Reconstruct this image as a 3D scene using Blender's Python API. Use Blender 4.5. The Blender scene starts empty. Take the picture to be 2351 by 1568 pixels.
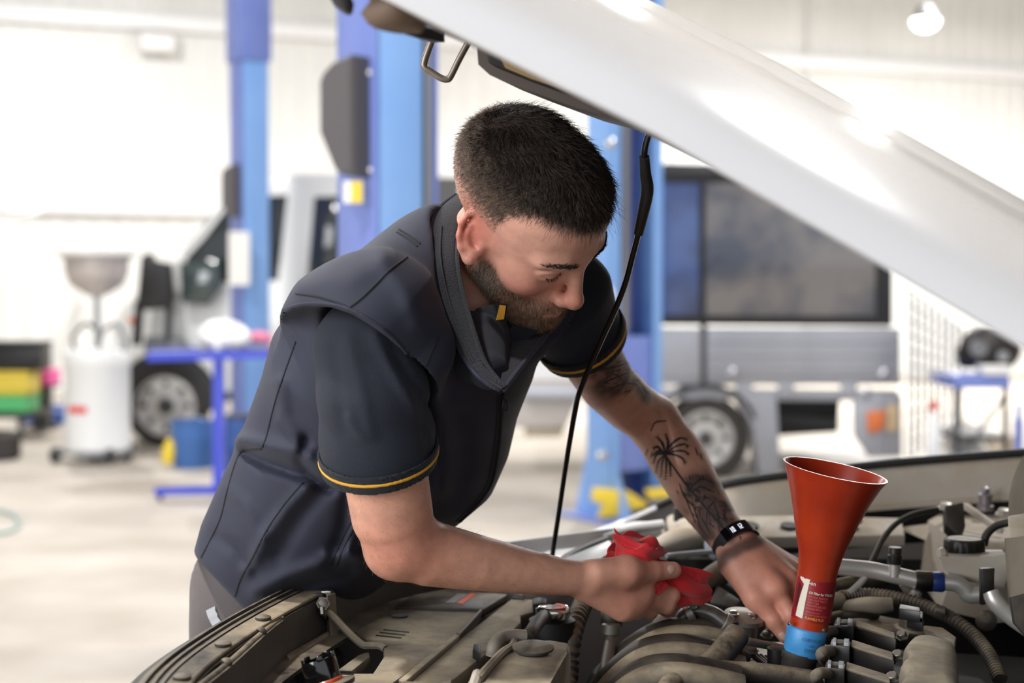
import bpy, bmesh, math, random
import numpy as np
from mathutils import Vector, Matrix
from mathutils.bvhtree import BVHTree

scene = bpy.context.scene
COL = scene.collection
random.seed(7)
RNG = np.random.default_rng(11)

# ------------------------------------------------------------------ camera
F_PX = 2351 * 50 / 36.0                 # focal length in photo pixels (50 mm lens)
CAM_H = 1.40
PITCH = math.atan(104 / F_PX)           # slightly downwards
cam_d = bpy.data.cameras.new('camera')
cam_d.lens = 50; cam_d.sensor_width = 36; cam_d.clip_start = 0.05; cam_d.clip_end = 200
cam = bpy.data.objects.new('camera', cam_d); COL.objects.link(cam)
cam.location = (0, 0, CAM_H); cam.rotation_euler = (math.pi / 2 - PITCH, 0, 0)
cam_d.dof.use_dof = True; cam_d.dof.focus_distance = 1.63; cam_d.dof.aperture_fstop = 3.3
scene.camera = cam

# ------------------------------------------------------------------ world, light, exposure
scene.view_settings.view_transform = 'Standard'
scene.view_settings.look = 'None'
scene.view_settings.exposure = 0.16
scene.view_settings.gamma = 1.0
scene.view_settings.use_curve_mapping = False
scene.cycles.use_denoising = True
scene.cycles.max_bounces = 7
scene.cycles.use_adaptive_sampling = True; scene.cycles.adaptive_threshold = 0.02
world = bpy.data.worlds.new('world'); scene.world = world; world.use_nodes = True
bg = world.node_tree.nodes['Background']
bg.inputs[0].default_value = (0.93, 0.965, 1.0, 1); bg.inputs[1].default_value = 0.85

def area_light(name, loc, target, size, power, col=(1, 1, 1), size_y=None):
    d = bpy.data.lights.new(name, 'AREA'); d.energy = power; d.color = col
    d.shape = 'RECTANGLE'; d.size = size; d.size_y = size_y or size
    o = bpy.data.objects.new(name, d); COL.objects.link(o); o.location = loc
    o.rotation_euler = (Vector(target) - Vector(loc)).to_track_quat('-Z', 'Y').to_euler()
    return o
area_light('added_left_fill', (-5.0, -2.0, 3.0), (0.0, 1.8, 1.1), 4.6, 380, (0.96, 0.98, 1.0), 3.4)  # added soft light from camera-left; no door is modelled

# ------------------------------------------------------------------ pixel helpers
_c, _s = math.cos(PITCH), math.sin(PITCH)
def ray(px, py):
    x = (px - 1175.5) / F_PX; v = (784 - py) / F_PX
    return np.array([x, _c + v * _s, -_s + v * _c])
def PY(px, py, Y):                      # world point seen at a pixel, at distance Y
    d = ray(px, py); return np.array([0, 0, CAM_H]) + d * (Y / d[1])
def PZ(px, py, z):                      # world point seen at a pixel, at height z
    d = ray(px, py); return np.array([0, 0, CAM_H]) + d * ((z - CAM_H) / d[2])
def nrm(v):
    v = np.asarray(v, float); return v / max(np.linalg.norm(v), 1e-12)

# ------------------------------------------------------------------ materials
def S(r, g, b):                         # 8 bit sRGB -> linear
    return tuple(((c / 255) / 12.92 if c / 255 <= 0.04045 else ((c / 255 + 0.055) / 1.055) ** 2.4) for c in (r, g, b))
MATS = {}
def mat(name, col, rough=0.5, metal=0.0, col2=None, vscale=8.0, bump=0.0, bscale=150.0, dust=0.0,
        dustcol=S(150, 134, 110), coat=0.0, sss=0.0, spec=0.5, emit=None, estr=0.0, alpha=1.0, trans=0.0,
        detail=5.0, vlo=0.35, vhi=0.65, sheen=0.0, rvar=0.0, dscale=14.0):
    m = bpy.data.materials.new(name); m.use_nodes = True
    nt = m.node_tree; N = nt.nodes; L = nt.links
    b = N['Principled BSDF']
    b.inputs['Roughness'].default_value = rough; b.inputs['Metallic'].default_value = metal
    b.inputs['Specular IOR Level'].default_value = spec
    b.inputs['Coat Weight'].default_value = coat; b.inputs['Coat Roughness'].default_value = 0.05
    b.inputs['Alpha'].default_value = alpha
    b.inputs['Transmission Weight'].default_value = trans
    if sheen:
        b.inputs['Sheen Weight'].default_value = sheen; b.inputs['Sheen Roughness'].default_value = 0.5
    if sss:
        b.inputs['Subsurface Weight'].default_value = sss
        b.inputs['Subsurface Radius'].default_value = (1.0, 0.35, 0.2); b.inputs['Subsurface Scale'].default_value = 0.006
    if emit is not None:
        b.inputs['Emission Color'].default_value = (*emit, 1); b.inputs['Emission Strength'].default_value = estr
    tc = N.new('ShaderNodeTexCoord'); out = tc.outputs['Object']
    cur = None
    if col2 is not None:
        n = N.new('ShaderNodeTexNoise'); n.inputs['Scale'].default_value = vscale; n.inputs['Detail'].default_value = detail
        L.new(out, n.inputs['Vector'])
        mr = N.new('ShaderNodeMapRange'); mr.inputs[1].default_value = vlo; mr.inputs[2].default_value = vhi
        L.new(n.outputs[0], mr.inputs[0])
        mx = N.new('ShaderNodeMix'); mx.data_type = 'RGBA'
        mx.inputs[6].default_value = (*col, 1); mx.inputs[7].default_value = (*col2, 1)
        L.new(mr.outputs[0], mx.inputs[0]); cur = mx.outputs[2]
    if dust:
        n = N.new('ShaderNodeTexNoise'); n.inputs['Scale'].default_value = dscale; n.inputs['Detail'].default_value = 8
        n.inputs['Roughness'].default_value = 0.65
        L.new(out, n.inputs['Vector'])
        g = N.new('ShaderNodeNewGeometry'); sx = N.new('ShaderNodeSeparateXYZ'); L.new(g.outputs['Normal'], sx.inputs[0])
        m1 = N.new('ShaderNodeMapRange'); m1.inputs[1].default_value = 0.05; m1.inputs[2].default_value = 0.8
        m1.inputs[3].default_value = 0.10; m1.inputs[4].default_value = 1.0
        L.new(sx.outputs[2], m1.inputs[0])
        m2 = N.new('ShaderNodeMapRange'); m2.inputs[1].default_value = 0.32; m2.inputs[2].default_value = 0.62
        L.new(n.outputs[0], m2.inputs[0])
        mu = N.new('ShaderNodeMath'); mu.operation = 'MULTIPLY'; L.new(m1.outputs[0], mu.inputs[0]); L.new(m2.outputs[0], mu.inputs[1])
        mu2 = N.new('ShaderNodeMath'); mu2.operation = 'MULTIPLY'; mu2.use_clamp = True; mu2.inputs[1].default_value = dust
        L.new(mu.outputs[0], mu2.inputs[0])
        mx = N.new('ShaderNodeMix'); mx.data_type = 'RGBA'; mx.inputs[7].default_value = (*dustcol, 1)
        if cur is None: mx.inputs[6].default_value = (*col, 1)
        else: L.new(cur, mx.inputs[6])
        L.new(mu2.outputs[0], mx.inputs[0]); cur = mx.outputs[2]
        mr = N.new('ShaderNodeMapRange'); mr.inputs[3].default_value = rough; mr.inputs[4].default_value = 0.9
        L.new(mu2.outputs[0], mr.inputs[0]); L.new(mr.outputs[0], b.inputs['Roughness'])
    elif rvar:
        n = N.new('ShaderNodeTexNoise'); n.inputs['Scale'].default_value = vscale * 2; n.inputs['Detail'].default_value = 6
        L.new(out, n.inputs['Vector'])
        mr = N.new('ShaderNodeMapRange'); mr.inputs[3].default_value = rough - rvar; mr.inputs[4].default_value = rough + rvar
        L.new(n.outputs[0], mr.inputs[0]); L.new(mr.outputs[0], b.inputs['Roughness'])
    if cur is None: b.inputs['Base Color'].default_value = (*col, 1)
    else: L.new(cur, b.inputs['Base Color'])
    if bump:
        n = N.new('ShaderNodeTexNoise'); n.inputs['Scale'].default_value = bscale; n.inputs['Detail'].default_value = 4
        L.new(out, n.inputs['Vector'])
        bp = N.new('ShaderNodeBump'); bp.inputs['Strength'].default_value = bump; bp.inputs['Distance'].default_value = 0.002
        L.new(n.outputs[0], bp.inputs['Height']); L.new(bp.outputs[0], b.inputs['Normal'])
    m.diffuse_color = (*col, 1)
    MATS[name] = m
    return m

# ------------------------------------------------------------------ objects
def root_loc(o):
    v = Vector((0, 0, 0))
    while o is not None:
        v += o.location; o = o.parent
    return v
def mesh_data(name, v, f, smooth=True, sharp=None):
    me = bpy.data.meshes.new(name)
    v = np.asarray(v, float)
    if isinstance(f, np.ndarray) and f.ndim == 2:
        k = f.shape[1]; nf = len(f)
        me.vertices.add(len(v)); me.vertices.foreach_set('co', v.astype(np.float32).ravel())
        me.loops.add(nf * k); me.loops.foreach_set('vertex_index', f.astype(np.int32).ravel())
        me.polygons.add(nf); me.polygons.foreach_set('loop_start', np.arange(0, nf * k, k, dtype=np.int32))
        me.update(calc_edges=True)
    else:
        me.from_pydata([tuple(p) for p in v], [], [tuple(int(i) for i in q) for q in f])
        me.update()
    if smooth:
        me.polygons.foreach_set('use_smooth', np.ones(len(me.polygons), dtype=bool))
        if sharp is not None:
            me.set_sharp_from_angle(angle=math.radians(sharp))
    return me
def tag(o, label=None, cat=None, group=None, kind=None):
    if label: o['label'] = label
    if cat: o['category'] = cat
    if group: o['group'] = group
    if kind: o['kind'] = kind
    return o
def obj(name, vf, m, parent=None, smooth=True, sharp=40, local=False, label=None, cat=None, group=None, kind=None):
    v, f = vf
    v = np.asarray(v, float)
    if parent is not None and not local:
        v = v - np.array(root_loc(parent))
    me = mesh_data(name, v, f, smooth, sharp)
    ms = m if isinstance(m, (list, tuple)) else [m]
    for q in ms: me.materials.append(q)
    o = bpy.data.objects.new(name, me); COL.objects.link(o)
    if parent is not None: o.parent = parent
    tag(o, label, cat, group, kind)
    return o
def empty(name, loc, rz=0.0, label=None, cat=None, group=None):
    o = bpy.data.objects.new(name, None); COL.objects.link(o)
    o.location = tuple(loc); o.rotation_euler = (0, 0, rz); o.empty_display_size = 0.1
    tag(o, label, cat, group)
    return o
def copy_tree(o, parent=None):
    c = o.copy(); COL.objects.link(c)
    if parent is not None: c.parent = parent
    for ch in [k for k in o.children]: copy_tree(ch, c)
    return c

# ------------------------------------------------------------------ shapes: each returns (verts, faces)
def join(*ms):
    V, Fc, n = [], [], 0
    for v, f in ms:
        V.append(np.asarray(v, float)); Fc += [tuple(int(i) + n for i in q) for q in f]; n += len(v)
    return np.concatenate(V), Fc
def xf(vf, M):
    v = np.asarray(vf[0], float); M = np.array(M)
    return v @ M[:3, :3].T + M[:3, 3], vf[1]
def frame(o, x, y=None, z=None):
    """4x4 from an origin and axes; y or z is orthogonalised against x."""
    x = nrm(x)
    if z is not None:
        y = nrm(np.cross(z, x)); z = np.cross(x, y)
    else:
        z = nrm(np.cross(x, y)); y = np.cross(z, x)
    M = np.eye(4); M[:3, 0] = x; M[:3, 1] = y; M[:3, 2] = z; M[:3, 3] = o
    return M
def _bm_out(bm):
    bm.verts.index_update()
    v = np.array([p.co[:] for p in bm.verts]); f = [tuple(q.index for q in p.verts) for p in bm.faces]
    bm.free(); return v, f
def box(sx, sy, sz, bev=0.0, c=(0, 0, 0), seg=2):
    bm = bmesh.new(); bmesh.ops.create_cube(bm, size=1)
    for p in bm.verts: p.co = Vector((p.co.x * sx, p.co.y * sy, p.co.z * sz))
    if bev: bmesh.ops.bevel(bm, geom=bm.edges[:], offset=bev, segments=seg, affect='EDGES', profile=0.5)
    for p in bm.verts: p.co += Vector(c)
    return _bm_out(bm)
def boxc(x0, x1, y0, y1, z0, z1, bev=0.0):
    return box(x1 - x0, y1 - y0, z1 - z0, bev, ((x0 + x1) / 2, (y0 + y1) / 2, (z0 + z1) / 2))
def prism(poly, h, bev=0.0, seg=2):
    """polygon (n,2) extruded along z from 0 to h, bevelled"""
    bm = bmesh.new(); vs = [bm.verts.new((p[0], p[1], 0)) for p in poly]
    fa = bm.faces.new(vs); r = bmesh.ops.extrude_face_region(bm, geom=[fa])
    for e in r['geom']:
        if isinstance(e, bmesh.types.BMVert): e.co.z += h
    bmesh.ops.recalc_face_normals(bm, faces=bm.faces[:])
    if bev: bmesh.ops.bevel(bm, geom=bm.edges[:], offset=bev, segments=seg, affect='EDGES', profile=0.5, clamp_overlap=True)
    return _bm_out(bm)
def slab3(pts, thick, n=None, bev=0.0):
    """a panel through 3-D outline points, with a thickness along the normal n"""
    P = np.array(pts, float); c = P.mean(0)
    if n is None:
        n = np.zeros(3)
        for i in range(len(P)): n += np.cross(P[i] - c, P[(i + 1) % len(P)] - c)
        if n[2] < 0: n = -n
    M = frame(c, P[1] - P[0], z=nrm(n)); q = (P - c) @ M[:3, :3]
    v, f = prism(q[:, :2], thick, bev)
    v = v - np.array([0, 0, thick]); 
    return xf((v, f), M)
def catmull(P, n=8, closed=False):
    P = np.asarray(P, float)
    if len(P) < 3 and not closed: 
        t = np.linspace(0, 1, n + 1)[:, None]; return P[0] * (1 - t) + P[-1] * t
    out = []; N = len(P); rng = range(N) if closed else range(N - 1)
    for i in rng:
        if closed: a, b, c, d = P[i - 1], P[i], P[(i + 1) % N], P[(i + 2) % N]
        else:
            b, c = P[i], P[i + 1]; a = P[i - 1] if i else 2 * b - c; d = P[i + 2] if i + 2 < N else 2 * c - b
        for k in range(n):
            t = k / n
            out.append(0.5 * ((2 * b) + (c - a) * t + (2 * a - 5 * b + 4 * c - d) * t * t + (3 * b - a - 3 * c + d) * t ** 3))
    if not closed: out.append(P[-1])
    return np.array(out)
def sweep(P, prof, closed=False, caps=True, up=None, scale=None, twist=None):
    """profile (m,2) swept along points P with parallel transport"""
    P = np.asarray(P, float); n = len(P); prof = np.asarray(prof, float)
    T = np.zeros_like(P)
    if closed: T = np.roll(P, -1, 0) - np.roll(P, 1, 0)
    else:
        T[1:-1] = P[2:] - P[:-2]; T[0] = P[1] - P[0]; T[-1] = P[-1] - P[-2]
    T /= np.maximum(np.linalg.norm(T, axis=1), 1e-12)[:, None]
    u = np.array(up, float) if up is not None else (np.array([0, 0, 1.0]) if abs(T[0][2]) < 0.9 else np.array([1.0, 0, 0]))
    V = []
    for i in range(n):
        u = u - T[i] * (u @ T[i]); u = nrm(u); w = np.cross(T[i], u)
        s = 1 if scale is None else scale[i]
        V.append(P[i] + (prof[:, :1] * w + prof[:, 1:] * u) * s)
    V = np.concatenate(V); m = len(prof); Fc = []
    R = n if closed else n - 1
    for i in range(R):
        a, b = i * m, ((i + 1) % n) * m
        for j in range(m):
            k = (j + 1) % m; Fc.append((a + j, a + k, b + k, b + j))
    if caps and not closed:
        Fc.append(tuple(range(m - 1, -1, -1))); Fc.append(tuple((n - 1) * m + j for j in range(m)))
    return V, Fc
def circ(r, n=10, ry=None):
    a = np.arange(n) * 2 * math.pi / n; return np.stack([np.cos(a) * r, np.sin(a) * (ry or r)], 1)
def tube(P, r, seg=10, n=6, smooth=True, closed=False, caps=True):
    P = np.asarray(P, float)
    rr = np.asarray(r, float) if np.ndim(r) else None
    if rr is not None:
        Q = catmull(np.column_stack([P, rr]), n, closed) if smooth else np.column_stack([P, rr])
        return sweep(Q[:, :3], circ(1, seg), closed, caps, scale=Q[:, 3])
    Q = catmull(P, n, closed) if smooth else P
    return sweep(Q, circ(r, seg), closed, caps)
def ribbed(P, r, pitch, depth, seg=12, n=10):
    """corrugated hose"""
    Q = catmull(P, n); d = np.r_[0, np.cumsum(np.linalg.norm(np.diff(Q, axis=0), axis=1))]
    k = max(4, int(d[-1] / pitch)); s = np.linspace(0, d[-1], k * 4 + 1)
    W = np.stack([np.interp(s, d, Q[:, i]) for i in range(3)], 1)
    ph = np.arange(len(s)) % 4
    sc = np.where((ph == 1) | (ph == 2), r, r - depth)
    return sweep(W, circ(1, seg), scale=sc)
def lathe(prof, seg=32, caps=True):
    """profile [(r,z)...] turned about z"""
    prof = np.asarray(prof, float); a = np.arange(seg) * 2 * math.pi / seg
    V = np.concatenate([np.stack([np.cos(a) * r, np.sin(a) * r, np.full(seg, z)], 1) for r, z in prof]); Fc = []
    for i in range(len(prof) - 1):
        for j in range(seg):
            k = (j + 1) % seg; Fc.append((i * seg + j, i * seg + k, (i + 1) * seg + k, (i + 1) * seg + j))
    if caps:
        Fc.append(tuple(range(seg - 1, -1, -1))); Fc.append(tuple((len(prof) - 1) * seg + j for j in range(seg)))
    return V, Fc
def lathe_at(prof, o, axis=(0, 0, 1), seg=32, caps=True):
    x = np.array([1.0, 0, 0]) if abs(nrm(axis)[0]) < 0.9 else np.array([0, 1.0, 0])
    z = nrm(axis); x = nrm(x - z * (x @ z)); M = np.eye(4); M[:3, 0] = x; M[:3, 1] = np.cross(z, x); M[:3, 2] = z; M[:3, 3] = o
    return xf(lathe(prof, seg, caps), M)
def loft(rings, closed=True, caps=True):
    V = np.concatenate([np.asarray(r, float) for r in rings]); m = len(rings[0]); Fc = []
    for i in range(len(rings) - 1):
        for j in range(m if closed else m - 1):
            k = (j + 1) % m; Fc.append((i * m + j, i * m + k, (i + 1) * m + k, (i + 1) * m + j))
    if caps and closed:
        Fc.append(tuple(range(m - 1, -1, -1))); Fc.append(tuple((len(rings) - 1) * m + j for j in range(m)))
    return V, Fc
def sheet(grid, thick, n=None):
    """grid (a,b,3) of points -> closed sheet of a thickness (offset against the vertex normals)"""
    G = np.asarray(grid, float); a, b = G.shape[:2]
    du = np.gradient(G, axis=0); dv = np.gradient(G, axis=1); N = np.cross(du, dv)
    N /= np.maximum(np.linalg.norm(N, axis=2), 1e-12)[..., None]
    if n is not None and (N * np.asarray(n)).sum() < 0: N = -N; flip = True
    else: flip = False
    V = np.concatenate([G.reshape(-1, 3), (G - N * thick).reshape(-1, 3)]); Fc = []; o = a * b
    for i in range(a - 1):
        for j in range(b - 1):
            q = (i * b + j, (i + 1) * b + j, (i + 1) * b + j + 1, i * b + j + 1)
            if flip: q = q[::-1]
            Fc.append(q); Fc.append(tuple(o + k for k in q[::-1]))
    rim = [i * b for i in range(a)] + [(a - 1) * b + j for j in range(1, b)] + [i * b + b - 1 for i in range(a - 2, -1, -1)] + [j for j in range(b - 2, 0, -1)]
    for i in range(len(rim)):
        p, q = rim[i], rim[(i + 1) % len(rim)]
        Fc.append((p, o + p, o + q, q) if not flip else (q, o + q, o + p, p))
    return V, Fc
def hexbolt(o, axis, r=0.007, h=0.006):
    return lathe_at([(r * 1.45, 0), (r * 1.45, h * 0.25), (r, h * 0.25), (r, h * 0.9), (r * 0.85, h)], o, axis, 6)
def text_mesh(body, size, align='LEFT', bold=0.0, res=2):
    c = bpy.data.curves.new('t', 'FONT'); c.body = body; c.size = size; c.align_x = align; c.resolution_u = res; c.offset = bold
    o = bpy.data.objects.new('t', c); COL.objects.link(o); dg = bpy.context.evaluated_depsgraph_get(); dg.update()
    me = bpy.data.meshes.new_from_object(o.evaluated_get(dg))
    v = np.array([p.co[:] for p in me.vertices]); f = [tuple(p.vertices) for p in me.polygons]
    bpy.data.objects.remove(o); bpy.data.curves.remove(c); bpy.data.meshes.remove(me)
    return v.reshape(-1, 3), f

# ------------------------------------------------------------------ signed distance modelling
def smin(a, b, k):
    h = np.clip(0.5 + 0.5 * (b - a) / k, 0, 1); return b + (a - b) * h - k * h * (1 - h)
def smax(a, b, k): return -smin(-a, -b, k)
def sd_sphere(P, c, r): return np.linalg.norm(P - np.asarray(c, np.float32), axis=1) - r
def sd_ell(P, c, r, M=None):
    q = P - np.asarray(c, np.float32)
    if M is not None: q = q @ np.asarray(M, np.float32).T      # rows of M are the local axes
    r = np.asarray(r, np.float32)
    k0 = np.linalg.norm(q / r, axis=1); k1 = np.linalg.norm(q / (r * r), axis=1)
    return k0 * (k0 - 1) / np.maximum(k1, 1e-6)
def sd_cone(P, a, b, ra, rb):           # capsule with two radii
    a = np.asarray(a, np.float32); ba = np.asarray(b, np.float32) - a
    pa = P - a; h = np.clip(pa @ ba / max(float(ba @ ba), 1e-9), 0, 1)
    return np.linalg.norm(pa - h[:, None] * ba, axis=1) - (ra + (rb - ra) * h)
def sd_chain(P, pts, rad, k=0.0):
    d = None
    for i in range(len(pts) - 1):
        e = sd_cone(P, pts[i], pts[i + 1], rad[i], rad[i + 1])
        d = e if d is None else (smin(d, e, k) if k else np.minimum(d, e))
    return d
def d_poly(P, pts):
    return sd_chain(P, pts, [0.0] * len(pts))
def snets(f, lo, hi, h, B=8, margin=1.3):
    """sparse surface nets of f(points)->distance in the box lo..hi with cell h"""
    lo = np.asarray(lo, float); n = np.ceil((np.asarray(hi, float) - lo) / (h * B)).astype(int)
    g = np.stack(np.meshgrid(*[np.arange(k) for k in n], indexing='ij'), -1).reshape(-1, 3)
    cen = (lo + (g + 0.5) * h * B).astype(np.float32)
    d = np.concatenate([f(cen[i:i + 200000]) for i in range(0, len(cen), 200000)])
    g = g[np.abs(d) < h * B * 0.87 * margin]
    o = np.stack(np.meshgrid(*[np.arange(B + 1)] * 3, indexing='ij'), -1)
    I = (g[:, None, None, None, :] * B + o).astype(np.int64)
    sh = I.shape[:4]; flat = I.reshape(-1, 3)
    D = np.empty(len(flat), np.float32)
    for i in range(0, len(flat), 400000):
        D[i:i + 400000] = f((lo + flat[i:i + 400000] * h).astype(np.float32))
    D = D.reshape(sh); Sg = D < 0
    corners = [(a, b, c) for a in (0, 1) for b in (0, 1) for c in (0, 1)]
    cv = np.stack([D[:, a:a + B, b:b + B, c:c + B] for a, b, c in corners], -1)
    cs = (cv < 0).sum(-1); act = (cs > 0) & (cs < 8)
    cell = I[:, :B, :B, :B][act]; cv = cv[act]
    pos = np.zeros((len(cell), 3)); cnt = np.zeros(len(cell))
    for i in range(8):
        for ax in range(3):
            j = i | (4 >> ax)
            if j == i: continue
            va, vb = cv[:, i], cv[:, j]; x = (va < 0) != (vb < 0)
            t = np.where(x, va / np.where(x, va - vb, 1), 0)
            p = np.array(corners[i], float)[None] + t[:, None] * (np.array(corners[j]) - np.array(corners[i]))
            pos[x] += p[x]; cnt[x] += 1
    V = lo + (cell + pos / cnt[:, None]) * h
    K = np.array([1, 4096, 4096 * 4096], np.int64)
    key = (cell + 2) @ K; order = np.argsort(key); skey = key[order]
    Q = []
    for ax in range(3):
        sl0 = [slice(None)] + [slice(0, B)] * 3; sl1 = list(sl0); sl1[ax + 1] = slice(1, B + 1)
        s0, s1 = Sg[tuple(sl0)], Sg[tuple(sl1)]
        x = s0 != s1; e = I[:, :B, :B, :B][x]; neg = s0[x]
        b1, b2 = [(1, 2), (2, 0), (0, 1)][ax]
        o1 = np.zeros(3, np.int64); o1[b1] = 1; o2 = np.zeros(3, np.int64); o2[b2] = 1
        q = np.stack([(e - o1 - o2 + 2) @ K, (e - o2 + 2) @ K, (e + 2) @ K, (e - o1 + 2) @ K], 1)
        idx = np.searchsorted(skey, q); idx = np.clip(idx, 0, len(skey) - 1)
        ok = (skey[idx] == q).all(1); q = order[idx]
        q = np.where(neg[:, None], q, q[:, ::-1])
        Q.append(q[ok])
    return V, np.concatenate(Q)
def noise3(P, scale, seed=0):
    """cheap smooth noise in -1..1 from a sum of rotated sines"""
    r = np.random.default_rng(seed); o = np.zeros(len(P), np.float32)
    for k in range(5):
        d = nrm(r.normal(size=3)) * scale * (0.6 + 0.8 * r.random()); o += np.sin(P @ d.astype(np.float32) + r.random() * 6.28)
    return o / 5
def bvh_of(o):
    me = o.data; mw = np.array(root_loc(o))
    v = np.empty(len(me.vertices) * 3, np.float32); me.vertices.foreach_get('co', v)
    v = v.reshape(-1, 3) + mw
    return BVHTree.FromPolygons([tuple(p) for p in v.tolist()], [tuple(p.vertices) for p in me.polygons])
def hit_px(bvh, px, py):
    d = Vector(ray(px, py)).normalized(); r = bvh.ray_cast(Vector((0, 0, CAM_H)), d)
    return (np.array(r[0]), np.array(r[1])) if r[0] is not None else (None, None)
def surf_line(bvh, pts, n=6, step=None):
    """pixels -> points on a surface, with normals"""
    Q = catmull(np.array(pts, float), n); out, nn = [], []
    for q in Q:
        a, b = hit_px(bvh, *q)
        if a is not None: out.append(a); nn.append(b)
    return np.array(out), np.array(nn)
# ================================================================== the setting
WALL_A = math.radians(19)
WU = np.array([math.cos(WALL_A), math.sin(WALL_A), 0]); WV = np.array([-math.sin(WALL_A), math.cos(WALL_A), 0])
M_wall = mat('painted sheet wall', S(238, 238, 236), 0.55, col2=S(226, 226, 224), vscale=0.6)
M_girt = mat('white girt steel', S(246, 246, 248), 0.4)
M_floor = mat('concrete', S(194, 186, 176), 0.62, col2=S(156, 146, 133), vscale=1.1, vlo=0.3, vhi=0.75, rvar=0.12, detail=8)
M_ceil = mat('ceiling sheet', S(225, 226, 228), 0.6)
M_white = mat('white enamel', S(238, 238, 238), 0.3, coat=0.3)
M_blk = mat('black plastic', S(26, 26, 28), 0.45)
M_grey = mat('mid grey', S(120, 122, 126), 0.5)
M_dgrey = mat('dark grey', S(62, 62, 64), 0.55)
M_lamp = mat('lamp lens', (1, 1, 1), 0.4, emit=(1.0, 0.98, 0.95), estr=5)

tag(obj('floor', boxc(-16, 21, -9, 34, -0.12, 0.0), M_floor, smooth=False), kind='structure')
# corrugated sheet wall: trapezoid ribs, seen 20 m away
def corr(x0, x1, z0, z1, pitch=0.33, d=0.022):
    xs, ys = [], []; x = x0
    while x < x1:
        for dx, y in ((0, 0), (pitch * 0.60, 0), (pitch * 0.68, -d), (pitch * 0.92, -d)):
            xs.append(x + dx); ys.append(y)
        x += pitch
    n = len(xs); V = [(a, b, z0) for a, b in zip(xs, ys)] + [(a, b, z1) for a, b in zip(xs, ys)]
    return np.array(V), [(i, i + 1, n + i + 1, n + i) for i in range(n - 1)]
W0 = np.array([-6.8, 20.6, 0])
def wallobj(name, vf, m, off=0.0, **k):
    o = obj(name, vf, m, **k); o.location = tuple(W0 - WV * off); o.rotation_euler = (0, 0, WALL_A); return o
tag(wallobj('wall_back', corr(-9, 33, -0.02, 9.0), M_wall, smooth=False), kind='structure')
wl = obj('wall_left', corr(-9.0, 18.2, -0.02, 9.0), M_wall, smooth=False, kind='structure'); wl.location = (-15.2, 0, 0); wl.rotation_euler = (0, 0, math.pi / 2)
wr = obj('wall_right', corr(-30.2, 9.0, -0.02, 9.0), M_wall, smooth=False, kind='structure'); wr.location = (20.2, 0, 0); wr.rotation_euler = (0, 0, -math.pi / 2)
tag(wallobj('trim_1', boxc(-9, 33, -0.1, 0.0, 5.31, 5.52, 0.02), M_girt, 0.06), kind='structure')
tag(wallobj('trim_2', boxc(-9, 33, -0.1, 0.0, 2.60, 2.80, 0.02), M_girt, 0.06), kind='structure')
tag(wallobj('trim_3', boxc(12.55, 12.63, -0.07, 0.0, 0.0, 9.0, 0.01), M_wall, 0.03), kind='structure')
tag(obj('ceiling', boxc(-16, 21, -9, 34, 9.0, 9.1), M_ceil, smooth=False), kind='structure')

# ------------------------------------------------------------------ high bay lamps
def bay_lamp(loc, label, power, group=None, rod=2.0):
    r = empty('high_bay_lamp', loc, label=label, cat='ceiling lamp', group=group)
    obj('lamp_shade', lathe([(0.06, 0.20), (0.10, 0.18), (0.13, 0.10), (0.20, 0.02), (0.20, 0.0), (0.185, 0.0), (0.185, 0.02), (0.12, 0.09), (0.05, 0.15)], 28), M_dgrey, r, local=True)
    obj('lens', lathe([(0.18, 0.012), (0.19, 0.0), (0.18, -0.06), (0.13, -0.12), (0.06, -0.15), (0.01, -0.155)], 24), M_lamp, r, local=True)
    obj('rod', lathe([(0.012, 0.2), (0.012, 9.0 - loc[2])], 8), M_grey, r, local=True)
    d = bpy.data.lights.new('lamp_light', 'AREA'); d.shape = 'DISK'; d.size = 0.36; d.energy = power; d.color = (1, 0.985, 0.96)
    l = bpy.data.objects.new('lamp_light', d); COL.objects.link(l); l.parent = r; l.location = (0, 0, -0.17)
    return r
pl = PY(2125, 42, 20.0)
bay_lamp((pl[0], 20.0, pl[2] - 0.02), 'white high bay lamp glowing at upper right above the canopy', 600)
UNSEEN = 'white high bay lamp hanging over the workshop above the frame'
for x, y in ((-5.5, 16.5), (2.0, 15.0), (-3.6, 8.0), (3.6, 6.0), (-2.2, 1.4), (6.5, 19.5), (11.5, 20.0)):
    bay_lamp((x, y, 6.6), UNSEEN, (370 if x < -4 else 430) if y > 10 else 260, 'high bay lamps above the frame')

# flood lamp on the wall, under the upper girt
pf = PY(368, 101, 21.0)
fl = empty('wall_floodlight', pf - np.array([0, 0.12, 0.14]), WALL_A, 'rectangular flood lamp on the corrugated wall under the girt', 'wall lamp')
obj('housing', join(boxc(-0.27, 0.27, 0, 0.1, 0, 0.04, 0.01), boxc(-0.27, 0.27, 0, 0.1, 0.26, 0.30, 0.01), boxc(-0.27, -0.22, 0, 0.1, 0.03, 0.27, 0.01), boxc(0.22, 0.27, 0, 0.1, 0.03, 0.27, 0.01), boxc(-0.25, 0.25, 0.06, 0.1, 0.02, 0.28)), mat('flood housing', S(205, 203, 200), 0.5), fl, local=True)
obj('lens', boxc(-0.225, 0.225, 0.02, 0.05, 0.035, 0.265, 0.01), mat('flood glass', S(250, 248, 248), 0.3), fl, local=True)

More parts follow.
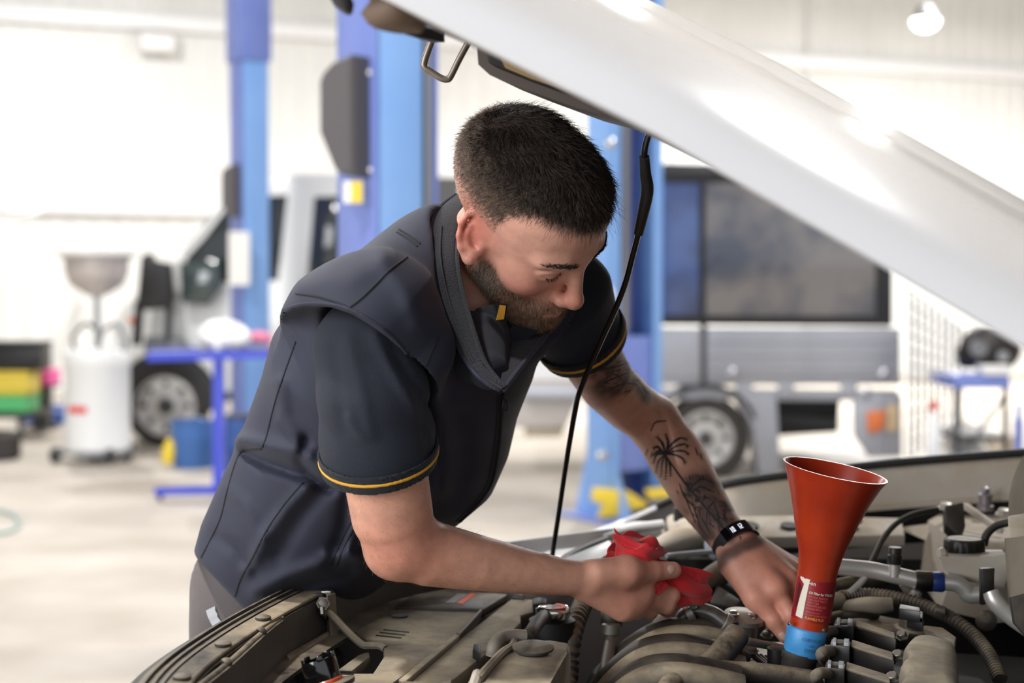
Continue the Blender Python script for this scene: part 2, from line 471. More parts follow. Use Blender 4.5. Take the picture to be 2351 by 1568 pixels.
# ================================================================== vehicle lifts
M_lblue = mat('lift blue paint', S(112, 130, 200), 0.4, coat=0.3, col2=S(120, 138, 206), vscale=3)  # lift paint on the shaded web, lightened for haze
M_lblue_lit = mat('lift blue lit faces', S(124, 168, 230), 0.35, coat=0.3, col2=S(134, 176, 234), vscale=2)  # same paint, lighter copy for the faces that catch light
M_steel = mat('steel', S(168, 170, 176), 0.35, 0.8)
M_cover = mat('grey moulded cover', S(88, 84, 86), 0.6, bump=0.1, bscale=300)
M_yel = mat('yellow paint', S(236, 205, 62), 0.45)
M_paper = mat('paper', S(240, 238, 234), 0.7)
M_bolt = mat('chrome bolt', S(200, 200, 205), 0.25, 1.0)
def lift(loc, rz, label, w=0.30, dep=0.24, h=5.2, cover=None, base=False, ext=None, sticker=None, sheet_=None, arms=False, rail_=False):
    r = empty('vehicle_lift', loc, rz, label, 'vehicle lift')
    t = 0.012
    # C-section column, open to +x
    obj('column_web', boxc(-dep / 2, -dep / 2 + t, -w / 2, w / 2, 0.02, h, 0.004), M_lblue, r, local=True)
    for s in (-1, 1): obj('column_flange', boxc(-dep / 2, dep / 2, min(s * w / 2, s * (w / 2 - t)), max(s * w / 2, s * (w / 2 - t)), 0.02, h, 0.004), M_lblue_lit, r, local=True)
    if rail_:
        obj('guide_rail', boxc(dep / 2 + 0.012, dep / 2 + 0.035, -w / 2 - 0.005, -w / 2 + 0.06, 0.02, h, 0.003), M_steel, r, local=True)
        obj('guide_rail', boxc(dep / 2 + 0.045, dep / 2 + 0.075, -w / 2 + 0.01, -w / 2 + 0.08, 0.02, h, 0.003), M_lblue, r, local=True)
    for s in (-1, 1):
        obj('column_lip', boxc(dep / 2 - t, dep / 2, min(s * (w / 2), s * (w / 2 - 0.07)), max(s * (w / 2), s * (w / 2 - 0.07)), 0.02, h, 0.003), M_lblue_lit, r, local=True)
    obj('carriage', boxc(-dep / 2 + 0.03, dep / 2 - 0.02, -w / 2 + 0.04, w / 2 - 0.04, 0.3, 1.15, 0.01), M_lblue, r, local=True)
    obj('chain', boxc(-0.02, 0.02, -0.03, 0.03, 1.1, h - 0.05, 0.004), M_steel, r, local=True)
    obj('hose_duct', boxc(-dep / 2 + 0.02, -dep / 2 + 0.05, 0.03, 0.09, 0.1, h - 0.05, 0.004), M_steel, r, local=True)
    if ext: obj('extension_column', boxc(-dep / 2 - 0.02, dep / 2 + 0.02, -w / 2 - 0.02, w / 2 + 0.02, ext, h + 0.4, 0.006), M_lblue, r, local=True)
    obj('base_plate', boxc(-dep / 2 - 0.18, dep / 2 + 0.25, -w / 2 - 0.12, w / 2 + 0.12, 0, 0.02, 0.004), M_lblue, r, local=True)
    for s in (-1, 1):
        g = prism([(0, 0), (0.2, 0), (0.02, 0.36), (0, 0.36)], 0.012)
        obj('gusset', xf(g, frame((dep / 2, s * (w / 2 - 0.02), 0.02), (1, 0, 0), (0, 0, 1))), M_lblue_lit, r, local=True)
        g = prism([(0, 0), (0.15, 0), (0.02, 0.4), (0, 0.4)], 0.012)
        obj('gusset', xf(g, frame((-dep / 2, s * (w / 2 - 0.02), 0.02), (-1, 0, 0), (0, 0, 1))), M_lblue_lit, r, local=True)
    return r
AL = 5.5
pA = PY(872, 680, AL)
la = lift((pA[0], AL, 0), math.radians(35), 'large blue lift post with grey power box just behind the man', 0.325, 0.195, rail_=True)
def cover_on(r, W, prof, y0, y1, z):
    """moulded cover: profile in local x (outwards) and z, extruded over local y"""
    return
# moulded grey power-unit covers, in world space, on the posts' outer faces
def lift_cover(r, pxs, Y, dx, depth_px, bolts, sc):
    """side-face outline in pixels at distance Y; the cover runs depth_px to the left and a little nearer"""
    A = np.array([PY(x, y, Y) for x, y in pxs]); off = np.array([-depth_px * Y / F_PX, -0.10 * sc, 0])
    c = A.mean(0); n = len(A)
    ins = [A, A + off * 0.9, (A + off - c - off) * 0.94 + c + off]
    q = empty  # noqa
    o = obj('power_box', loft(ins, True, True), M_cover, None, sharp=30)
    rl = Matrix.Translation(r.location) @ Matrix.Rotation(r.rotation_euler[2], 4, 'Z')
    o.data.transform(rl.inverted()); o.parent = r
    for bx, by in bolts:
        p = PY(bx, by, Y - 0.01)
        b = obj('cover_bolt', lathe_at([(0.016 * sc, 0), (0.016 * sc, 0.012), (0.008 * sc, 0.02)], p, (0.5, -1, 0), 12), M_bolt)
        b.data.transform(rl.inverted()); b.parent = o
    return o
def on(r, name, vf, m, parent=None, **k):
    """world-space mesh attached to a rotated root"""
    o = obj(name, vf, m, **k)
    rl = Matrix.Translation(r.location) @ Matrix.Rotation(r.rotation_euler[2], 4, 'Z')
    o.data.transform(rl.inverted()); o.parent = parent or r
    return o
lift_cover(la, [(797, 172), (815, 152), (858, 134), (861, 411), (838, 408), (822, 396), (789, 312), (789, 190)], AL - 0.12, 0, 47, [(850, 168), (852, 392)], 1.0)
def sticker(r, px0, px1, py0, py1, Y, cols, name='warning_label'):
    y = Y; o = None
    A = PY(px0, py0, y); B = PY(px1, py0, y); C = PY(px1, py1, y); D = PY(px0, py1, y)
    o = on(r, name, slab3([A, B, C, D], 0.002, n=(0, -1, 0)), cols[0], smooth=False)
    if len(cols) > 1:
        a = 0.42; A2 = A + (B - A) * a + [0, -0.003, 0]; D2 = D + (C - D) * a + [0, -0.003, 0]
        on(r, 'yellow_panel', slab3([A2, B + [0, -0.003, 0], C + [0, -0.003, 0], D2], 0.002, n=(0, -1, 0)), cols[1], parent=o, smooth=False)
sticker(la, 788, 832, 416, 466, AL - 0.20, [M_paper, M_yel])
CL = 12.0
pC = PY(574, 680, CL)
lc = lift((pC[0], CL, 0), math.radians(35), 'slim blue lift post with small grey box beside the white van', 0.27, 0.237, ext=3.36)
lift_cover(lc, [(538, 388), (562, 378), (563, 500), (545, 497), (533, 470), (533, 400)], CL - 0.10, 0, 20, [], 1.0)
sticker(lc, 525, 573, 532, 655, CL - 0.26, [M_paper], 'notice_sheet')
BL = 9.0
pB = PY(1434, 680, BL)
lb = lift((pB[0], BL, 0), math.radians(-58), 'blue lift post with yellow locking arms on its base behind the tattooed arm', 0.40, 0.26)
for i, pts in enumerate(([(1362, 1122), (1440, 1128), (1492, 1162), (1440, 1176), (1420, 1186), (1372, 1190), (1385, 1160), (1358, 1150)], [(1480, 1126), (1540, 1120), (1545, 1142), (1492, 1150)])):
    P = np.array([PY(x, y, 8.72 + i * 0.1) for x, y in pts])
    on(lb, 'locking_arm', slab3(P, 0.09, n=(0, -1, 0), bev=0.008), M_yel)
for (x, y) in ((1382, 1045), (1398, 672), (1400, 330)):
    on(lb, 'pin', lathe_at([(0.035, 0), (0.035, 0.02), (0.02, 0.03)], PY(x, y, 8.75), (0, -1, 0), 14), M_bolt)
on(lb, 'hub_cap', lathe_at([(0.05, 0), (0.05, 0.05), (0.03, 0.06)], PY(1392, 676, 8.72), (0, -1, 0), 18), M_white)

# ================================================================== white van behind the left post
VY = 13.2; vs = VY / F_PX
M_van = mat('van white paint', S(242, 242, 240), 0.25, coat=0.6)
M_glass = mat('dark tinted glass', S(46, 50, 52), 0.08, spec=0.7)
M_tyre = mat('tyre rubber', S(58, 54, 52), 0.8, bump=0.2, bscale=60)
M_rim = mat('silver wheel', S(205, 203, 200), 0.4, 0.3)
M_trimb = mat('black trim', S(38, 37, 38), 0.5)
van = empty('delivery_van', PY(620, 1028, VY) * [1, 1, 0], 0, 'white van with black wing mirror parked behind the blue posts', 'van')
def side(pts, y0, y1, bev=0.0, Y=VY):
    """side outline in pixels at distance Y, from y0 to y1 deep"""
    P = np.array([PY(x, y, Y) for x, y in pts]); P2 = P[:, [0, 2]]
    v, f = prism(P2, y1 - y0, bev)              # local z -> -world y
    V = np.stack([v[:, 0], Y + y1 - v[:, 2], v[:, 1]], 1)
    return V, f
def facing(vf):
    """recalculate outward normals"""
    bm = bmesh.new(); vs_ = [bm.verts.new(p) for p in vf[0]]
    for q in vf[1]:
        try: bm.faces.new([vs_[i] for i in q])
        except ValueError: pass
    bmesh.ops.recalc_face_normals(bm, faces=bm.faces[:]); return _bm_out(bm)
body_out = [(258, 905), (252, 760), (272, 716), (330, 652), (418, 582), (470, 520), (545, 424), (600, 402), (700, 396), (1010, 396), (1052, 405), (1056, 900)]
obj('body', facing(side(body_out, 0, 1.95, 0.05)), M_van, van)
obj('windscreen', facing(side([(408, 582), (420, 586), (548, 430), (538, 424)], 0.1, 1.85)), M_glass, van)
obj('side_window', facing(side([(428, 660), (428, 592), (470, 545), (540, 452), (660, 448), (638, 645), (560, 640), (500, 652), (470, 668)], -0.012, 0.02, 0.006)), M_glass, van)
obj('side_window', facing(side([(722, 452), (800, 450), (800, 640), (706, 640)], -0.012, 0.02, 0.006)), M_glass, van)
obj('seat_belt', facing(side([(735, 455), (760, 455), (730, 560), (712, 600)], -0.02, -0.012)), mat('belt navy', S(30, 38, 66), 0.7), van)
obj('rear_panel', facing(side([(985, 408), (1056, 408), (1056, 560), (985, 560)], -0.02, 0.01, 0.004)), mat('grey canvas', S(92, 92, 92), 0.8), van)
obj('door_seam', facing(side([(694, 640), (698, 640), (690, 880), (686, 880)], -0.004, 0.01)), M_grey, van)
# wheel arch, wheel
wc = PY(381, 932, VY)
def arc(cx, cy, r0, r1, a0, a1, n=16):
    a = np.linspace(math.radians(a0), math.radians(a1), n)
    return [(cx + r1 * math.cos(t), cy - r1 * math.sin(t)) for t in a] + [(cx + r0 * math.cos(t), cy - r0 * math.sin(t)) for t in a[::-1]]
obj('wheel_arch', facing(side(arc(383, 928, 60, 122, -8, 188), -0.02, 0.3)), M_trimb, van)
def wheel(parent, c, R, w, rr, axis=(0, -1, 0), rim=None):
    t = obj('tyre', lathe_at([(rr, -w / 2), (R * 0.93, -w / 2), (R, -w * 0.32), (R, w * 0.32), (R * 0.93, w / 2), (rr, w / 2), (rr, w * 0.3), (rr, -w * 0.3), (rr, -w / 2)], c, axis, 40, caps=False), M_tyre, parent)
    rm = obj('rim', lathe_at([(rr, w * 0.48), (rr * 0.93, w * 0.5), (rr * 0.9, w * 0.3), (rr * 0.62, w * 0.22), (rr * 0.5, w * 0.36), (rr * 0.3, w * 0.38), (0.01, w * 0.38)], c, axis, 36, caps=False), rim or M_rim, parent)
    a = nrm(axis); x = nrm(np.cross(a, (0, 0, 1))); z = np.cross(x, a)
    for k in range(8):
        th = k * math.pi / 4; p = np.asarray(c) + a * w * 0.30 + (x * math.cos(th) + z * math.sin(th)) * rr * 0.74
        obj('hand_hole', lathe_at([(rr * 0.09, -0.02), (rr * 0.09, 0.004), (rr * 0.05, 0.006)], p, a, 10), M_trimb, rm)
    obj('hub_cap', lathe_at([(rr * 0.28, w * 0.36), (rr * 0.24, w * 0.5), (rr * 0.08, w * 0.54), (0.005, w * 0.54)], c, axis, 20, caps=False), M_dgrey, rm)
    return t
wheel(van, wc + [0, 0.06, 0], 96 * vs, 0.2, 70 * vs)
# wing mirror with its black bracket
mir = obj('wing_mirror', facing(side([(350, 592), (368, 582), (376, 600), (412, 606), (420, 690), (400, 706), (352, 712), (340, 700)], -0.42, -0.25, 0.02)), M_trimb, van)
obj('mirror_glass', facing(side([(424, 604), (512, 596), (518, 660), (488, 700), (428, 696)], -0.20, -0.16, 0.01)), mat('mirror glass', S(60, 72, 72), 0.05, spec=0.8), mir)
obj('mirror_arm', facing(side([(334, 690), (352, 690), (346, 790), (326, 790)], -0.38, -0.3, 0.01)), M_trimb, mir)
obj('mirror_arm', facing(side([(398, 690), (414, 690), (408, 790), (394, 790)], -0.3, -0.24, 0.01)), M_trimb, mir)
obj('cowl_panel', facing(side([(352, 770), (420, 776), (452, 806), (348, 806)], -0.3, 0.0, 0.01)), M_grey, van)
obj('indicator', facing(side([(296, 728), (318, 728), (318, 742), (296, 742)], -0.03, 0.01, 0.006)), mat('orange lens', S(236, 130, 50), 0.3), van)
obj('bumper', facing(side([(244, 880), (300, 880), (300, 945), (250, 945)], -0.05, 1.9, 0.03)), M_trimb, van)
obj('sill', facing(side([(480, 870), (1056, 880), (1056, 930), (478, 920)], 0.02, 1.8, 0.02)), M_trimb, van)
wheel(van, PY(985, 936, VY) + [0, 0.06, 0], 96 * vs, 0.2, 70 * vs)

# ================================================================== oil drainer on castors
DY = 12.0; ds = DY / F_PX
M_drum = mat('drainer white', S(232, 233, 233), 0.4)
M_pan = mat('stained pan', S(196, 188, 184), 0.4, 0.3)
dc = PY(226, 1062, DY); dc[2] = 0
dr = empty('oil_drainer', dc, 0, 'white wheeled oil drainer drum with raised catch bowl and red label', 'oil drainer')
R = 74 * ds
obj('drum', lathe([(R * 0.9, 0.09), (R, 0.12), (R, 0.14), (R * 0.985, 0.16), (R * 0.985, 0.80), (R * 1.02, 0.82), (R * 1.02, 0.90), (R * 0.98, 0.93), (R * 0.5, 0.96)], 36), M_drum, dr, local=True)
obj('label_band', xf(sweep(np.array([(R * 1.0 * math.sin(a), -R * 1.0 * math.cos(a), 0.46) for a in np.linspace(-0.75, -0.05, 9)]), [(-0.003, -0.028), (0.003, -0.028), (0.003, 0.028), (-0.003, 0.028)], up=(0, 0, 1)), np.eye(4)), mat('red label', S(224, 70, 66), 0.5), dr, local=True)
obj('bowl', lathe([(0.035, 1.395), (0.1, 1.42), (0.22, 1.50), (0.26, 1.60), (0.265, 1.71), (0.30, 1.735), (0.30, 1.75), (0.255, 1.75), (0.25, 1.62), (0.2, 1.52), (0.05, 1.44)], 32), M_pan, dr, local=True)
obj('bowl_rim', lathe([(0.262, 1.72), (0.34, 1.745), (0.34, 1.77), (0.262, 1.765)], 32, caps=False), M_drum, dr, local=True)
obj('stem', lathe([(0.028, 0.9), (0.028, 1.41)], 12), M_steel, dr, local=True)
obj('handle', tube([(-0.14, -0.1, 0.92), (-0.17, -0.12, 1.05), (-0.06, -0.13, 1.17), (0.02, -0.13, 1.13)], 0.016, 8), M_dgrey, dr, local=True)
obj('hose', tube([(0.03, -0.1, 0.95), (0.1, -0.14, 1.12), (0.2, -0.1, 1.16), (0.25, -0.05, 1.02), (0.22, 0, 0.92)], 0.018, 8), M_grey, dr, local=True)
obj('gauge', lathe_at([(0.05, 0), (0.05, 0.03), (0.04, 0.035)], (0.17, -0.2, 1.0), (0, -1, 0), 18), M_white, dr, local=True)
obj('base_frame', join(boxc(-0.34, 0.28, -0.12, 0.12, 0.07, 0.11, 0.01), boxc(-0.12, 0.12, -0.28, 0.28, 0.06, 0.10, 0.01)), M_grey, dr, local=True)
for x, y in ((-0.33, -0.1), (0.16, -0.2), (0.25, -0.02), (-0.1, 0.22)):
    obj('castor', lathe_at([(0.03, -0.02), (0.066, -0.02), (0.07, 0), (0.066, 0.02), (0.03, 0.02)], (x, y, 0.07), (1, -0.3, 0), 18), M_dgrey, dr, local=True)

# ================================================================== blue work stand and what lies on it
TY = 9.7
M_tblue = mat('stand blue paint', S(52, 70, 200), 0.4, coat=0.3)
ts = empty('work_stand', PY(500, 1150, TY) * [1, 1, 0], 0, 'bright blue steel work stand on low feet left of the man', 'work stand')
def bar(px0, py0, px1, py1, Y0, Y1, w, h=None, bev=0.004):
    a, b = PY(px0, py0, Y0), PY(px1, py1, Y1); h = h or w
    return sweep(np.array([a, b]), [(-w / 2, -h / 2), (w / 2, -h / 2), (w / 2, h / 2), (-w / 2, h / 2)])
obj('tray_rail', bar(340, 820, 650, 812, TY, TY - 0.1, 0.05, 0.055), M_tblue, ts)
obj('tray_rail', bar(345, 808, 650, 800, TY + 0.45, TY + 0.4, 0.05, 0.05), M_tblue, ts)
obj('tray', slab3([PY(342, 812, TY), PY(650, 806, TY - 0.1), PY(650, 797, TY + 0.4), PY(345, 803, TY + 0.45)], 0.008, n=(0, 0, 1)), M_grey, ts)
obj('column', bar(503, 820, 503, 1135, TY, TY, 0.07), M_tblue, ts)
obj('foot', bar(360, 1128, 520, 1124, TY, TY - 0.15, 0.07, 0.05), M_tblue, ts)
obj('foot', bar(503, 1128, 560, 1108, TY, TY + 0.5, 0.07, 0.05), M_tblue, ts)
for x, y, Y in ((368, 1150, TY), (516, 1148, TY - 0.14), (556, 1124, TY + 0.45)):
    p = PY(x, y, Y); obj('castor', lathe_at([(0.008, -0.012), (0.034, -0.012), (0.036, 0.0), (0.034, 0.012), (0.008, 0.012)], [p[0], p[1], 0.037], (1, 0, 0), 14), M_dgrey, ts)
    obj('castor_bracket', boxc(p[0] - 0.016, p[0] + 0.016, p[1] - 0.012, p[1] + 0.012, 0.04, 0.085), M_grey, ts)
def lump(c, r, seed, amp=0.3, sc=3.0, n=3):
    bm = bmesh.new(); bmesh.ops.create_icosphere(bm, subdivisions=n, radius=1); v, f = _bm_out(bm)
    d = 1 + amp * noise3(v.astype(np.float32), sc, seed) + amp * 0.5 * np.abs(noise3(v.astype(np.float32), sc * 2.2, seed + 1))
    v = v * d[:, None]; v[:, 2] = np.maximum(v[:, 2], -0.75); return v * np.asarray(r) + np.asarray(c), f
p = PY(515, 772, TY + 0.1); obj('plastic_bag', lump(p, (0.17, 0.14, 0.10), 3, 0.35), mat('white bag', S(240, 240, 242), 0.35), label='crumpled white plastic bag lying on the blue work stand', cat='bag')
p = PY(598, 775, TY + 0.32); obj('cloth', lump(p, (0.09, 0.08, 0.05), 5), mat('pink cloth', S(226, 130, 160), 0.8), label='pink cloth behind the white bag on the work stand', cat='cloth')
p = PY(640, 797, TY - 0.02); o = empty('hand_tool', p, 0, 'red handled hand tool lying at the end of the work stand', 'tool')
obj('grip', tube([(-0.06, 0, 0.0), (0.0, 0, 0.004), (0.08, 0.01, 0)], [0.014, 0.017, 0.013], 10), mat('red grip', S(208, 72, 62), 0.5), o, local=True)
obj('shank', tube([(-0.2, -0.02, 0), (-0.06, 0, 0)], 0.007, 8), M_steel, o, local=True)
for i, x in enumerate((468, 500, 540)):
    p = PY(x, 799, TY - 0.03); o = empty('spray_can_lid' if i == 1 else 'socket', p, 0, ('small steel socket at the left of the work stand', 'pale round lid in the middle of the work stand', 'steel socket next to the red handled tool')[i], ('socket', 'lid', 'socket')[i])
    obj('shell', lathe([(0.022, -0.012), (0.024, 0.0), (0.024, 0.03), (0.02, 0.034), (0.014, 0.034), (0.014, 0.0)], 16), (M_steel, M_white, M_steel)[i], o, local=True)
# blue bucket behind the stand
bp = PY(444, 1073, 11.6); bp[2] = 0
bk = empty('bucket', bp, 0, 'blue plastic bucket beside the van wheel', 'bucket')
obj('tub', lathe([(0.15, 0), (0.155, 0.01), (0.18, 0.36), (0.19, 0.37), (0.19, 0.385), (0.172, 0.385), (0.15, 0.03)], 28), mat('bucket blue', S(66, 110, 176), 0.5), bk, local=True)
obj('wire_handle', tube([(-0.19, 0, 0.36), (-0.12, -0.12, 0.42), (0.05, -0.16, 0.43), (0.19, 0, 0.36)], 0.006, 6), M_steel, bk, local=True)
obj('yellow_rag', lump((-0.18, -0.1, 0.13), (0.05, 0.04, 0.12), 8), M_yel, label=None, parent=bk, local=True)
b2 = PY(552, 1040, 11.3); b2[2] = 0
bk2 = empty('waste_drum', b2, 0, 'dark blue waste drum half hidden behind the stand column', 'drum')
obj('shell', lathe([(0.12, 0), (0.125, 0.02), (0.125, 0.2), (0.13, 0.21), (0.125, 0.22), (0.125, 0.42), (0.12, 0.43)], 24), mat('drum blue', S(46, 82, 150), 0.5), bk2, local=True)
obj('lid', lathe([(0.118, 0.43), (0.128, 0.44), (0.128, 0.46), (0.02, 0.47)], 24), M_dgrey, bk2, local=True)

# ================================================================== clutter at the left edge
LY = 14.0
def sbox(name, px0, px1, py0, py1, Y, dep, m, label, cat, bev=0.02, lid=None, support=None):
    a = PY(px0, py1, Y); b = PY(px1, py0, Y)
    r = empty(name, ((a[0] + b[0]) / 2, Y + dep / 2, a[2]), 0, label, cat); w, h = b[0] - a[0], b[2] - a[2]
    obj('shell', join(boxc(-w / 2, w / 2, -dep / 2, dep / 2, 0, h * 0.82, bev)), m, r, local=True)
    obj('lid', boxc(-w / 2 - 0.01, w / 2 + 0.01, -dep / 2 - 0.01, dep / 2 + 0.01, h * 0.82, h, bev * 0.6), lid or m, r, local=True)
    return r
bench = empty('low_bench', PY(20, 1000, LY) * [1, 1, 0], 0, 'low dark bench carrying the bright storage bins', 'bench')
a = PY(-140, 900, LY); b = PY(66, 960, LY)
ztop = PY(0, 948, LY)[2]
obj('bench_top', boxc(a[0], b[0], LY - 0.1, LY + 0.6, ztop - 0.05, ztop, 0.01), M_dgrey, bench)
for x in (a[0] + 0.05, b[0] - 0.06):
    for y in (LY - 0.05, LY + 0.55): obj('leg', boxc(x - 0.025, x + 0.025, y - 0.025, y + 0.025, 0, ztop - 0.05), M_dgrey, bench)
g = sbox('storage_bin', -70, 62, 908, 948, LY, 0.4, mat('green bin', S(92, 198, 122), 0.5), 'green plastic bin at the left edge under the yellow one', 'bin')
y_ = sbox('storage_bin', -70, 64, 852, 907, LY + 0.02, 0.38, mat('yellow bin', S(232, 206, 74), 0.5), 'yellow plastic bin stacked on the green one', 'bin')
k_ = sbox('tool_case', -60, 92, 784, 851, LY + 0.03, 0.36, M_blk, 'black tool case on top of the bright bins', 'case')
pink = sbox('crate', 60, 112, 850, 886, LY + 0.9, 0.4, mat('pink crate', S(222, 76, 152), 0.5), 'pink crate behind the yellow bin', 'crate')
wh = sbox('parts_box', 38, 92, 818, 850, LY + 0.75, 0.3, M_paper, 'small white box on the pink crate', 'box')
# stand the pink crate on a dark stand
pz = PY(60, 886, LY + 0.9); o = empty('crate_stand', (pz[0] + 0.11, LY + 1.1, 0), 0, 'dark stand under the pink crate by the wall', 'stand')
obj('post', boxc(-0.08, 0.08, -0.08, 0.08, 0.02, pz[2] - 0.02), M_dgrey, o, local=True); obj('foot', boxc(-0.14, 0.14, -0.14, 0.14, 0, 0.03, 0.005), M_dgrey, o, local=True); obj('shelf', boxc(-0.13, 0.13, -0.2, 0.2, pz[2] - 0.03, pz[2], 0.004), M_dgrey, o, local=True)
# blue ramp rails on the floor
rp = empty('wheel_ramp', PY(120, 975, 15.6) * [1, 1, 0], 0, 'low blue steel ramp on the floor behind the oil drainer', 'ramp')
z0 = PY(100, 965, 15.6)[2]
for Y, z1 in ((15.6, 0.14), (16.5, 0.14)):
    x0, x1 = PY(48, 968, Y)[0], PY(150, 968, Y)[0]
    obj('rail', boxc(x0, x1, Y - 0.05, Y + 0.05, 0.0, z1, 0.01), mat('ramp blue %d' % Y, S(70, 108, 190), 0.5), rp)
obj('deck', boxc(PY(50, 968, 16)[0], PY(150, 968, 16)[0], 15.65, 16.45, 0.06, 0.09), M_grey, rp)
tz = empty('tyre', PY(-18, 1030, 12.2) * [1, 1, 0], 0, 'dark tyre lying on the floor cut by the left edge', 'tyre')
obj('tread', lathe([(0.14, 0.0), (0.2, 0.0), (0.235, 0.03), (0.235, 0.2), (0.2, 0.235), (0.14, 0.235), (0.13, 0.2), (0.13, 0.03), (0.14, 0.0)], 30, caps=False), M_tyre, tz, local=True)
obj('rim', lathe([(0.13, 0.19), (0.12, 0.2), (0.1, 0.16), (0.03, 0.15), (0.02, 0.19), (0.005, 0.19)], 24, caps=False), M_dgrey, tz, local=True)
pts = [PZ(-40, 1170, 0.012), PZ(18, 1176, 0.012), PZ(44, 1196, 0.012), PZ(30, 1216, 0.012), PZ(-30, 1228, 0.012)]
obj('air_hose', tube(pts, 0.011, 8), mat('teal hose', S(150, 180, 176), 0.5), label='thin pale green air hose curling on the concrete floor', cat='hose')
# a drooping white cable on the wall
pts = [PY(-30, 505, 19.0), PY(30, 500, 19.0), PY(80, 488, 19.0), PY(118, 468, 19.2), PY(160, 440, 19.5)]
obj('cable', tube(pts, 0.035, 8), M_white, label='drooping white cable at the left edge below the girt', cat='cable')
# ================================================================== tray ute with dark canopy, right
UY = 10.9; us = UY / F_PX
M_canopy = mat('canopy black', S(46, 46, 52), 0.35, coat=0.3)
M_silver = mat('silver alloy tray', S(176, 178, 186), 0.38, 0.35, col2=S(164, 166, 174), vscale=2)
M_uglass = mat('canopy window', S(70, 76, 92), 0.12, spec=0.8, col2=S(122, 118, 118), vscale=1.6, vlo=0.42, vhi=0.58, detail=6)
ute = empty('tray_ute', PY(1760, 1100, UY) * [1, 1, 0], 0, 'grey tray ute with black windowed canopy behind the raised bonnet', 'ute')
def us_(pts, y0, y1, bev=0.0): return facing(side(pts, y0, y1, bev, UY))
obj('canopy', us_([(1505, 385), (1530, 372), (2045, 380), (2052, 400), (2052, 750), (1498, 746)], 0, 1.7, 0.03), M_canopy, ute)
w1 = obj('canopy_window', us_([(1516, 418), (1606, 418), (1606, 726), (1516, 726)], -0.02, 0.02, 0.008), mat('pane with blue reflection', S(52, 62, 92), 0.12, spec=0.8, col2=S(74, 96, 150), vscale=2.2), ute)
w2 = obj('canopy_window', us_([(1618, 418), (2010, 418), (2010, 726), (1618, 726)], -0.02, 0.02, 0.008), M_uglass, ute)
obj('window_frame', join(us_([(1508, 724), (2046, 728), (2046, 746), (1508, 744)], -0.035, 0.02), us_([(1508, 395), (2046, 395), (2046, 416), (1508, 416)], -0.035, 0.02), us_([(1606, 405), (1617, 405), (1617, 740), (1606, 740)], -0.03, 0.02), us_([(2010, 405), (2046, 405), (2046, 740), (2010, 740)], -0.03, 0.02)), M_blk, ute)
# mottled pane colours stand in for reflections; no shelves behind the glass
obj('tray_side', us_([(1498, 752), (1608, 752), (1608, 868), (1498, 868)], -0.02, 0.02, 0.008), M_silver, ute)
obj('tray_side', us_([(1622, 752), (2066, 752), (2066, 868), (1622, 868)], -0.02, 0.02, 0.008), M_silver, ute)
for y in (782, 812, 842):
    obj('pressed_rib', us_([(1626, y), (2062, y), (2062, y + 5), (1626, y + 5)], -0.028, -0.015, 0.002), M_silver, ute)
obj('tray_bed', us_([(1498, 860), (2070, 860), (2070, 884), (1498, 884)], 0.0, 1.75, 0.01), M_silver, ute)
obj('stake_post', us_([(1608, 746), (1622, 746), (1622, 880), (1608, 880)], -0.01, 0.03), M_dgrey, ute)
obj('chassis_rail', us_([(1200, 890), (2066, 896), (2066, 922), (1200, 916)], 0.02, 0.12, 0.01), M_silver, ute)
for x in (1690, 1785, 1930): obj('bracket', us_([(x, 880), (x + 40, 880), (x + 32, 918), (x + 4, 918)], -0.01, 0.03, 0.004), M_silver, ute)
for x, y in ((1680, 858), (1988, 900), (2030, 860)):
    obj('latch', lathe_at([(0.04, 0), (0.04, 0.02), (0.02, 0.03)], PY(x, y, UY - 0.03), (0, -1, 0), 14), M_bolt, ute)
wheel(ute, PY(1622, 1008, UY) + [0, 0.14, 0], 102 * us, 0.24, 66 * us, rim=M_rim)
obj('mud_guard', us_([(1690, 906), (1782, 910), (1792, 1086), (1742, 1092), (1726, 980), (1700, 930)], -0.02, 0.3, 0.01), M_silver, ute)
obj('wheel_arch', us_(arc(1622, 1002, 112, 122, 20, 160), -0.02, 0.35), M_dgrey, ute)
obj('axle', us_([(1800, 960), (1960, 975), (1960, 1000), (1800, 985)], 0.5, 0.6), M_dgrey, ute)
obj('underbody', us_([(1790, 925), (1970, 925), (1965, 1010), (1800, 1020)], 0.6, 1.6), M_blk, ute)
obj('rear_step', us_([(1960, 905), (2072, 905), (2072, 1050), (1995, 1050), (1962, 1000)], 0.0, 0.06, 0.01), M_silver, ute)
obj('tail_lamp', us_([(1988, 945), (2032, 940), (2028, 985), (1992, 995)], -0.03, 0.02, 0.01), mat('tail lamp amber', S(222, 122, 70), 0.3), ute)
obj('lamp_reflector', us_([(2036, 930), (2062, 930), (2062, 990), (2036, 990)], -0.02, 0.02, 0.006), mat('ute reflector', S(204, 178, 140), 0.35), ute)
obj('step_side', us_([(1190, 880), (1345, 880), (1300, 985), (1160, 985)], 0.1, 0.5, 0.02), mat('pale sill', S(188, 182, 176), 0.5), ute)
obj('fuel_tank', us_([(1205, 985), (1300, 990), (1290, 1010), (1205, 1010)], 0.2, 0.6, 0.01), mat('cream tank', S(206, 196, 172), 0.5), ute)
obj('head_board', us_([(1488, 372), (1508, 372), (1506, 612), (1486, 612)], -0.05, 1.7, 0.01), M_white, ute)
obj('cab', us_([(1150, 420), (1190, 380), (1478, 380), (1478, 880), (1100, 880), (1090, 640)], 0.15, 1.6, 0.04), M_white, ute)
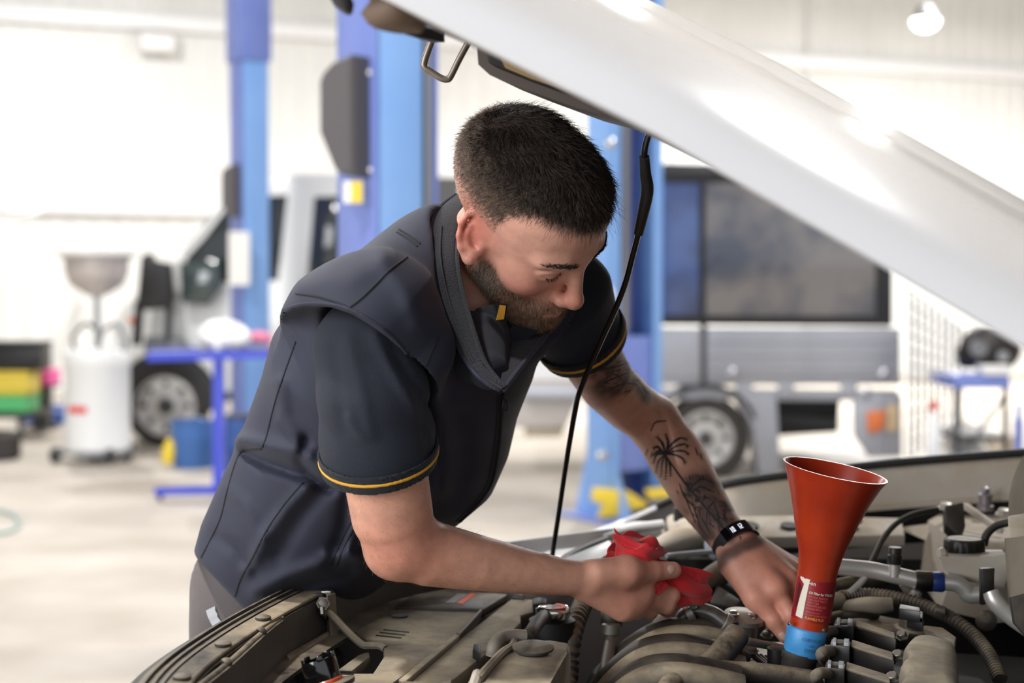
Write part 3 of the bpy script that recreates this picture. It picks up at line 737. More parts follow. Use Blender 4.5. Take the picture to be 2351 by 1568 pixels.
# silver mesh cage behind the tray
cage = empty('mesh_cage', PY(2145, 1050, 10.5) * [1, 1, 0], 0, 'silver wire mesh cage at the rear of the ute tray', 'cage')
def wire(a, b, r, n='wire'): return obj(n, tube([a, b], r, 6, 1, smooth=False), M_steel, cage)
for k in range(9):
    f = k / 8; wire(PY(2085 + 125 * f, 662 + 90 * f, 10.5 + 0.6 * f), PY(2085 + 120 * f, 1050 - 60 * f, 10.5 + 0.6 * f), 0.012, 'post' if k in (0, 8) else 'wire')
for k in range(12):
    f = k / 11; wire(PY(2085, 662 + 388 * f, 10.5), PY(2208, 752 + 230 * f, 11.1), 0.008)
# bench with parts at the far right
sb = empty('parts_stand', PY(2260, 1060, 10.0) * [1, 1, 0], 0, 'blue topped steel parts stand at the right edge', 'stand')
def ss(pts, y0, y1, bev=0.0, Y=10.0): return facing(side(pts, y0, y1, bev, Y))
obj('stand_top', ss([(2192, 862), (2320, 862), (2320, 892), (2192, 892)], 0, 0.6, 0.01), M_lblue, sb)
for x in (2196, 2308): obj('leg', ss([(x, 890), (x + 10, 890), (x + 10, 1103), (x, 1103)], 0.02, 0.06), M_dgrey, sb)
obj('brace', bar(2200, 1060, 2312, 900, 10.05, 10.05, 0.025), M_grey, sb)
obj('lower_shelf', ss([(2196, 1000), (2316, 1000), (2316, 1012), (2196, 1012)], 0, 0.6), M_dgrey, sb)
eb = empty('engine_block', PY(2280, 862, 10.2), 0, 'dark greasy engine block on the blue parts stand', 'engine')
obj('block', lump(PY(2270, 806, 10.3), (0.22, 0.16, 0.17), 21, 0.3, 4), mat('greasy iron', S(46, 42, 42), 0.5, 0.3), eb)
obj('pulley', lathe_at([(0.06, 0), (0.06, 0.03), (0.045, 0.03), (0.04, 0.02), (0.01, 0.03)], PY(2245, 800, 10.1), (0, -1, 0), 20), M_grey, eb)
obj('pulley', lathe_at([(0.04, 0), (0.04, 0.03), (0.03, 0.03), (0.01, 0.03)], PY(2300, 818, 10.12), (0, -1, 0), 20), M_steel, eb)
o = empty('parts_tray', PY(2285, 862, 10.1), 0, 'white plastic tray beside the engine block on the parts stand', 'tray')
obj('tray_body', ss([(2252, 838), (2318, 838), (2314, 861), (2256, 861)], -0.02, 0.14, 0.006), M_white, o)
o = empty('jack_stand', PY(2338, 1060, 9.8) * [1, 1, 0], 0, 'upright blue jack tube at the right edge of the picture', 'jack')
obj('jack_tube', lathe([(0.03, 0.0), (0.055, 0.005), (0.055, 0.02), (0.032, 0.03), (0.032, 0.55), (0.02, 0.56), (0.02, 0.66)], 20), M_lblue, o, local=True)
for i, (x, y, c, l) in enumerate(((2225, 1010, S(230, 230, 228), 'white rag heap'), (2160, 1000, S(214, 210, 204), 'pale cloth bundle'), (2290, 1000, S(206, 190, 168), 'tan cloth bundle'))):
    p = PY(x + (60 if i == 1 else 0), 1080 - i * 8, (10.6, 11.9, 10.9)[i]); 
    obj('cloth_bundle', lump((p[0], p[1], 0.16), (0.17, 0.15, 0.2), 30 + i, 0.3), mat(l, c, 0.8), label=l + (' on the floor by the mesh cage', ' behind the mesh cage on the floor', ' under the parts stand')[i], cat='cloth')
p = PY(2135, 930, 10.2); o = empty('oil_bottle', (p[0], p[1] - 0.1, 0), 0, 'red and white bottle standing beside the mesh cage', 'bottle')
obj('bottle_body', lathe([(0.05, 0), (0.055, 0.01), (0.055, 0.5), (0.03, 0.56), (0.02, 0.57), (0.02, 0.6)], 18), M_white, o, local=True)
obj('bottle_cap', lathe([(0.026, 0.59), (0.026, 0.65), (0.02, 0.66)], 16), mat('red cap', S(200, 50, 50), 0.4), o, local=True)
p = PY(2175, 1060, 9.7); 
bc = empty('crate', (p[0], p[1], 0), 0, 'low blue crate on the floor beside the mesh cage', 'crate')
obj('crate_side', join(boxc(-0.3, 0.3, -0.2, -0.18, 0, 0.16), boxc(-0.3, 0.3, 0.18, 0.2, 0, 0.16), boxc(-0.3, -0.28, -0.2, 0.2, 0, 0.16), boxc(0.28, 0.3, -0.2, 0.2, 0, 0.16)), mat('crate blue', S(58, 74, 170), 0.5), bc, local=True)
obj('crate_floor', boxc(-0.29, 0.29, -0.19, 0.19, 0, 0.02), MATS['crate blue'], bc, local=True)
o = empty('ramp_board', PZ(1900, 1060, 0.0), 0.1, 'pale board lying on the floor behind the funnel', 'board')
obj('board', boxc(-0.45, 0.6, -0.6, 0.5, 0.0, 0.05, 0.006), mat('pale board', S(205, 200, 196), 0.6), o, local=True); obj('edge_strip', boxc(-0.45, 0.6, -0.63, -0.6, 0, 0.055), M_grey, o, local=True)
# ================================================================== the car under repair
CA = math.radians(14)
CL_ = np.array([math.cos(CA), -math.sin(CA), 0]); CT_ = np.array([math.sin(CA), math.cos(CA), 0])
def C(u, t, z): return CL_ * u + CT_ * t + np.array([0, 0, z])
M_paint = mat('silver white car paint', S(206, 206, 209), 0.24, 0.15, coat=1.0)
M_inner = mat('dusty body paint', S(196, 188, 176), 0.5, dust=0.8, dustcol=S(178, 160, 134))
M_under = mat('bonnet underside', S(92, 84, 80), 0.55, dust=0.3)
M_plast = mat('dusty black plastic', S(46, 43, 41), 0.5, dust=1.1, dustcol=S(172, 156, 130), dscale=9)
M_plast2 = mat('lightly dusted plastic', S(50, 47, 46), 0.45, dust=0.65, dustcol=S(156, 141, 118), dscale=22)
M_tan = mat('heavy dust plastic', S(122, 112, 98), 0.75, col2=S(98, 91, 82), vscale=9, dust=0.9, dustcol=S(184, 169, 142))
M_bayblk = mat('bay black', S(12, 12, 12), 0.6, dust=0.10, dustcol=S(80, 72, 62))  # black parts; also stands in for shade in the bay's gaps
M_rubber = mat('black rubber', S(28, 27, 27), 0.55, dust=0.25)
M_hose = mat('dusty rubber hose', S(56, 51, 47), 0.5, dust=0.95, dustcol=S(160, 144, 118), dscale=30)
M_alu = mat('aluminium pipe', S(208, 204, 198), 0.38, 0.55, dust=0.15)
M_engalu = mat('cast aluminium', S(150, 146, 140), 0.45, 0.8, dust=0.4)
M_cream = mat('reservoir plastic', S(206, 198, 184), 0.35, dust=0.3, sss=0.2)
M_coil = mat('coil black', S(16, 15, 17), 0.4, dust=0.25)
M_chrome = mat('chrome', S(214, 212, 208), 0.18, 1.0)
M_seal = mat('seal rubber', S(34, 33, 34), 0.5)
M_orange = mat('orange print', S(232, 100, 66), 0.6)
M_print = mat('pale print', S(168, 170, 176), 0.6)

car = empty('car', C(0, 1.72, 0) * [1, 1, 0], 0, 'silver car with raised bonnet and dusty open engine bay', 'car')

def block(px, z, h, m, name, bev=0.0, parent=None, **k):
    """outline in pixels on the plane at height z, extruded down by h"""
    P = [PZ(x, y, z) for x, y in px]
    return obj(name, facing(slab3(P, h, n=(0, 0, 1), bev=bev)), m, parent or car, **k)
def pzs(lst): return np.array([PZ(*p) for p in lst])
def pys(lst): return np.array([PY(*p) for p in lst])

# ------------------------------------------------------------------ front edge: fascia strips following the bow of the nose
front = [(1.05, -0.62), (1.227, -0.682), (1.393, -0.706), (1.58, -0.712), (1.765, -0.702), (1.87, -0.666), (2.02, -0.56), (2.15, -0.46), (2.3, -0.33)]
def fline(du, z, t0=0, t1=None):
    P = [C(u + du, t, z) for t, u in front]; return catmull(P, 8)
def strip(name, d0, d1, z0, z1, th, m, parent=None):
    a, b = fline(d0, z0)[:47], fline(d1, z1)[:47]; G = np.stack([a, b], 1)
    return obj(name, facing(sheet(G, th, n=(0, 0, 1))), m, parent or car)
strip('fascia_lip', 0.0, 0.012, 1.030, 1.036, 0.01, M_seal)
strip('fascia_strip', 0.013, 0.040, 1.037, 1.039, 0.012, M_plast2)
strip('fascia_groove', 0.036, 0.044, 1.030, 1.030, 0.01, M_bayblk)
strip('fascia_strip', 0.042, 0.062, 1.038, 1.036, 0.014, M_plast)
strip('fascia_rib', 0.020, 0.023, 1.0415, 1.0415, 0.005, M_plast2); strip('fascia_rib', 0.030, 0.033, 1.0415, 1.0415, 0.005, M_plast2)
G = np.stack([fline(-0.0, 1.03), fline(0.008, 0.98), fline(0.03, 0.85), fline(0.04, 0.6), fline(0.07, 0.32)], 1)
obj('bumper', facing(sheet(G, 0.01)), M_paint, car)
G = np.stack([fline(0.062, 1.031), fline(0.065, 1.005), fline(0.068, 0.984), fline(0.10, 0.980)], 1)
obj('grille_back_panel', facing(sheet(G[3:48], 0.005)), M_plast2, car)
obj('panel_edge', tube(fline(0.063, 1.034)[3:47], 0.0028, 8, 1, smooth=False), M_plast, car)
for (x, y) in ((418, 1556), (512, 1480), (604, 1420)):
    obj('push_clip', lathe_at([(0.009, 0), (0.009, 0.002), (0.005, 0.004), (0.002, 0.004)], PZ(x, y, 1.038), (0, 0, 1), 14), M_plast2, car)
# raised shield half in front of the radiator, with its beaded edge
sp = pzs([(448, 1584, 1.03), (520, 1528, 1.03), (600, 1456, 1.03), (640, 1424, 1.03), (650, 1424, 1.03)]); dn = np.array([0.004, 0, -0.047])
obj('radiator_shield', facing(sheet(np.stack([sp, sp + dn * 0.5, sp + dn], 1), 0.006)), M_plast2, car)
obj('shield_edge', tube(sp, 0.0038, 10, 4), M_plast, car)
for p in (sp[1], sp[2]): obj('edge_notch', lathe_at([(0.006, -0.004), (0.0065, 0.0), (0.005, 0.004)], p + [0, 0, 0.002], (0.6, 0.5, 0.2), 10), M_plast2, car)
# centre stay with latch, hook and safety lever
tp_ = pzs([(737, 1352, 1.036), (757, 1350, 1.036), (770, 1362, 1.036), (752, 1367, 1.036)])
stay = obj('centre_stay', facing(loft([tp_, tp_ + [0.004, -0.004, -0.052]], True, True)), M_tan, car)
block([(735, 1350), (757, 1349), (760, 1356), (737, 1357)], 1.040, 0.006, M_chrome, 'stay_cap', 0.001)
obj('bonnet_latch', facing(slab3(pys([(722, 1362, 1.73), (742, 1360, 1.73), (752, 1395, 1.72), (748, 1425, 1.71), (736, 1415, 1.71), (722, 1390, 1.72)]), 0.012, n=(0.3, -1, 0.3), bev=0.002)), M_bayblk, car)
obj('latch_bolt', hexbolt(PY(741, 1386, 1.715), (0.3, -1, 0.4), 0.006), M_engalu, car)
obj('latch_spring', tube(pys([(739, 1396, 1.71), (741, 1412, 1.705)]), 0.004, 8, 2), M_chrome, car)
obj('safety_lever', tube(pys([(750, 1406, 1.72), (762, 1412, 1.715), (800, 1452, 1.70), (832, 1480, 1.685), (850, 1482, 1.68), (872, 1483, 1.675), (884, 1490, 1.67)]), 0.0046, 8, 8), M_tan, car)
obj('crossbar', facing(slab3(pzs([(655, 1502, 0.990), (772, 1436, 0.990), (784, 1437, 0.990), (664, 1512, 0.990)]), 0.012, n=(0, 0, 1), bev=0.002)), M_tan, car)
# dark duct, fan shroud corner behind the shield
obj('air_duct', facing(loft([[PZ(668, 1520, 0.955), PZ(760, 1466, 0.955), PZ(785, 1500, 0.955), PZ(700, 1560, 0.955)], [PZ(665, 1560, 0.90), PZ(770, 1500, 0.90), PZ(800, 1560, 0.90), PZ(700, 1610, 0.90)]], True, True)), M_plast2, car)
obj('stay_bar', facing(slab3(pzs([(770, 1540, 0.975), (822, 1502, 0.975), (848, 1494, 0.975), (850, 1506, 0.975), (800, 1546, 0.975)]), 0.014, n=(0, 0, 1), bev=0.003)), M_tan, car)
# radiator cover with printed panel and slots
block([(812, 1447), (902, 1388), (978, 1346), (1060, 1352), (1112, 1396), (1052, 1462), (900, 1568), (860, 1610), (690, 1610), (735, 1552), (770, 1545), (855, 1545), (882, 1504), (880, 1484), (960, 1476), (930, 1470), (838, 1464)], 0.985, 0.014, M_tan, 'radiator_cover', 0.003)
block([(905, 1392), (980, 1347), (1166, 1364), (1110, 1398)], 0.9885, 0.012, M_plast2, 'cover_flap', 0.002)
for i in range(3):
    block([(881 - i * 9, 1444 + i * 6.5), (939 - i * 9, 1450 + i * 6.5), (938 - i * 9, 1452 + i * 6.5), (880 - i * 9, 1446 + i * 6.5)], 0.9856, 0.004, M_bayblk, 'slot')
for i in range(3):
    block([(778 - i * 5, 1539 + i * 6), (818 - i * 5, 1541 + i * 6), (817 - i * 5, 1543 + i * 6), (777 - i * 5, 1541 + i * 6)], 0.9856, 0.004, M_bayblk, 'slot')
block([(1047, 1383), (1080, 1362), (1092, 1363), (1062, 1387)], 0.9893, 0.001, M_orange, 'orange_print')
for i in range(4): block([(1022 + i * 6, 1384 - i * 0.5), (1052 + i * 6, 1363), (1055 + i * 6, 1363), (1025 + i * 6, 1385 - i * 0.5)], 0.9893, 0.001, M_print, 'caution_print')
obj('handle_hole', lathe_at([(0.011, 0), (0.011, 0.001), (0.002, 0.001)], PZ(918, 1414, 0.986), (0, 0, 1), 16), M_bayblk, car)
block([(1102, 1397), (1108, 1399), (1056, 1456), (1047, 1452)], 0.9895, 0.006, M_plast2, 'cover_rib', 0.001)
block([(1046, 1454), (1056, 1458), (928, 1566), (915, 1560)], 0.988, 0.008, M_tan, 'cover_rib', 0.001)
# radiator top support
block([(1176, 1372), (1250, 1378), (1262, 1396), (1232, 1402), (1196, 1412), (1196, 1428), (1132, 1490), (1106, 1508), (1030, 1568), (990, 1610), (890, 1610), (1060, 1462)], 0.982, 0.02, M_tan, 'radiator_support', 0.003)
block([(1088, 1478), (1103, 1478), (1103, 1500), (1085, 1492)], 0.992, 0.012, M_bayblk, 'clip', 0.001)
block([(1222, 1373), (1240, 1370), (1256, 1374), (1254, 1384), (1224, 1386)], 0.994, 0.014, M_bayblk, 'clip', 0.002)
block([(1180, 1364), (1205, 1364), (1203, 1374), (1176, 1373)], 0.984, 0.01, M_bayblk, 'vent', 0.001)
block([(880, 1600), (925, 1562), (1010, 1568), (1040, 1554), (1034, 1570), (980, 1620)], 0.99, 0.012, M_plast2, 'shroud_step', 0.002)
# ------------------------------------------------------------------ radiator neck, cap and hoses
neck = obj('radiator_neck', lathe_at([(0.030, -0.06), (0.030, 0.0), (0.022, 0.004), (0.022, 0.014)], PZ(1268, 1422, 0.985), (0, 0, 1), 24), M_bayblk, car)
cc = PZ(1270, 1394, 1.008)
a = np.linspace(0, 2 * math.pi, 48, endpoint=False)
rr = 0.0195 + 0.0022 * np.clip(np.cos(2 * a), 0, 1) ** 3
ring = lambda s, z: np.stack([cc[0] + np.cos(a + 0.2) * rr * s, cc[1] + np.sin(a + 0.2) * rr * s, np.full(48, cc[2] + z)], 1)
cap = obj('radiator_cap', facing(loft([ring(0.92, -0.014), ring(1.0, -0.012), ring(1.0, -0.003), ring(0.93, 0.0), ring(0.86, 0.0015), ring(0.8, 0.0005), ring(0.1, 0.0005)], True, True)), M_chrome, car)
obj('cap_print', facing(sweep(np.array([cc + [math.cos(t) * 0.0135, math.sin(t) * 0.0135, 0.0012] for t in np.linspace(-1.5, 1.3, 12)]), [(-0.003, -0.0004), (0.003, -0.0004), (0.003, 0.0004), (-0.003, 0.0004)])), M_orange, cap)
for k in range(3):
    v, f = text_mesh(('WARNING', 'DO NOT', 'OPEN HOT')[k], 0.0048, 'CENTER'); v[:, 1] += 0.004 - k * 0.005; v[:, 0] -= 0.002
    obj('cap_lettering', xf((v, f), frame(cc + [0, 0, 0.0012], (1, -0.1, 0), (0.1, 1, 0))), M_blk, cap, smooth=False)
obj('overflow_hose', tube(pzs([(1132, 1506, 0.99), (1135, 1485, 1.0), (1150, 1466, 1.005), (1178, 1461, 1.005), (1206, 1463, 1.003)]), 0.0085, 12), mat('grey hose', S(120, 114, 106), 0.5, dust=0.6), car)
obj('neck_hose', tube(pzs([(1212, 1474, 0.992), (1220, 1452, 1.0), (1236, 1428, 1.002), (1252, 1414, 1.0)]), 0.0085, 12), M_rubber, car)
obj('hose_end', lathe_at([(0.0095, -0.006), (0.0095, 0.012), (0.006, 0.014)], PZ(1212, 1476, 0.99), (-0.2, -0.6, 0.5), 14), M_rubber, car)
# coolant reservoir
rz_ = 0.998
res = obj('coolant_reservoir', facing(loft([pzs([(1182, 1474, rz_), (1262, 1470, rz_), (1298, 1476, rz_), (1302, 1500, rz_), (1245, 1600, rz_), (1060, 1600, rz_), (1085, 1560, rz_), (1130, 1512, rz_)]),
    pzs([(1176, 1478, rz_ - 0.008), (1262, 1473, rz_ - 0.008), (1304, 1478, rz_ - 0.01), (1310, 1504, rz_ - 0.01), (1262, 1610, rz_ - 0.01), (1050, 1606, rz_ - 0.01), (1076, 1564, rz_ - 0.008), (1122, 1516, rz_ - 0.008)]),
    pzs([(1176, 1478, rz_ - 0.008), (1262, 1473, rz_ - 0.008), (1304, 1478, rz_ - 0.01), (1310, 1504, rz_ - 0.01), (1262, 1610, rz_ - 0.01), (1050, 1606, rz_ - 0.01), (1076, 1564, rz_ - 0.008), (1122, 1516, rz_ - 0.008)]) - [0, 0, 0.09]], True, True)), M_tan, car, sharp=60)
obj('reservoir_rib', tube(pzs([(1098, 1560, rz_ + 0.003), (1150, 1502, rz_ + 0.003), (1176, 1484, rz_ + 0.003), (1182, 1470, rz_ + 0.003)]), 0.005, 8, 4), M_tan, res)
obj('reservoir_rib', tube(pzs([(1086, 1580, rz_ + 0.002), (1096, 1548, rz_ + 0.003)]), 0.006, 8, 2), M_cream, res)
obj('reservoir_cap', xf(lathe([(0.0165, -0.006), (0.0175, -0.004), (0.018, 0.002), (0.0235, 0.0035), (0.0235, 0.006), (0.018, 0.0075), (0.003, 0.008)], 32), frame(PZ(1224, 1496, rz_ + 0.002), (1, 0, 0), z=(0.05, -0.1, 1))), M_plast2, res)
# side hose and dipstick
obj('radiator_hose', ribbed(pzs([(1346, 1370, 0.99), (1325, 1420, 0.98), (1312, 1470, 0.96), (1306, 1530, 0.93), (1300, 1600, 0.90)]), 0.0135, 0.011, 0.0022, 14), M_hose, car)
dp = obj('oil_tube', tube(pzs([(1402, 1418, 0.985), (1404, 1450, 0.972), (1398, 1500, 0.95), (1385, 1570, 0.92)]), [0.0065, 0.0065, 0.008, 0.008], 12), M_engalu, car)
obj('tube_cap', lathe_at([(0.0125, -0.012), (0.014, -0.010), (0.014, 0.004), (0.012, 0.007), (0.003, 0.0075)], PZ(1404, 1416, 0.99), (0, 0, 1), 22), M_plast2, dp)
obj('tube_collar', lathe_at([(0.010, -0.008), (0.012, -0.006), (0.012, 0.006), (0.010, 0.008)], PZ(1403, 1444, 0.976), (0, 0.1, 1), 16), M_engalu, dp)
obj('tube_bracket', facing(slab3(pzs([(1370, 1528, 0.93), (1382, 1520, 0.93), (1386, 1556, 0.93), (1364, 1564, 0.93)]), 0.02, n=(0, -1, 0.4), bev=0.003)), M_bayblk, dp)
obj('bolt', hexbolt(PZ(1447, 1497, 0.95), (0, -0.6, 0.8), 0.007), M_hose, car)
# ------------------------------------------------------------------ intake manifold
man_ = obj('intake_manifold', facing(loft([pys([(1560, 1500, 1.80), (1760, 1520, 1.80), (1760, 1620, 1.62), (1500, 1620, 1.58)]), pys([(1560, 1560, 1.84), (1780, 1560, 1.84), (1780, 1700, 1.62), (1480, 1700, 1.58)])], True, True)), M_plast2, car)
def runner(pts, Y, r):
    P = pys([(x, y, Y) for x, y in pts]); o = obj('intake_runner', tube(P, r, 20, 8), M_plast, man_)
    d = np.array([0, 0.021, 0.0]); obj('runner_seam', tube(P + d + [0, 0, 0.006], r * 0.92, 14, 8), M_rubber, o)
runner([(1372, 1610), (1412, 1556), (1455, 1514), (1510, 1480), (1565, 1468), (1640, 1474), (1720, 1500)], 1.77, 0.0185)
runner([(1376, 1630), (1420, 1574), (1475, 1530), (1540, 1513), (1615, 1520), (1700, 1545)], 1.685, 0.021)
runner([(1410, 1640), (1440, 1600), (1490, 1570), (1545, 1562), (1615, 1570), (1700, 1590)], 1.60, 0.021)
for x, y, Y in ((1537, 1467, 1.755), (1470, 1561, 1.60)):
    b = obj('ball_stud', lathe_at([(0.001, 0.0055), (0.004, 0.004), (0.0058, 0.0), (0.004, -0.004), (0.003, -0.006), (0.003, -0.016), (0.006, -0.018), (0.006, -0.02)], PY(x, y, Y), (0, 0, 1), 18), M_blk, man_)
# T hose and its long branch
obj('breather_hose', tube(pys([(1612, 1548, 1.655), (1640, 1520, 1.66), (1668, 1488, 1.68), (1692, 1458, 1.70)]), [0.019, 0.0165, 0.0155, 0.0155], 18), M_hose, car)
obj('breather_pipe', tube(pys([(1520, 1610, 1.55), (1540, 1572, 1.58), (1585, 1548, 1.62), (1640, 1540, 1.64), (1760, 1548, 1.64), (1860, 1562, 1.64), (1990, 1580, 1.64)]), 0.0125, 16), M_hose, car)
obj('elbow_hose', tube(pys([(1560, 1436, 1.80), (1575, 1412, 1.80), (1602, 1402, 1.80), (1635, 1410, 1.79), (1660, 1426, 1.78), (1680, 1444, 1.77)]), 0.0105, 16), mat('shiny worn hose', S(52, 50, 48), 0.3, dust=0.35, dscale=40), car)
for x, y in ((1583, 1409), (1668, 1432)):
    obj('hose_clamp', lathe_at([(0.0115, -0.005), (0.0125, -0.004), (0.0125, 0.004), (0.0115, 0.005)], PY(x, y, 1.795 if x < 1600 else 1.775), (1, 0, 0.5 if x < 1600 else -0.6), 20, caps=False), M_engalu, car)
obj('clamp_screw', hexbolt(PY(1590, 1396, 1.785), (0, 0, 1), 0.004), mat('green tab', S(70, 120, 96), 0.5), car)
obj('small_hose', tube(pys([(1606, 1424, 1.80), (1622, 1440, 1.80), (1650, 1452, 1.80), (1690, 1462, 1.80)]), 0.006, 10), M_rubber, car)
obj('inlet_pipe', tube(pys([(1490, 1490, 1.84), (1530, 1436, 1.87), (1572, 1380, 1.92), (1640, 1325, 1.98), (1700, 1288, 2.04)]), 0.0175, 18), M_hose, car)
obj('throttle_body', facing(lathe_at([(0.017, -0.02), (0.019, -0.016), (0.019, 0.006), (0.026, 0.008), (0.026, 0.014), (0.016, 0.016), (0.004, 0.018)], PY(1706, 1436, 1.80), (0.1, -0.2, 1), 24)), M_engalu, car)
for dx, dy in ((-22, -6), (20, 2), (0, 12)): obj('flange_bolt', hexbolt(PY(1706 + dx, 1418 + dy, 1.79), (0, 0, 1), 0.005), M_chrome, car)
obj('actuator', facing(slab3(pys([(1645, 1330, 1.95), (1700, 1365, 1.90), (1690, 1400, 1.88), (1628, 1395, 1.90)]), 0.03, n=(0, -0.4, 1), bev=0.004)), M_rubber, car)
obj('support_bracket', facing(slab3(pys([(1690, 1450, 1.74), (1790, 1470, 1.74), (1812, 1482, 1.74), (1808, 1492, 1.735), (1720, 1480, 1.735)]), 0.008, n=(0, -0.3, 1), bev=0.001)), M_engalu, car)
obj('solenoid', lathe_at([(0.012, -0.03), (0.013, 0.0), (0.013, 0.012), (0.009, 0.014), (0.003, 0.014)], PY(1786, 1510, 1.70), (0, 0, 1), 18), M_coil, car)
for k in range(4): obj('injector_rail', tube(pys([(1722 + k * 12, 1500 + k * 3, 1.76), (1782 + k * 6, 1548 + k * 2, 1.70)]), 0.0035, 8, 2), M_rubber, car)
for k, (x, y) in enumerate(((1750, 1432), (1772, 1446), (1738, 1410), (1760, 1460), (1726, 1496), (1700, 1520))):
    obj('bolt', hexbolt(PY(x, y, 1.84 if y < 1480 else 1.75), (0, -0.3, 1), 0.006), M_engalu, car)
obj('cylinder_head', facing(loft([pys([(1640, 1480, 1.93), (1900, 1470, 1.95), (1930, 1500, 1.82), (1650, 1520, 1.80)]), pys([(1640, 1560, 1.97), (1920, 1560, 1.97), (1940, 1600, 1.82), (1640, 1610, 1.80)])], True, True)), M_engalu, car)
# filler neck under the funnel
obj('filler_neck', lathe_at([(0.0225, -0.055), (0.0225, -0.006), (0.024, -0.004), (0.024, 0.002), (0.017, 0.003)], PY(1834, 1500, 1.695), nrm(PY(1840, 1460, 1.695) - PY(1826, 1540, 1.695)), 28), M_plast, car)
# ------------------------------------------------------------------ coils, valve cover, sensor
coils = [((1964, 1421), (2055, 1451), (2057, 1464), (1962, 1438)), ((1955, 1467), (2051, 1496), (2053, 1513), (1952, 1484)), ((1943, 1518), (2045, 1549), (2046, 1567), (1940, 1536))]
for i, q in enumerate(coils):
    z = 0.99 - i * 0.002
    co = block([q[0], q[1], q[2], q[3]], z, 0.034, M_coil, 'ignition_coil', 0.0025)
    block([(q[0][0] + 2, q[0][1] + 1), (q[1][0] - 2, q[1][1] + 1), (q[2][0] - 3, q[2][1] - 2), (q[3][0] + 2, q[3][1] - 2)], z + 0.001, 0.003, M_tan, 'dusty_lid', 0.0008, co)
    dx, dy = q[0][0] - 1964, q[0][1] - 1421
    co2 = block([(1918 + dx, 1420 + dy), (1962 + dx, 1426 + dy), (1960 + dx, 1440 + dy), (1914 + dx, 1434 + dy)], z + 0.002, 0.026, M_coil, 'connector', 0.0015, co)
    block([(1922 + dx, 1417 + dy), (1930 + dx, 1418 + dy), (1929 + dx, 1428 + dy), (1921 + dx, 1427 + dy)], z + 0.006, 0.005, M_print, 'clip', 0.0008, co)
    block([(1947 + dx, 1419 + dy), (1959 + dx, 1420 + dy), (1958 + dx, 1430 + dy), (1946 + dx, 1429 + dy)], z + 0.006, 0.005, M_print, 'clip', 0.0008, co)
    block([(1930 + dx, 1421 + dy), (1947 + dx, 1422 + dy), (1946 + dx, 1430 + dy), (1929 + dx, 1430 + dy)], z + 0.004, 0.003, M_plast2, 'clip_bridge', 0.0006, co)
    obj('coil_bolt', join(lathe_at([(0.0045, 0), (0.0045, 0.010)], PZ(2072 + dx, 1466 + dy, 0.975), (-0.5, -0.3, 0.9), 10), hexbolt(PZ(2072 + dx, 1462 + dy, 0.984), (-0.4, -0.4, 0.9), 0.006, 0.007)), M_engalu, co)
    obj('wire_boot', tube(pzs([(1900 + dx, 1470 + dy, 0.965), (1893 + dx, 1456 + dy, 0.985), (1905 + dx, 1448 + dy, 0.988), (1922 + dx, 1450 + dy, 0.98)]), 0.0062, 12), M_tan, co)
def vcover():
    base = np.array([(2098, 1456), (2130, 1450), (2165, 1458), (2194, 1474), (2200, 1500), (2203, 1570), (2204, 1640), (2050, 1640), (2066, 1578), (2084, 1560), (2072, 1545), (2064, 1530), (2082, 1512), (2076, 1498), (2074, 1484)], float)
    P = catmull(base, 4, True); c = P.mean(0); z = 1.0
    lv = [(0.55, 0.006), (0.8, 0.004), (0.93, -0.002), (0.99, -0.011), (1.0, -0.02), (1.01, -0.06)]
    return facing(loft([np.array([PZ(*(c + (p - c) * s), z) + [0, 0, dz] for p in P]) for s, dz in lv], True, True))
obj('valve_cover', vcover(), M_tan, car, sharp=70)
obj('cover_lip', facing(slab3(pzs([(2120, 1435, 0.985), (2165, 1440, 0.985), (2196, 1462, 0.985), (2192, 1474, 0.985), (2150, 1456, 0.985), (2120, 1450, 0.985)]), 0.012, n=(0, 0, 1), bev=0.002)), M_tan, car)
sn = obj('cam_sensor', lathe_at([(0.020, -0.016), (0.020, -0.004), (0.0195, -0.002), (0.015, 0.0), (0.015, 0.010), (0.012, 0.013), (0.003, 0.014)], PZ(2090, 1440, 0.988), (0.15, -0.1, 1), 28), M_plast, car)
block([(2066, 1386), (2112, 1394), (2113, 1404), (2064, 1396)], 1.022, 0.014, M_coil, 'sensor_plug', 0.0015, sn)
block([(2082, 1398), (2120, 1404), (2118, 1420), (2082, 1412)], 1.012, 0.016, M_coil, 'sensor_plug', 0.0015, sn)
obj('plug_bail', tube(pzs([(2078, 1424, 1.002), (2074, 1418, 1.006), (2080, 1414, 1.008), (2108, 1420, 1.006)]), 0.0016, 6), M_print, sn)
obj('loom_tape', tube(pzs([(1930, 1392, 0.99), (1985, 1388, 1.0), (2020, 1390, 1.002), (2050, 1388, 1.004)]), [0.006, 0.010, 0.011, 0.009], 12), M_tan, car)
obj('wiring_loom', ribbed(pzs([(1930, 1372, 1.0), (1990, 1366, 1.0), (2060, 1374, 1.0), (2130, 1394, 0.995), (2190, 1424, 0.985), (2240, 1464, 0.97), (2276, 1512, 0.955), (2296, 1560, 0.94)]), 0.0095, 0.0055, 0.0014, 14, 14), M_hose, car)
obj('loom_ribbing', tube(pzs([(1880, 1392, 0.995), (1930, 1376, 1.0)]), 0.0105, 12, 2), M_tan, car)
block([(2150, 1388), (2172, 1392), (2170, 1404), (2148, 1400)], 1.0, 0.006, M_plast2, 'loom_tie', 0.001)
obj('lower_pipe', tube(pzs([(1900, 1420, 0.97), (1960, 1408, 0.98), (2010, 1412, 0.97)]), 0.007, 10), M_hose, car)
block([(1930, 1395), (2090, 1425), (2060, 1450), (1940, 1425)], 0.965, 0.02, M_plast, 'rocker_cover', 0.004)
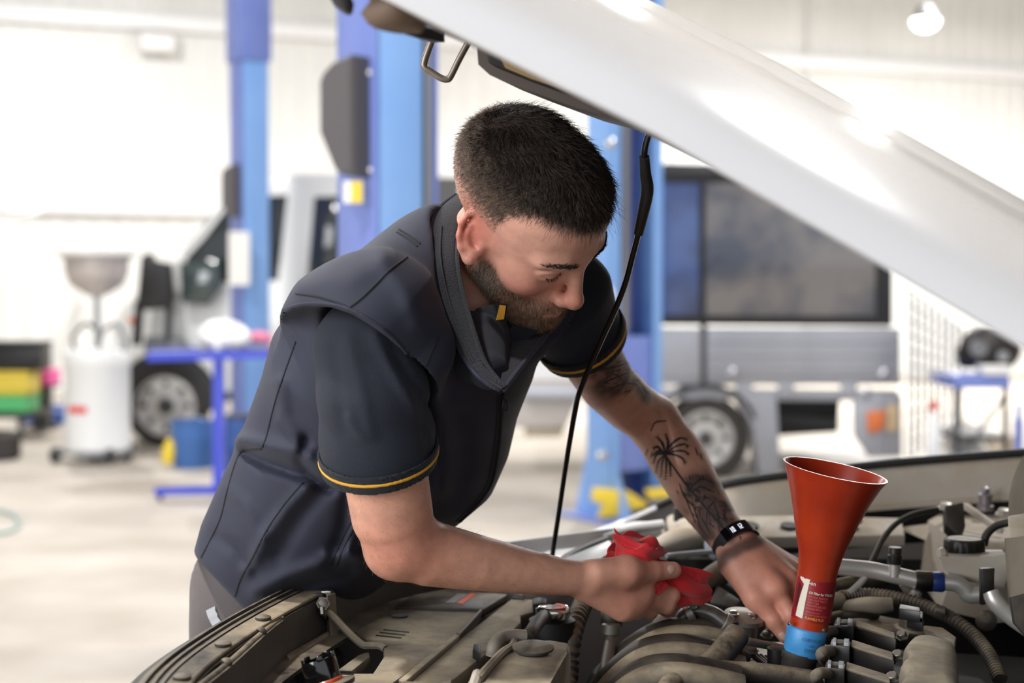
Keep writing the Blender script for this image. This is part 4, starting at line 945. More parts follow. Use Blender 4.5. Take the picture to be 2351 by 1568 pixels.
# ------------------------------------------------------------------ aluminium air-conditioning pipe
ac = obj('coolant_pipe', tube(pys([(1880, 1298, 1.90), (1930, 1302, 1.90), (2000, 1309, 1.90), (2060, 1322, 1.89), (2112, 1334, 1.88)]), 0.0112, 18), M_alu, car)
obj('pipe_sleeve', lathe_at([(0.0125, -0.012), (0.0135, -0.010), (0.0135, 0.010), (0.012, 0.012)], PY(2122, 1334, 1.878), (1, -0.1, -0.06), 22), M_coil, ac)
obj('blue_ring', lathe_at([(0.0125, -0.008), (0.0132, -0.006), (0.0132, 0.006), (0.011, 0.009)], PY(2154, 1336, 1.874), (1, -0.1, -0.05), 22), mat('blue ring', S(40, 62, 128), 0.4), ac)
obj('pipe_bend', tube(pys([(2165, 1336, 1.872), (2196, 1340, 1.868), (2214, 1352, 1.866), (2228, 1366, 1.864), (2262, 1364, 1.86)]), 0.0112, 16), M_alu, ac)
obj('pipe_tail', tube(pys([(2274, 1358, 1.80), (2286, 1382, 1.795), (2316, 1412, 1.79), (2364, 1448, 1.78)]), [0.0105, 0.0115, 0.011, 0.010], 16), M_alu, ac)
vv = obj('service_valve', lathe_at([(0.0075, -0.014), (0.0075, 0.006), (0.010, 0.006)], PY(2054, 1300, 1.885), (0.02, 0, 1), 18), M_alu, ac)
obj('valve_cap', lathe_at([(0.0095, 0.002), (0.0098, 0.004), (0.0098, 0.014), (0.0088, 0.015), (0.0088, 0.0235), (0.008, 0.0245), (0.002, 0.0245)], PY(2054, 1298, 1.885), (0.02, 0, 1), 20), M_coil, vv)
obj('pipe_clip', facing(slab3(pys([(2256, 1306, 1.80), (2286, 1304, 1.80), (2284, 1326, 1.80), (2282, 1380, 1.80), (2254, 1390, 1.80)]), 0.014, n=(0, -1, 0.1), bev=0.0015)), M_coil, ac)
obj('under_pipe', tube(pys([(1890, 1352, 1.92), (1960, 1338, 1.94), (2030, 1330, 1.96)]), 0.010, 12), M_hose, car)
obj('drop_pipe', tube(pys([(2076, 1338, 1.90), (2090, 1360, 1.90), (2098, 1372, 1.90)]), 0.008, 12), M_tan, car)
for x, y in ((2102, 1364), (2092, 1374)): obj('bolt', hexbolt(PY(x, y, 1.88), (0, -0.5, 0.8), 0.006), M_alu, car)
# cables
obj('black_cable', tube(pys([(1992, 1308, 1.95), (2010, 1272, 1.97), (2028, 1236, 2.0), (2058, 1202, 2.03), (2100, 1180, 2.06), (2152, 1170, 2.08)]), 0.0042, 10), M_rubber, car)
obj('flexible_conduit', ribbed(pys([(1990, 1322, 1.90), (1970, 1344, 1.89), (1948, 1362, 1.88), (1920, 1370, 1.88)]), 0.0048, 0.004, 0.0008, 10), mat('grey conduit', S(170, 166, 160), 0.5, dust=0.2), car)
# ------------------------------------------------------------------ brake reservoir
br = obj('brake_fluid_reservoir', facing(loft([pys([(2170, 1262, 1.96), (2300, 1262, 1.94), (2304, 1268, 1.90), (2166, 1270, 1.92)]), pys([(2164, 1272, 1.98), (2306, 1268, 1.96), (2312, 1276, 1.86), (2160, 1280, 1.88)]), pys([(2170, 1300, 1.98), (2306, 1318, 1.96), (2312, 1330, 1.86), (2166, 1306, 1.88)]), pys([(2190, 1322, 1.97), (2300, 1345, 1.95), (2304, 1352, 1.87), (2190, 1328, 1.89)])], True, True)), M_cream, car, sharp=50)
obj('reservoir_spout', lathe_at([(0.006, -0.004), (0.008, 0.0), (0.006, 0.006)], PY(2164, 1270, 1.9), (-1, -0.3, 0), 12), M_cream, br)
a = np.linspace(0, 2 * math.pi, 72, endpoint=False); c0 = PY(2214, 1246, 1.93)
def capr(s, z, rib=0.0):
    r = 0.0265 * s * (1 + rib * (np.arange(72) % 4 < 2)); return np.stack([c0[0] + r * np.cos(a), c0[1] + r * np.sin(a), np.full(72, c0[2] + z)], 1)
bc_ = obj('reservoir_cap', facing(loft([capr(0.98, -0.014), capr(1.0, -0.013, 0.03), capr(1.0, 0.002, 0.03), capr(0.97, 0.005), capr(0.9, 0.0065), capr(0.88, 0.0055), capr(0.05, 0.0055)], True, True)), M_coil, br, sharp=30)
obj('cap_label', lathe_at([(0.0225, 0), (0.0225, 0.0006), (0.001, 0.0006)], c0 + [0, 0, 0.0056], (0, 0, 1), 32), mat('worn cap label', S(190, 180, 158), 0.6, col2=S(150, 144, 132), vscale=60), bc_)
obj('sensor_lead', tube(pys([(2258, 1252, 1.93), (2266, 1226, 1.93), (2290, 1206, 1.93), (2330, 1198, 1.92), (2370, 1200, 1.9)]), 0.0055, 10), M_rubber, car)
# ------------------------------------------------------------------ strut tower and inner wing
tw = obj('strut_tower', facing(loft([pys([(2150, 1186, 2.30), (2200, 1164, 2.42), (2290, 1150, 2.45), (2380, 1150, 2.42), (2380, 1230, 2.12), (2300, 1240, 2.08), (2220, 1230, 2.10)]),
    pys([(2130, 1196, 2.30), (2190, 1158, 2.46), (2290, 1146, 2.49), (2390, 1146, 2.46), (2390, 1246, 2.08), (2300, 1262, 2.04), (2205, 1250, 2.06)]),
    pys([(2110, 1330, 2.30), (2180, 1300, 2.46), (2290, 1290, 2.49), (2400, 1290, 2.46), (2400, 1420, 2.04), (2290, 1430, 2.0), (2160, 1400, 2.04)])], True, True)), M_inner, car, sharp=50)
obj('stud', lathe_at([(0.014, -0.004), (0.014, 0.004), (0.0105, 0.005), (0.0105, 0.018), (0.0115, 0.019), (0.0115, 0.022), (0.0075, 0.026), (0.0065, 0.032), (0.002, 0.035)], PY(2262, 1166, 2.28), (0, 0, 1), 12), mat('zinc stud', S(150, 142, 148), 0.4, 0.7), tw)
for x, y in ((2172, 1168), (2305, 1182)): obj('tower_bolt', hexbolt(PY(x, y, 2.25), (0, -0.1, 1), 0.010, 0.01), M_alu, tw)
obj('relay', facing(slab3(pys([(2165, 1176, 2.12), (2208, 1166, 2.12), (2222, 1192, 2.06), (2204, 1220, 2.06), (2172, 1200, 2.08)]), 0.03, n=(0, -0.8, 0.6), bev=0.003)), M_rubber, car)
obj('tower_rib', facing(slab3(pys([(2206, 1160, 2.18), (2222, 1162, 2.18), (2310, 1204, 2.1), (2296, 1206, 2.1)]), 0.01, n=(0, -0.3, 1), bev=0.002)), M_inner, tw)
obj('apron', facing(loft([pys([(2060, 1212, 2.30), (2150, 1200, 2.28), (2160, 1330, 2.2), (2110, 1345, 2.2), (2124, 1240, 2.25)]), pys([(2060, 1212, 2.36), (2150, 1200, 2.36), (2160, 1330, 2.3), (2110, 1345, 2.3), (2124, 1240, 2.33)])], True, True)), M_inner, car)
obj('fuse_box', facing(loft([pys([(2306, 1236, 1.80), (2380, 1226, 1.80), (2380, 1226, 1.70), (2312, 1236, 1.72)]), pys([(2316, 1400, 1.80), (2390, 1440, 1.80), (2390, 1450, 1.70), (2334, 1420, 1.72)])], True, True)), M_tan, car, sharp=30)
obj('fuse_box_lid', facing(slab3(pys([(2315, 1206, 1.80), (2380, 1196, 1.80), (2380, 1232, 1.70), (2318, 1234, 1.72)]), 0.012, n=(0, -0.3, 1), bev=0.002)), M_inner, car)
obj('brake_booster', lathe_at([(0.02, 0.05), (0.075, 0.045), (0.085, 0.03), (0.088, 0.01), (0.088, 0.0), (0.094, 0.0), (0.094, -0.008), (0.088, -0.008), (0.08, -0.06)], PY(2452, 1160, 1.86), (-0.95, -0.1, 0.15), 40), M_tan, car)
obj('booster_seal', lathe_at([(0.093, -0.010), (0.098, -0.008), (0.098, 0.004), (0.093, 0.006)], PY(2452, 1160, 1.86), (-0.95, -0.1, 0.15), 40, caps=False), M_rubber, car)
obj('shield_plate', facing(slab3(pys([(2325, 1370, 1.68), (2400, 1350, 1.68), (2400, 1520, 1.68), (2330, 1430, 1.68)]), 0.01, n=(-0.3, -1, 0.2))), M_plast2, car)
obj('firewall_bolt', lathe_at([(0.014, 0), (0.014, 0.006), (0.006, 0.012), (0.002, 0.012)], PY(2264, 1425, 1.88), (-0.3, -1, 0.3), 14), M_hose, car)
# ------------------------------------------------------------------ far wing: outer skin, seal, inner ledge
def wing_line(dt, dz, n=8):
    """along the far gutter: (pixel x, pixel y) of the seal, at the wing's own distance"""
    pts = [(1290, 1252, 2.30), (1380, 1222, 2.40), (1460, 1190, 2.48), (1560, 1146, 2.50), (1680, 1114, 2.48), (1850, 1090, 2.44), (2050, 1068, 2.40), (2350, 1044, 2.34), (2700, 1020, 2.27)]
    P = pys(pts); return catmull(P + CT_ * dt + np.array([0, 0, dz]), n)
G = np.stack([wing_line(0.012, 0.0), wing_line(0.03, 0.006), wing_line(0.10, -0.01), wing_line(0.15, -0.06), wing_line(0.17, -0.25), wing_line(0.16, -0.45)], 1)
obj('far_wing', facing(sheet(G, 0.004)), M_paint, car)
sw = np.array(wing_line(0.0, 0.004)); obj('wing_seal', tube(sw[20:], 0.007, 10, 1, smooth=False), M_seal, car)
G = np.stack([wing_line(0.006, -0.006), wing_line(-0.01, -0.012), wing_line(-0.02, -0.03), wing_line(-0.03, -0.062), wing_line(-0.05, -0.068)], 1)
obj('inner_wing', facing(sheet(G[26:], 0.004)), M_inner, car)
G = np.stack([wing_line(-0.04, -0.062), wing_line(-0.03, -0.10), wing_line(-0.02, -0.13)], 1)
obj('wing_shadow_band', facing(sheet(G[26:], 0.004)), M_bayblk, car)  # black sheet stands in for the shadow along the inner wing
# shelf with holes, left of the funnel and behind it
obj('wing_shelf', facing(slab3(pys([(1560, 1226, 2.28), (1700, 1204, 2.32), (1850, 1194, 2.32), (2070, 1180, 2.30), (2080, 1196, 2.22), (1850, 1218, 2.22), (1700, 1226, 2.22), (1570, 1262, 2.18)]), 0.02, n=(0, -0.2, 1), bev=0.004)), M_inner, car)
for x in (1722, 1812, 1960): obj('shelf_hole', lathe_at([(0.014, -0.002), (0.014, 0.0012), (0.002, 0.0012)], PY(x, 1206 if x < 1900 else 1194, 2.26), (0, -0.2, 1), 16), M_bayblk, car)
obj('headlamp_bracket', facing(slab3(pys([(1530, 1196, 2.36), (1580, 1178, 2.38), (1620, 1184, 2.34), (1606, 1206, 2.30), (1540, 1222, 2.28)]), 0.02, n=(0, -0.3, 1), bev=0.005)), M_inner, car)
obj('bracket_stud', lathe_at([(0.010, -0.01), (0.010, 0.012), (0.006, 0.013)], PY(1560, 1182, 2.32), (0, 0, 1), 12), M_rubber, car)
obj('wing_brace', tube(pys([(1500, 1262, 2.10), (1560, 1240, 2.16), (1620, 1232, 2.2), (1660, 1228, 2.2)]), [0.012, 0.02, 0.016, 0.012], 14), M_inner, car)
obj('wing_bump', facing(lathe_at([(0.03, -0.02), (0.032, 0.0), (0.026, 0.008), (0.004, 0.01)], PY(1592, 1212, 2.22), (0, -0.2, 1), 22)), M_inner, car)
obj('headlamp', facing(slab3(pys([(1330, 1236, 2.30), (1450, 1206, 2.36), (1530, 1196, 2.36), (1524, 1214, 2.30), (1420, 1232, 2.26), (1350, 1254, 2.22)]), 0.05, n=(0, -0.2, 1), bev=0.008)), M_white, car)
obj('headlamp_rail', tube(pys([(1380, 1232, 2.24), (1450, 1214, 2.27), (1522, 1204, 2.28)]), 0.008, 10), M_white, car)
obj('wing_corner', facing(slab3(pys([(1150, 1330, 2.02), (1240, 1284, 2.16), (1300, 1246, 2.28), (1400, 1214, 2.40), (1530, 1190, 2.46), (1534, 1204, 2.38), (1440, 1224, 2.29), (1390, 1242, 2.22), (1330, 1264, 2.14), (1290, 1292, 2.06), (1200, 1340, 1.96)]), 0.05, n=(0, -0.2, 1), bev=0.01)), M_white, car)
obj('seal_strip', tube(pys([(1286, 1292, 2.05), (1310, 1276, 2.09), (1350, 1256, 2.14), (1392, 1240, 2.19)]), 0.007, 8), M_seal, car)
obj('slam_rail', facing(slab3(pys([(1290, 1290, 2.06), (1400, 1246, 2.14), (1412, 1254, 2.10), (1330, 1300, 2.0)]), 0.02, n=(0, -0.2, 1), bev=0.004)), mat('slam rail grey', S(150, 152, 154), 0.4, 0.4), car)
obj('washer_bottle', facing(slab3(pys([(1616, 1215, 2.10), (1640, 1240, 2.09), (1650, 1275, 2.08), (1636, 1290, 2.08), (1614, 1262, 2.09)]), 0.03, n=(-0.3, -1, 0.2), bev=0.006)), mat('washer plastic', S(176, 190, 206), 0.3, sss=0.2), car)
obj('washer_tank', facing(slab3(pys([(1640, 1290, 2.08), (1680, 1300, 2.06), (1700, 1360, 2.04), (1660, 1340, 2.06)]), 0.04, n=(-0.2, -1, 0.4), bev=0.008)), mat('washer blue', S(112, 144, 168), 0.35), car)
obj('horn_wire', tube(pys([(1530, 1276, 2.02), (1590, 1270, 2.04), (1650, 1266, 2.06)]), 0.004, 8), M_print, car)
# ------------------------------------------------------------------ bay tub and the rest of the body, closed around the engine
obj('bay_shade_floor', facing(slab3([C(-0.62, 1.05, 0.62), C(0.55, 1.05, 0.62), C(0.55, 2.4, 0.62), C(-0.40, 2.4, 0.62)], 0.02, n=(0, 0, 1))), M_bayblk, car)  # black floor put in so the gaps above it look dark
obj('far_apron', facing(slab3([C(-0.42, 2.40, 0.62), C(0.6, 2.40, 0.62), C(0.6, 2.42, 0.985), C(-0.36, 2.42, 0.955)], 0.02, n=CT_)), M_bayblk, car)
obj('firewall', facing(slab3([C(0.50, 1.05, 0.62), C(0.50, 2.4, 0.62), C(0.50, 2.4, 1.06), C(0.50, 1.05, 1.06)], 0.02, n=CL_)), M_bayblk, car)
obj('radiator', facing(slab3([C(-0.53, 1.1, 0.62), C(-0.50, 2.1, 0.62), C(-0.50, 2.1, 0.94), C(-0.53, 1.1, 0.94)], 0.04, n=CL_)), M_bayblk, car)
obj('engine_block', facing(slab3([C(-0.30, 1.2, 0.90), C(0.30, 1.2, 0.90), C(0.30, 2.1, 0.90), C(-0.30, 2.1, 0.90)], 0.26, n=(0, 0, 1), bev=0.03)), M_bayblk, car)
nw = [(0.0, 1.10, -0.60), (0.0, 1.07, -0.45), (0.0, 1.06, -0.2), (0.0, 1.05, 0.1), (0.0, 1.05, 0.6)]
G = np.array([[C(u, t + dt, 1.0 + 0.1 * (u + 0.6) + dz) for dt, dz in ((0.06, 0.0), (0.0, 0.0), (-0.06, -0.03), (-0.09, -0.12), (-0.10, -0.55))] for _, t, u in nw])
obj('near_wing', facing(sheet(G, 0.005)), M_paint, car)
for t in (1.13, 2.42):
    wheel(car, C(-0.02, t, 0.33), 0.33, 0.20, 0.21, axis=-CT_ if t < 2 else CT_)
G = np.array([[C(0.50 + 0.35 * f, t, 1.10 + 0.30 * f + 0.04 * math.sin((t - 1.05) / 1.36 * math.pi)) for f in (0, 0.3, 0.6, 1.0)] for t in np.linspace(1.05, 2.41, 9)])
obj('windscreen', facing(sheet(G, 0.006)), M_glass, car)
obj('cowl', facing(slab3([C(0.44, 1.05, 1.07), C(0.56, 1.05, 1.10), C(0.56, 2.41, 1.10), C(0.44, 2.41, 1.07)], 0.02, n=(0, 0, 1))), M_plast2, car)
# ------------------------------------------------------------------ raised bonnet
CROWN = catmull(np.array([(0.0, 0.0), (0.012, 0.020), (0.035, 0.036), (0.075, 0.050), (0.12, 0.062), (0.22, 0.085), (0.33, 0.103), (0.36, 0.112), (0.50, 0.122), (0.69, 0.126)]), 4)
def crown(tt):
    x = np.where(tt > 0.69, 1.38 - tt, tt); return np.interp(x, CROWN[:, 0], CROWN[:, 1])
HB = np.array([(0.56, 1.098), (0.30, 1.249), (0.109, 1.363), (-0.152, 1.520), (-0.37, 1.634), (-0.50, 1.694), (-0.56, 1.716)])
def hood_pt(u, tt, dn=0.0):
    z = np.interp(-u, -HB[:, 0], HB[:, 1]); k = 1.0
    if u < -0.42: k = max(0.3, 1 - ((-0.42 - u) / 0.14) ** 2 * 0.6)
    if u > 0.40: k = max(0.35, 1 - ((u - 0.40) / 0.16) * 0.5)
    n = (crown(tt) * k + dn); nu, nz = 0.515, 0.857
    return C(u + nu * n, 1.03 + tt, z + nz * n + 0.036 * tt)
us2 = np.linspace(0.55, -0.55, 34); tts = np.concatenate([[0, 0.004, 0.012, 0.022, 0.035, 0.055, 0.08, 0.11], np.linspace(0.15, 1.23, 28), [1.27, 1.30, 1.325, 1.345, 1.358, 1.368, 1.376, 1.38]])
G = np.array([[hood_pt(u, float(t)) for t in tts] for u in us2])
hood = obj('bonnet', facing(sheet(G, 0.004, n=(0.5, 0, 0.86))), M_paint, car, sharp=60)
ti = np.linspace(0.035, 1.345, 30); ui = np.linspace(0.50, -0.50, 20)
G = np.array([[hood_pt(u, float(t), -0.016 - 0.010 * (0.5 - 0.5 * math.cos(min(1, min(t - 0.03, 1.35 - t) / 0.1) * math.pi))) for t in ti] for u in ui])
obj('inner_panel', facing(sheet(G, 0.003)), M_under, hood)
def rail(pts, w, d, name):
    P = catmull(np.array([hood_pt(u, t, dn) for u, t, dn in pts]), 6)
    return obj(name, facing(sweep(P, [(-w, -d), (-w * 0.6, d), (w * 0.6, d), (w, -d)][::-1], up=nrm(CL_ * 0.515 + np.array([0, 0, 0.857])))), M_under, hood)
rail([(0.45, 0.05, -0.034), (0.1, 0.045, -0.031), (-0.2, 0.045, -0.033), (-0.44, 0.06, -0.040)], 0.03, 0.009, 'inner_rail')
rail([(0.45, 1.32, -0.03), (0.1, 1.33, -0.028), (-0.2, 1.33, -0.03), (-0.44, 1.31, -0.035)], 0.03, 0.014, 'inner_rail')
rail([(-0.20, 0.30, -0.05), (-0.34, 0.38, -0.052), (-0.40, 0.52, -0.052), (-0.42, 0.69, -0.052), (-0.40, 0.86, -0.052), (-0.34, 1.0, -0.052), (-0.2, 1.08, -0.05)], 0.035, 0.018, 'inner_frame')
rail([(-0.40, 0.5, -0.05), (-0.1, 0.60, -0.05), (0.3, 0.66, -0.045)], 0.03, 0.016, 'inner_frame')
# deep front frame of the bonnet, hanging below the skin, with a dark slab for its shaded recess, and a painted glint
fo = [(1094, 96), (1098, 148), (1124, 172), (1200, 202), (1330, 250), (1420, 274), (1500, 292), (1470, 262), (1380, 214), (1250, 150), (1140, 96)]
fp = np.array([PY(x, y, 1.44) for x, y in fo])
obj('front_frame', facing(loft([fp, fp + CT_ * 0.14 + [0, 0, 0.004]], True, True)), M_under, hood, sharp=30)
wp = np.array([PY(x, y, 1.436) for x, y in [(1116, 112), (1122, 142), (1140, 154), (1220, 186), (1330, 226), (1390, 244), (1360, 222), (1250, 166), (1150, 114)]])
fw = obj('dark_recess_slab', facing(slab3(wp, 0.008, n=(0, -1, 0.1), bev=0.002)), M_bayblk, hood)
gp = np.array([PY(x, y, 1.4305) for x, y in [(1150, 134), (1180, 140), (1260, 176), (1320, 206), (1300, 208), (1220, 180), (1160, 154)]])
obj('painted_glint', facing(slab3(gp, 0.003, n=(0, -1, 0.1))), mat('amber glint', S(176, 150, 108), 0.25), fw)
# striker loop and rubber buffers on the front of the bonnet
st = pys([(1008, 58, 1.72), (992, 92, 1.72), (974, 142, 1.72), (976, 156, 1.72), (988, 164, 1.72), (1012, 179, 1.72), (1026, 182, 1.72), (1034, 176, 1.72), (1054, 136, 1.72), (1078, 92, 1.72)])
obj('striker_loop', tube(st, 0.0042, 12, 4), mat('worn striker', S(128, 118, 108), 0.4, 0.7), hood)
obj('bonnet_buffer', facing(lump(PY(915, 30, 1.14), (0.024, 0.03, 0.018), 61, 0.22)), mat('brown buffer', S(104, 86, 72), 0.7), hood)
obj('buffer_plate', facing(slab3(pys([(930, 40, 1.2), (1020, 62, 1.35), (990, 78, 1.35), (930, 70, 1.2)]), 0.01, n=(0, 0, 1))), M_rubber, hood)
obj('rubber_stop', facing(slab3(pys([(752, -8, 1.14), (806, -14, 1.14), (800, 22, 1.14), (782, 18, 1.14)]), 0.03, n=(0, -1, 0), bev=0.004)), M_rubber, hood)
# prop rod with its rubber grip
rod = pys([(1266, 1290, 2.00), (1284, 1170, 1.94), (1302, 1050, 1.88), (1322, 935, 1.83), (1334, 890, 1.80), (1372, 800, 1.76), (1412, 712, 1.71), (1436, 650, 1.68), (1452, 590, 1.655), (1466, 535, 1.635), (1474, 500, 1.62), (1486, 440, 1.60), (1482, 400, 1.585), (1479, 360, 1.57), (1484, 325, 1.56), (1500, 285, 1.55), (1510, 240, 1.545)])
pr = obj('prop_rod', tube(rod, 0.0036, 12, 4), mat('rod black', S(20, 20, 21), 0.3, coat=0.3), car)
obj('rubber_grip', tube(rod[9:14] + [0, 0, 0], [0.0058, 0.0064, 0.0072, 0.0064, 0.0056], 14, 6), M_rubber, pr)
# second reservoir: black oil cap lying upside down on the radiator cover
oc = empty('filler_plug', PZ(752, 1590, 0.9855), 0, 'wet black oil cap with orange seal ring lying on the radiator cover', 'oil cap')
ax = nrm(np.array([-0.30, 0.10, 1.0])); b0 = PZ(752, 1590, 0.990)
M_oily = mat('oily black plastic', S(14, 13, 13), 0.12, coat=0.6)
obj('cap_flange', lathe_at([(0.030, 0.0), (0.031, 0.002), (0.031, 0.005), (0.018, 0.007)], b0 + ax * 0.003, ax, 36), M_plast2, oc)
obj('seal_ring', lathe_at([(0.0185, 0.008), (0.0195, 0.009), (0.0195, 0.013), (0.0185, 0.014)], b0, ax, 32, caps=False), mat('orange seal', S(196, 82, 40), 0.3, coat=0.5), oc)
obj('cap_body', lathe_at([(0.0175, 0.006), (0.018, 0.018), (0.0185, 0.032), (0.0175, 0.036), (0.0155, 0.036), (0.015, 0.020), (0.002, 0.018)], b0, ax, 32), M_oily, oc)
for k in range(5):
    th = 0.6 + k * 1.25; p = b0 + ax * 0.037; e = nrm(np.cross(ax, (0, 1, 0))); g = np.cross(ax, e)
    obj('lug', xf(box(0.006, 0.003, 0.006, 0.0006), frame(p + (e * math.cos(th) + g * math.sin(th)) * 0.0165, -e * math.sin(th) + g * math.cos(th), z=ax)), M_oily, oc)
# ================================================================== oil funnel
fb = PY(1843, 1500, 1.695); ft = PY(1917, 1082, 1.70)
fu = empty('funnel', fb, 0, 'red plastic oil funnel with worn label and blue collar standing in the filler', 'funnel')
FAX = nrm(PY(1872, 1340, 1.695) - PY(1843, 1500, 1.695)); FX = nrm(np.array([1, 0, 0]) - FAX * FAX[0]); FYv = np.cross(FAX, FX)
s_ = 1.695 / F_PX
M_fun = mat('orange red funnel plastic', S(180, 58, 26), 0.3, col2=S(158, 45, 23), vscale=18, sss=0.15, rvar=0.1)
M_lab = mat('red label paper', S(158, 22, 32), 0.45, col2=S(120, 16, 28), vscale=30)
# rings: centre pixel, half width px, tilt of the rim
def fr(cx, cy, rx, ry=None, n=56, tilt=0.0, Y=1.695):
    Y = Y - max(0, 1340 - cy) * 0.00006; c = PY(cx, cy, Y); th = np.linspace(0, 2 * math.pi, n, endpoint=False); r = rx * s_; q = (ry or rx) * s_
    ax = nrm(FAX + FX * tilt + np.array([0, -0.075, 0]) * max(0, 1240 - cy) / 160); ex = nrm(FX - ax * (FX @ ax)); ey = np.cross(ax, ex)
    return c + np.cos(th)[:, None] * ex * r + np.sin(th)[:, None] * ey * q
out_ = [fr(1854, 1452, 43), fr(1858, 1430, 43.5), fr(1868, 1370, 44), fr(1873, 1335, 44.5), fr(1879, 1300, 46), fr(1884, 1270, 51), fr(1888, 1240, 60), fr(1896, 1190, 75, tilt=0.0), fr(1905, 1140, 92, tilt=0.0), fr(1913, 1100, 108, tilt=0.005), fr(1917.5, 1082, 117, tilt=0.01), fr(1917.5, 1079, 119, tilt=0.01)]
in_ = [fr(1917.5, 1079, 114, tilt=0.01), fr(1913, 1102, 103, tilt=0.005), fr(1905, 1142, 87, tilt=0.0), fr(1896, 1192, 70, tilt=0.0), fr(1888, 1242, 55), fr(1884, 1272, 46), fr(1868, 1370, 39), fr(1855, 1450, 38)]
obj('cone', facing(loft(out_ + in_, True, False)), M_fun, fu, sharp=60)
coll = [fr(1842, 1504, 38), fr(1842.5, 1502, 43), fr(1843, 1499, 45), fr(1853, 1444, 46.5), fr(1854, 1440, 45), fr(1854, 1439, 41)]
M_coll = mat('blue collar', S(72, 152, 212), 0.42, col2=S(58, 132, 192), vscale=40)
cl = obj('collar', facing(loft(coll, True, False)), M_coll, fu, sharp=60)
obj('collar_stud', lathe_at([(0.0042, -0.002), (0.0042, 0.001), (0.0028, 0.003), (0.0008, 0.0035)], PY(1888, 1446, 1.68), (0.75, -0.65, 0.1), 16), M_chrome, cl)
obj('collar_stud', lathe_at([(0.0022, -0.002), (0.0022, 0.001), (0.001, 0.002)], PY(1812, 1431, 1.678), (-0.8, -0.6, 0.1), 12), M_chrome, cl)
# label wrapped on the stem: print laid on the cylinder by arc length and height
lab_c = lambda h: PY(1861 + (1372 - h) * 0.18 + 6.2, h, 1.695)
def wrap(vf, r_px, x0, y0, k=1.0):
    """flat (x, y) in pixels around the stem -> cylinder; x from the stem's axis, y down"""
    v = np.asarray(vf[0], float); x = (v[:, 0] + x0) / r_px; y = y0 - v[:, 1]
    out = []
    for a_, h in zip(x, y):
        cx = 1868 + (1370 - h) * 0.165
        c = PY(cx, h, 1.695); out.append(c + (FX * math.sin(a_) - (-FYv if FYv[1] < 0 else FYv) * math.cos(a_)) * r_px * s_)
    return np.array(out), vf[1]
def quadgrid(x0, x1, y0, y1, nx=14, ny=2):
    xs = np.linspace(x0, x1, nx); ys = np.linspace(y0, y1, ny)
    V = [(x, y, 0) for y in ys for x in xs]; return np.array(V), [(j * nx + i, j * nx + i + 1, (j + 1) * nx + i + 1, (j + 1) * nx + i) for j in range(ny - 1) for i in range(nx - 1)]
lb_ = obj('label', wrap(quadgrid(-66, 66, -48, 46, 24, 4), 46.2, 0, 1372), M_lab, fu)
M_cream2 = mat('cream print', S(226, 218, 200), 0.5); M_ylw = mat('yellow print', S(214, 160, 50), 0.5); M_pk = mat('pink print', S(206, 120, 116), 0.5)
def fine(vf, cuts=2):
    bm = bmesh.new(); vs_ = [bm.verts.new(p) for p in vf[0]]
    for q in vf[1]:
        try: bm.faces.new([vs_[i] for i in q])
        except ValueError: pass
    bmesh.ops.triangulate(bm, faces=bm.faces[:]); bmesh.ops.subdivide_edges(bm, edges=[e for e in bm.edges if e.calc_length() > 7], cuts=cuts, use_grid_fill=False)
    bmesh.ops.triangulate(bm, faces=bm.faces[:]); return _bm_out(bm)
def label_text(t, size, x, y, m, name='lettering', bold=0.0, sx=1.0):
    v, f = text_mesh(t, size, bold=bold); v[:, 0] *= sx
    obj(name, wrap(fine((v, f)), 46.7, x, y), m, lb_, smooth=False)
seven = [(-14, 0), (-12, 30), (-2, 62), (10, 84), (-24, 84), (-24, 93), (26, 93), (26, 84), (12, 50), (6, 0)]
v, f = np.array([(-4, 0, 0), (16, -2, 0), (17, 40, 0), (19, 78, 0), (20, 88, 0), (-8, 92, 0), (-9, 84, 0), (6, 74, 0), (1, 50, 0), (-3, 20, 0)], float), [tuple(range(10))]
v[:, 0] *= 0.95; obj('numeral', wrap(fine((v, f)), 46.7, -44, 1414), M_cream2, lb_, smooth=False)
v, f = np.array([(-12, 20, 0), (-6, 18, 0), (-4, 50, 0), (0, 66, 0), (-11, 76, 0)], float), [tuple(range(5))]
obj('numeral_shadow', wrap(fine((v, f)), 46.6, -43, 1414), mat('dark maroon', S(70, 20, 24), 0.5), lb_, smooth=False)
label_text('opi-on', 12, -42, 1338, M_cream2, 'brand_lettering', 0.15)
label_text('Oil Filler for VW/GM', 8.2, -23, 1358, M_cream2, bold=0.12, sx=0.86)
for i, t in enumerate(('FITS MOST PASSENGER', 'CARS LIGHT TRUCKS', 'VENT TUBE', 'PREVENTS SPILLAGE', 'FLEXIBLE SPOUT')): label_text(t, 6.4, -23, 1366 + i * 6.6, M_pk, sx=0.74 if i < 2 else 0.8)
label_text('MADE IN U.S.A.', 5, -23, 1400, M_pk); label_text('DO NOT OVER TIGHTEN', 4.6, -23, 1406, M_pk)
label_text('FUNNELS PLUS', 8, -23, 1415, M_ylw, bold=0.2, sx=0.85)
def coll_text(t, size, x, y):
    v, f = text_mesh(t, size); v[:, 0] *= 1.0
    out = []
    for a_, b_ in fine((v, f))[0][:, :2]:
        th = (a_ + x) / 46.5; h = y - b_; cx = 1848 + (1470 - h) * 0.17
        out.append(PY(cx, h, 1.695) + (FX * math.sin(th) - (-FYv if FYv[1] < 0 else FYv) * math.cos(th)) * 46.9 * s_)
    obj('collar_lettering', (np.array(out), fine((v, f))[1]), mat('collar ink', S(44, 104, 152), 0.6) if 'collar ink' not in MATS else MATS['collar ink'], cl, smooth=False)
coll_text('CHRYSLER', 10, -18, 1463); coll_text('and', 8, 0, 1474); coll_text('OPEN', 12, -10, 1487)
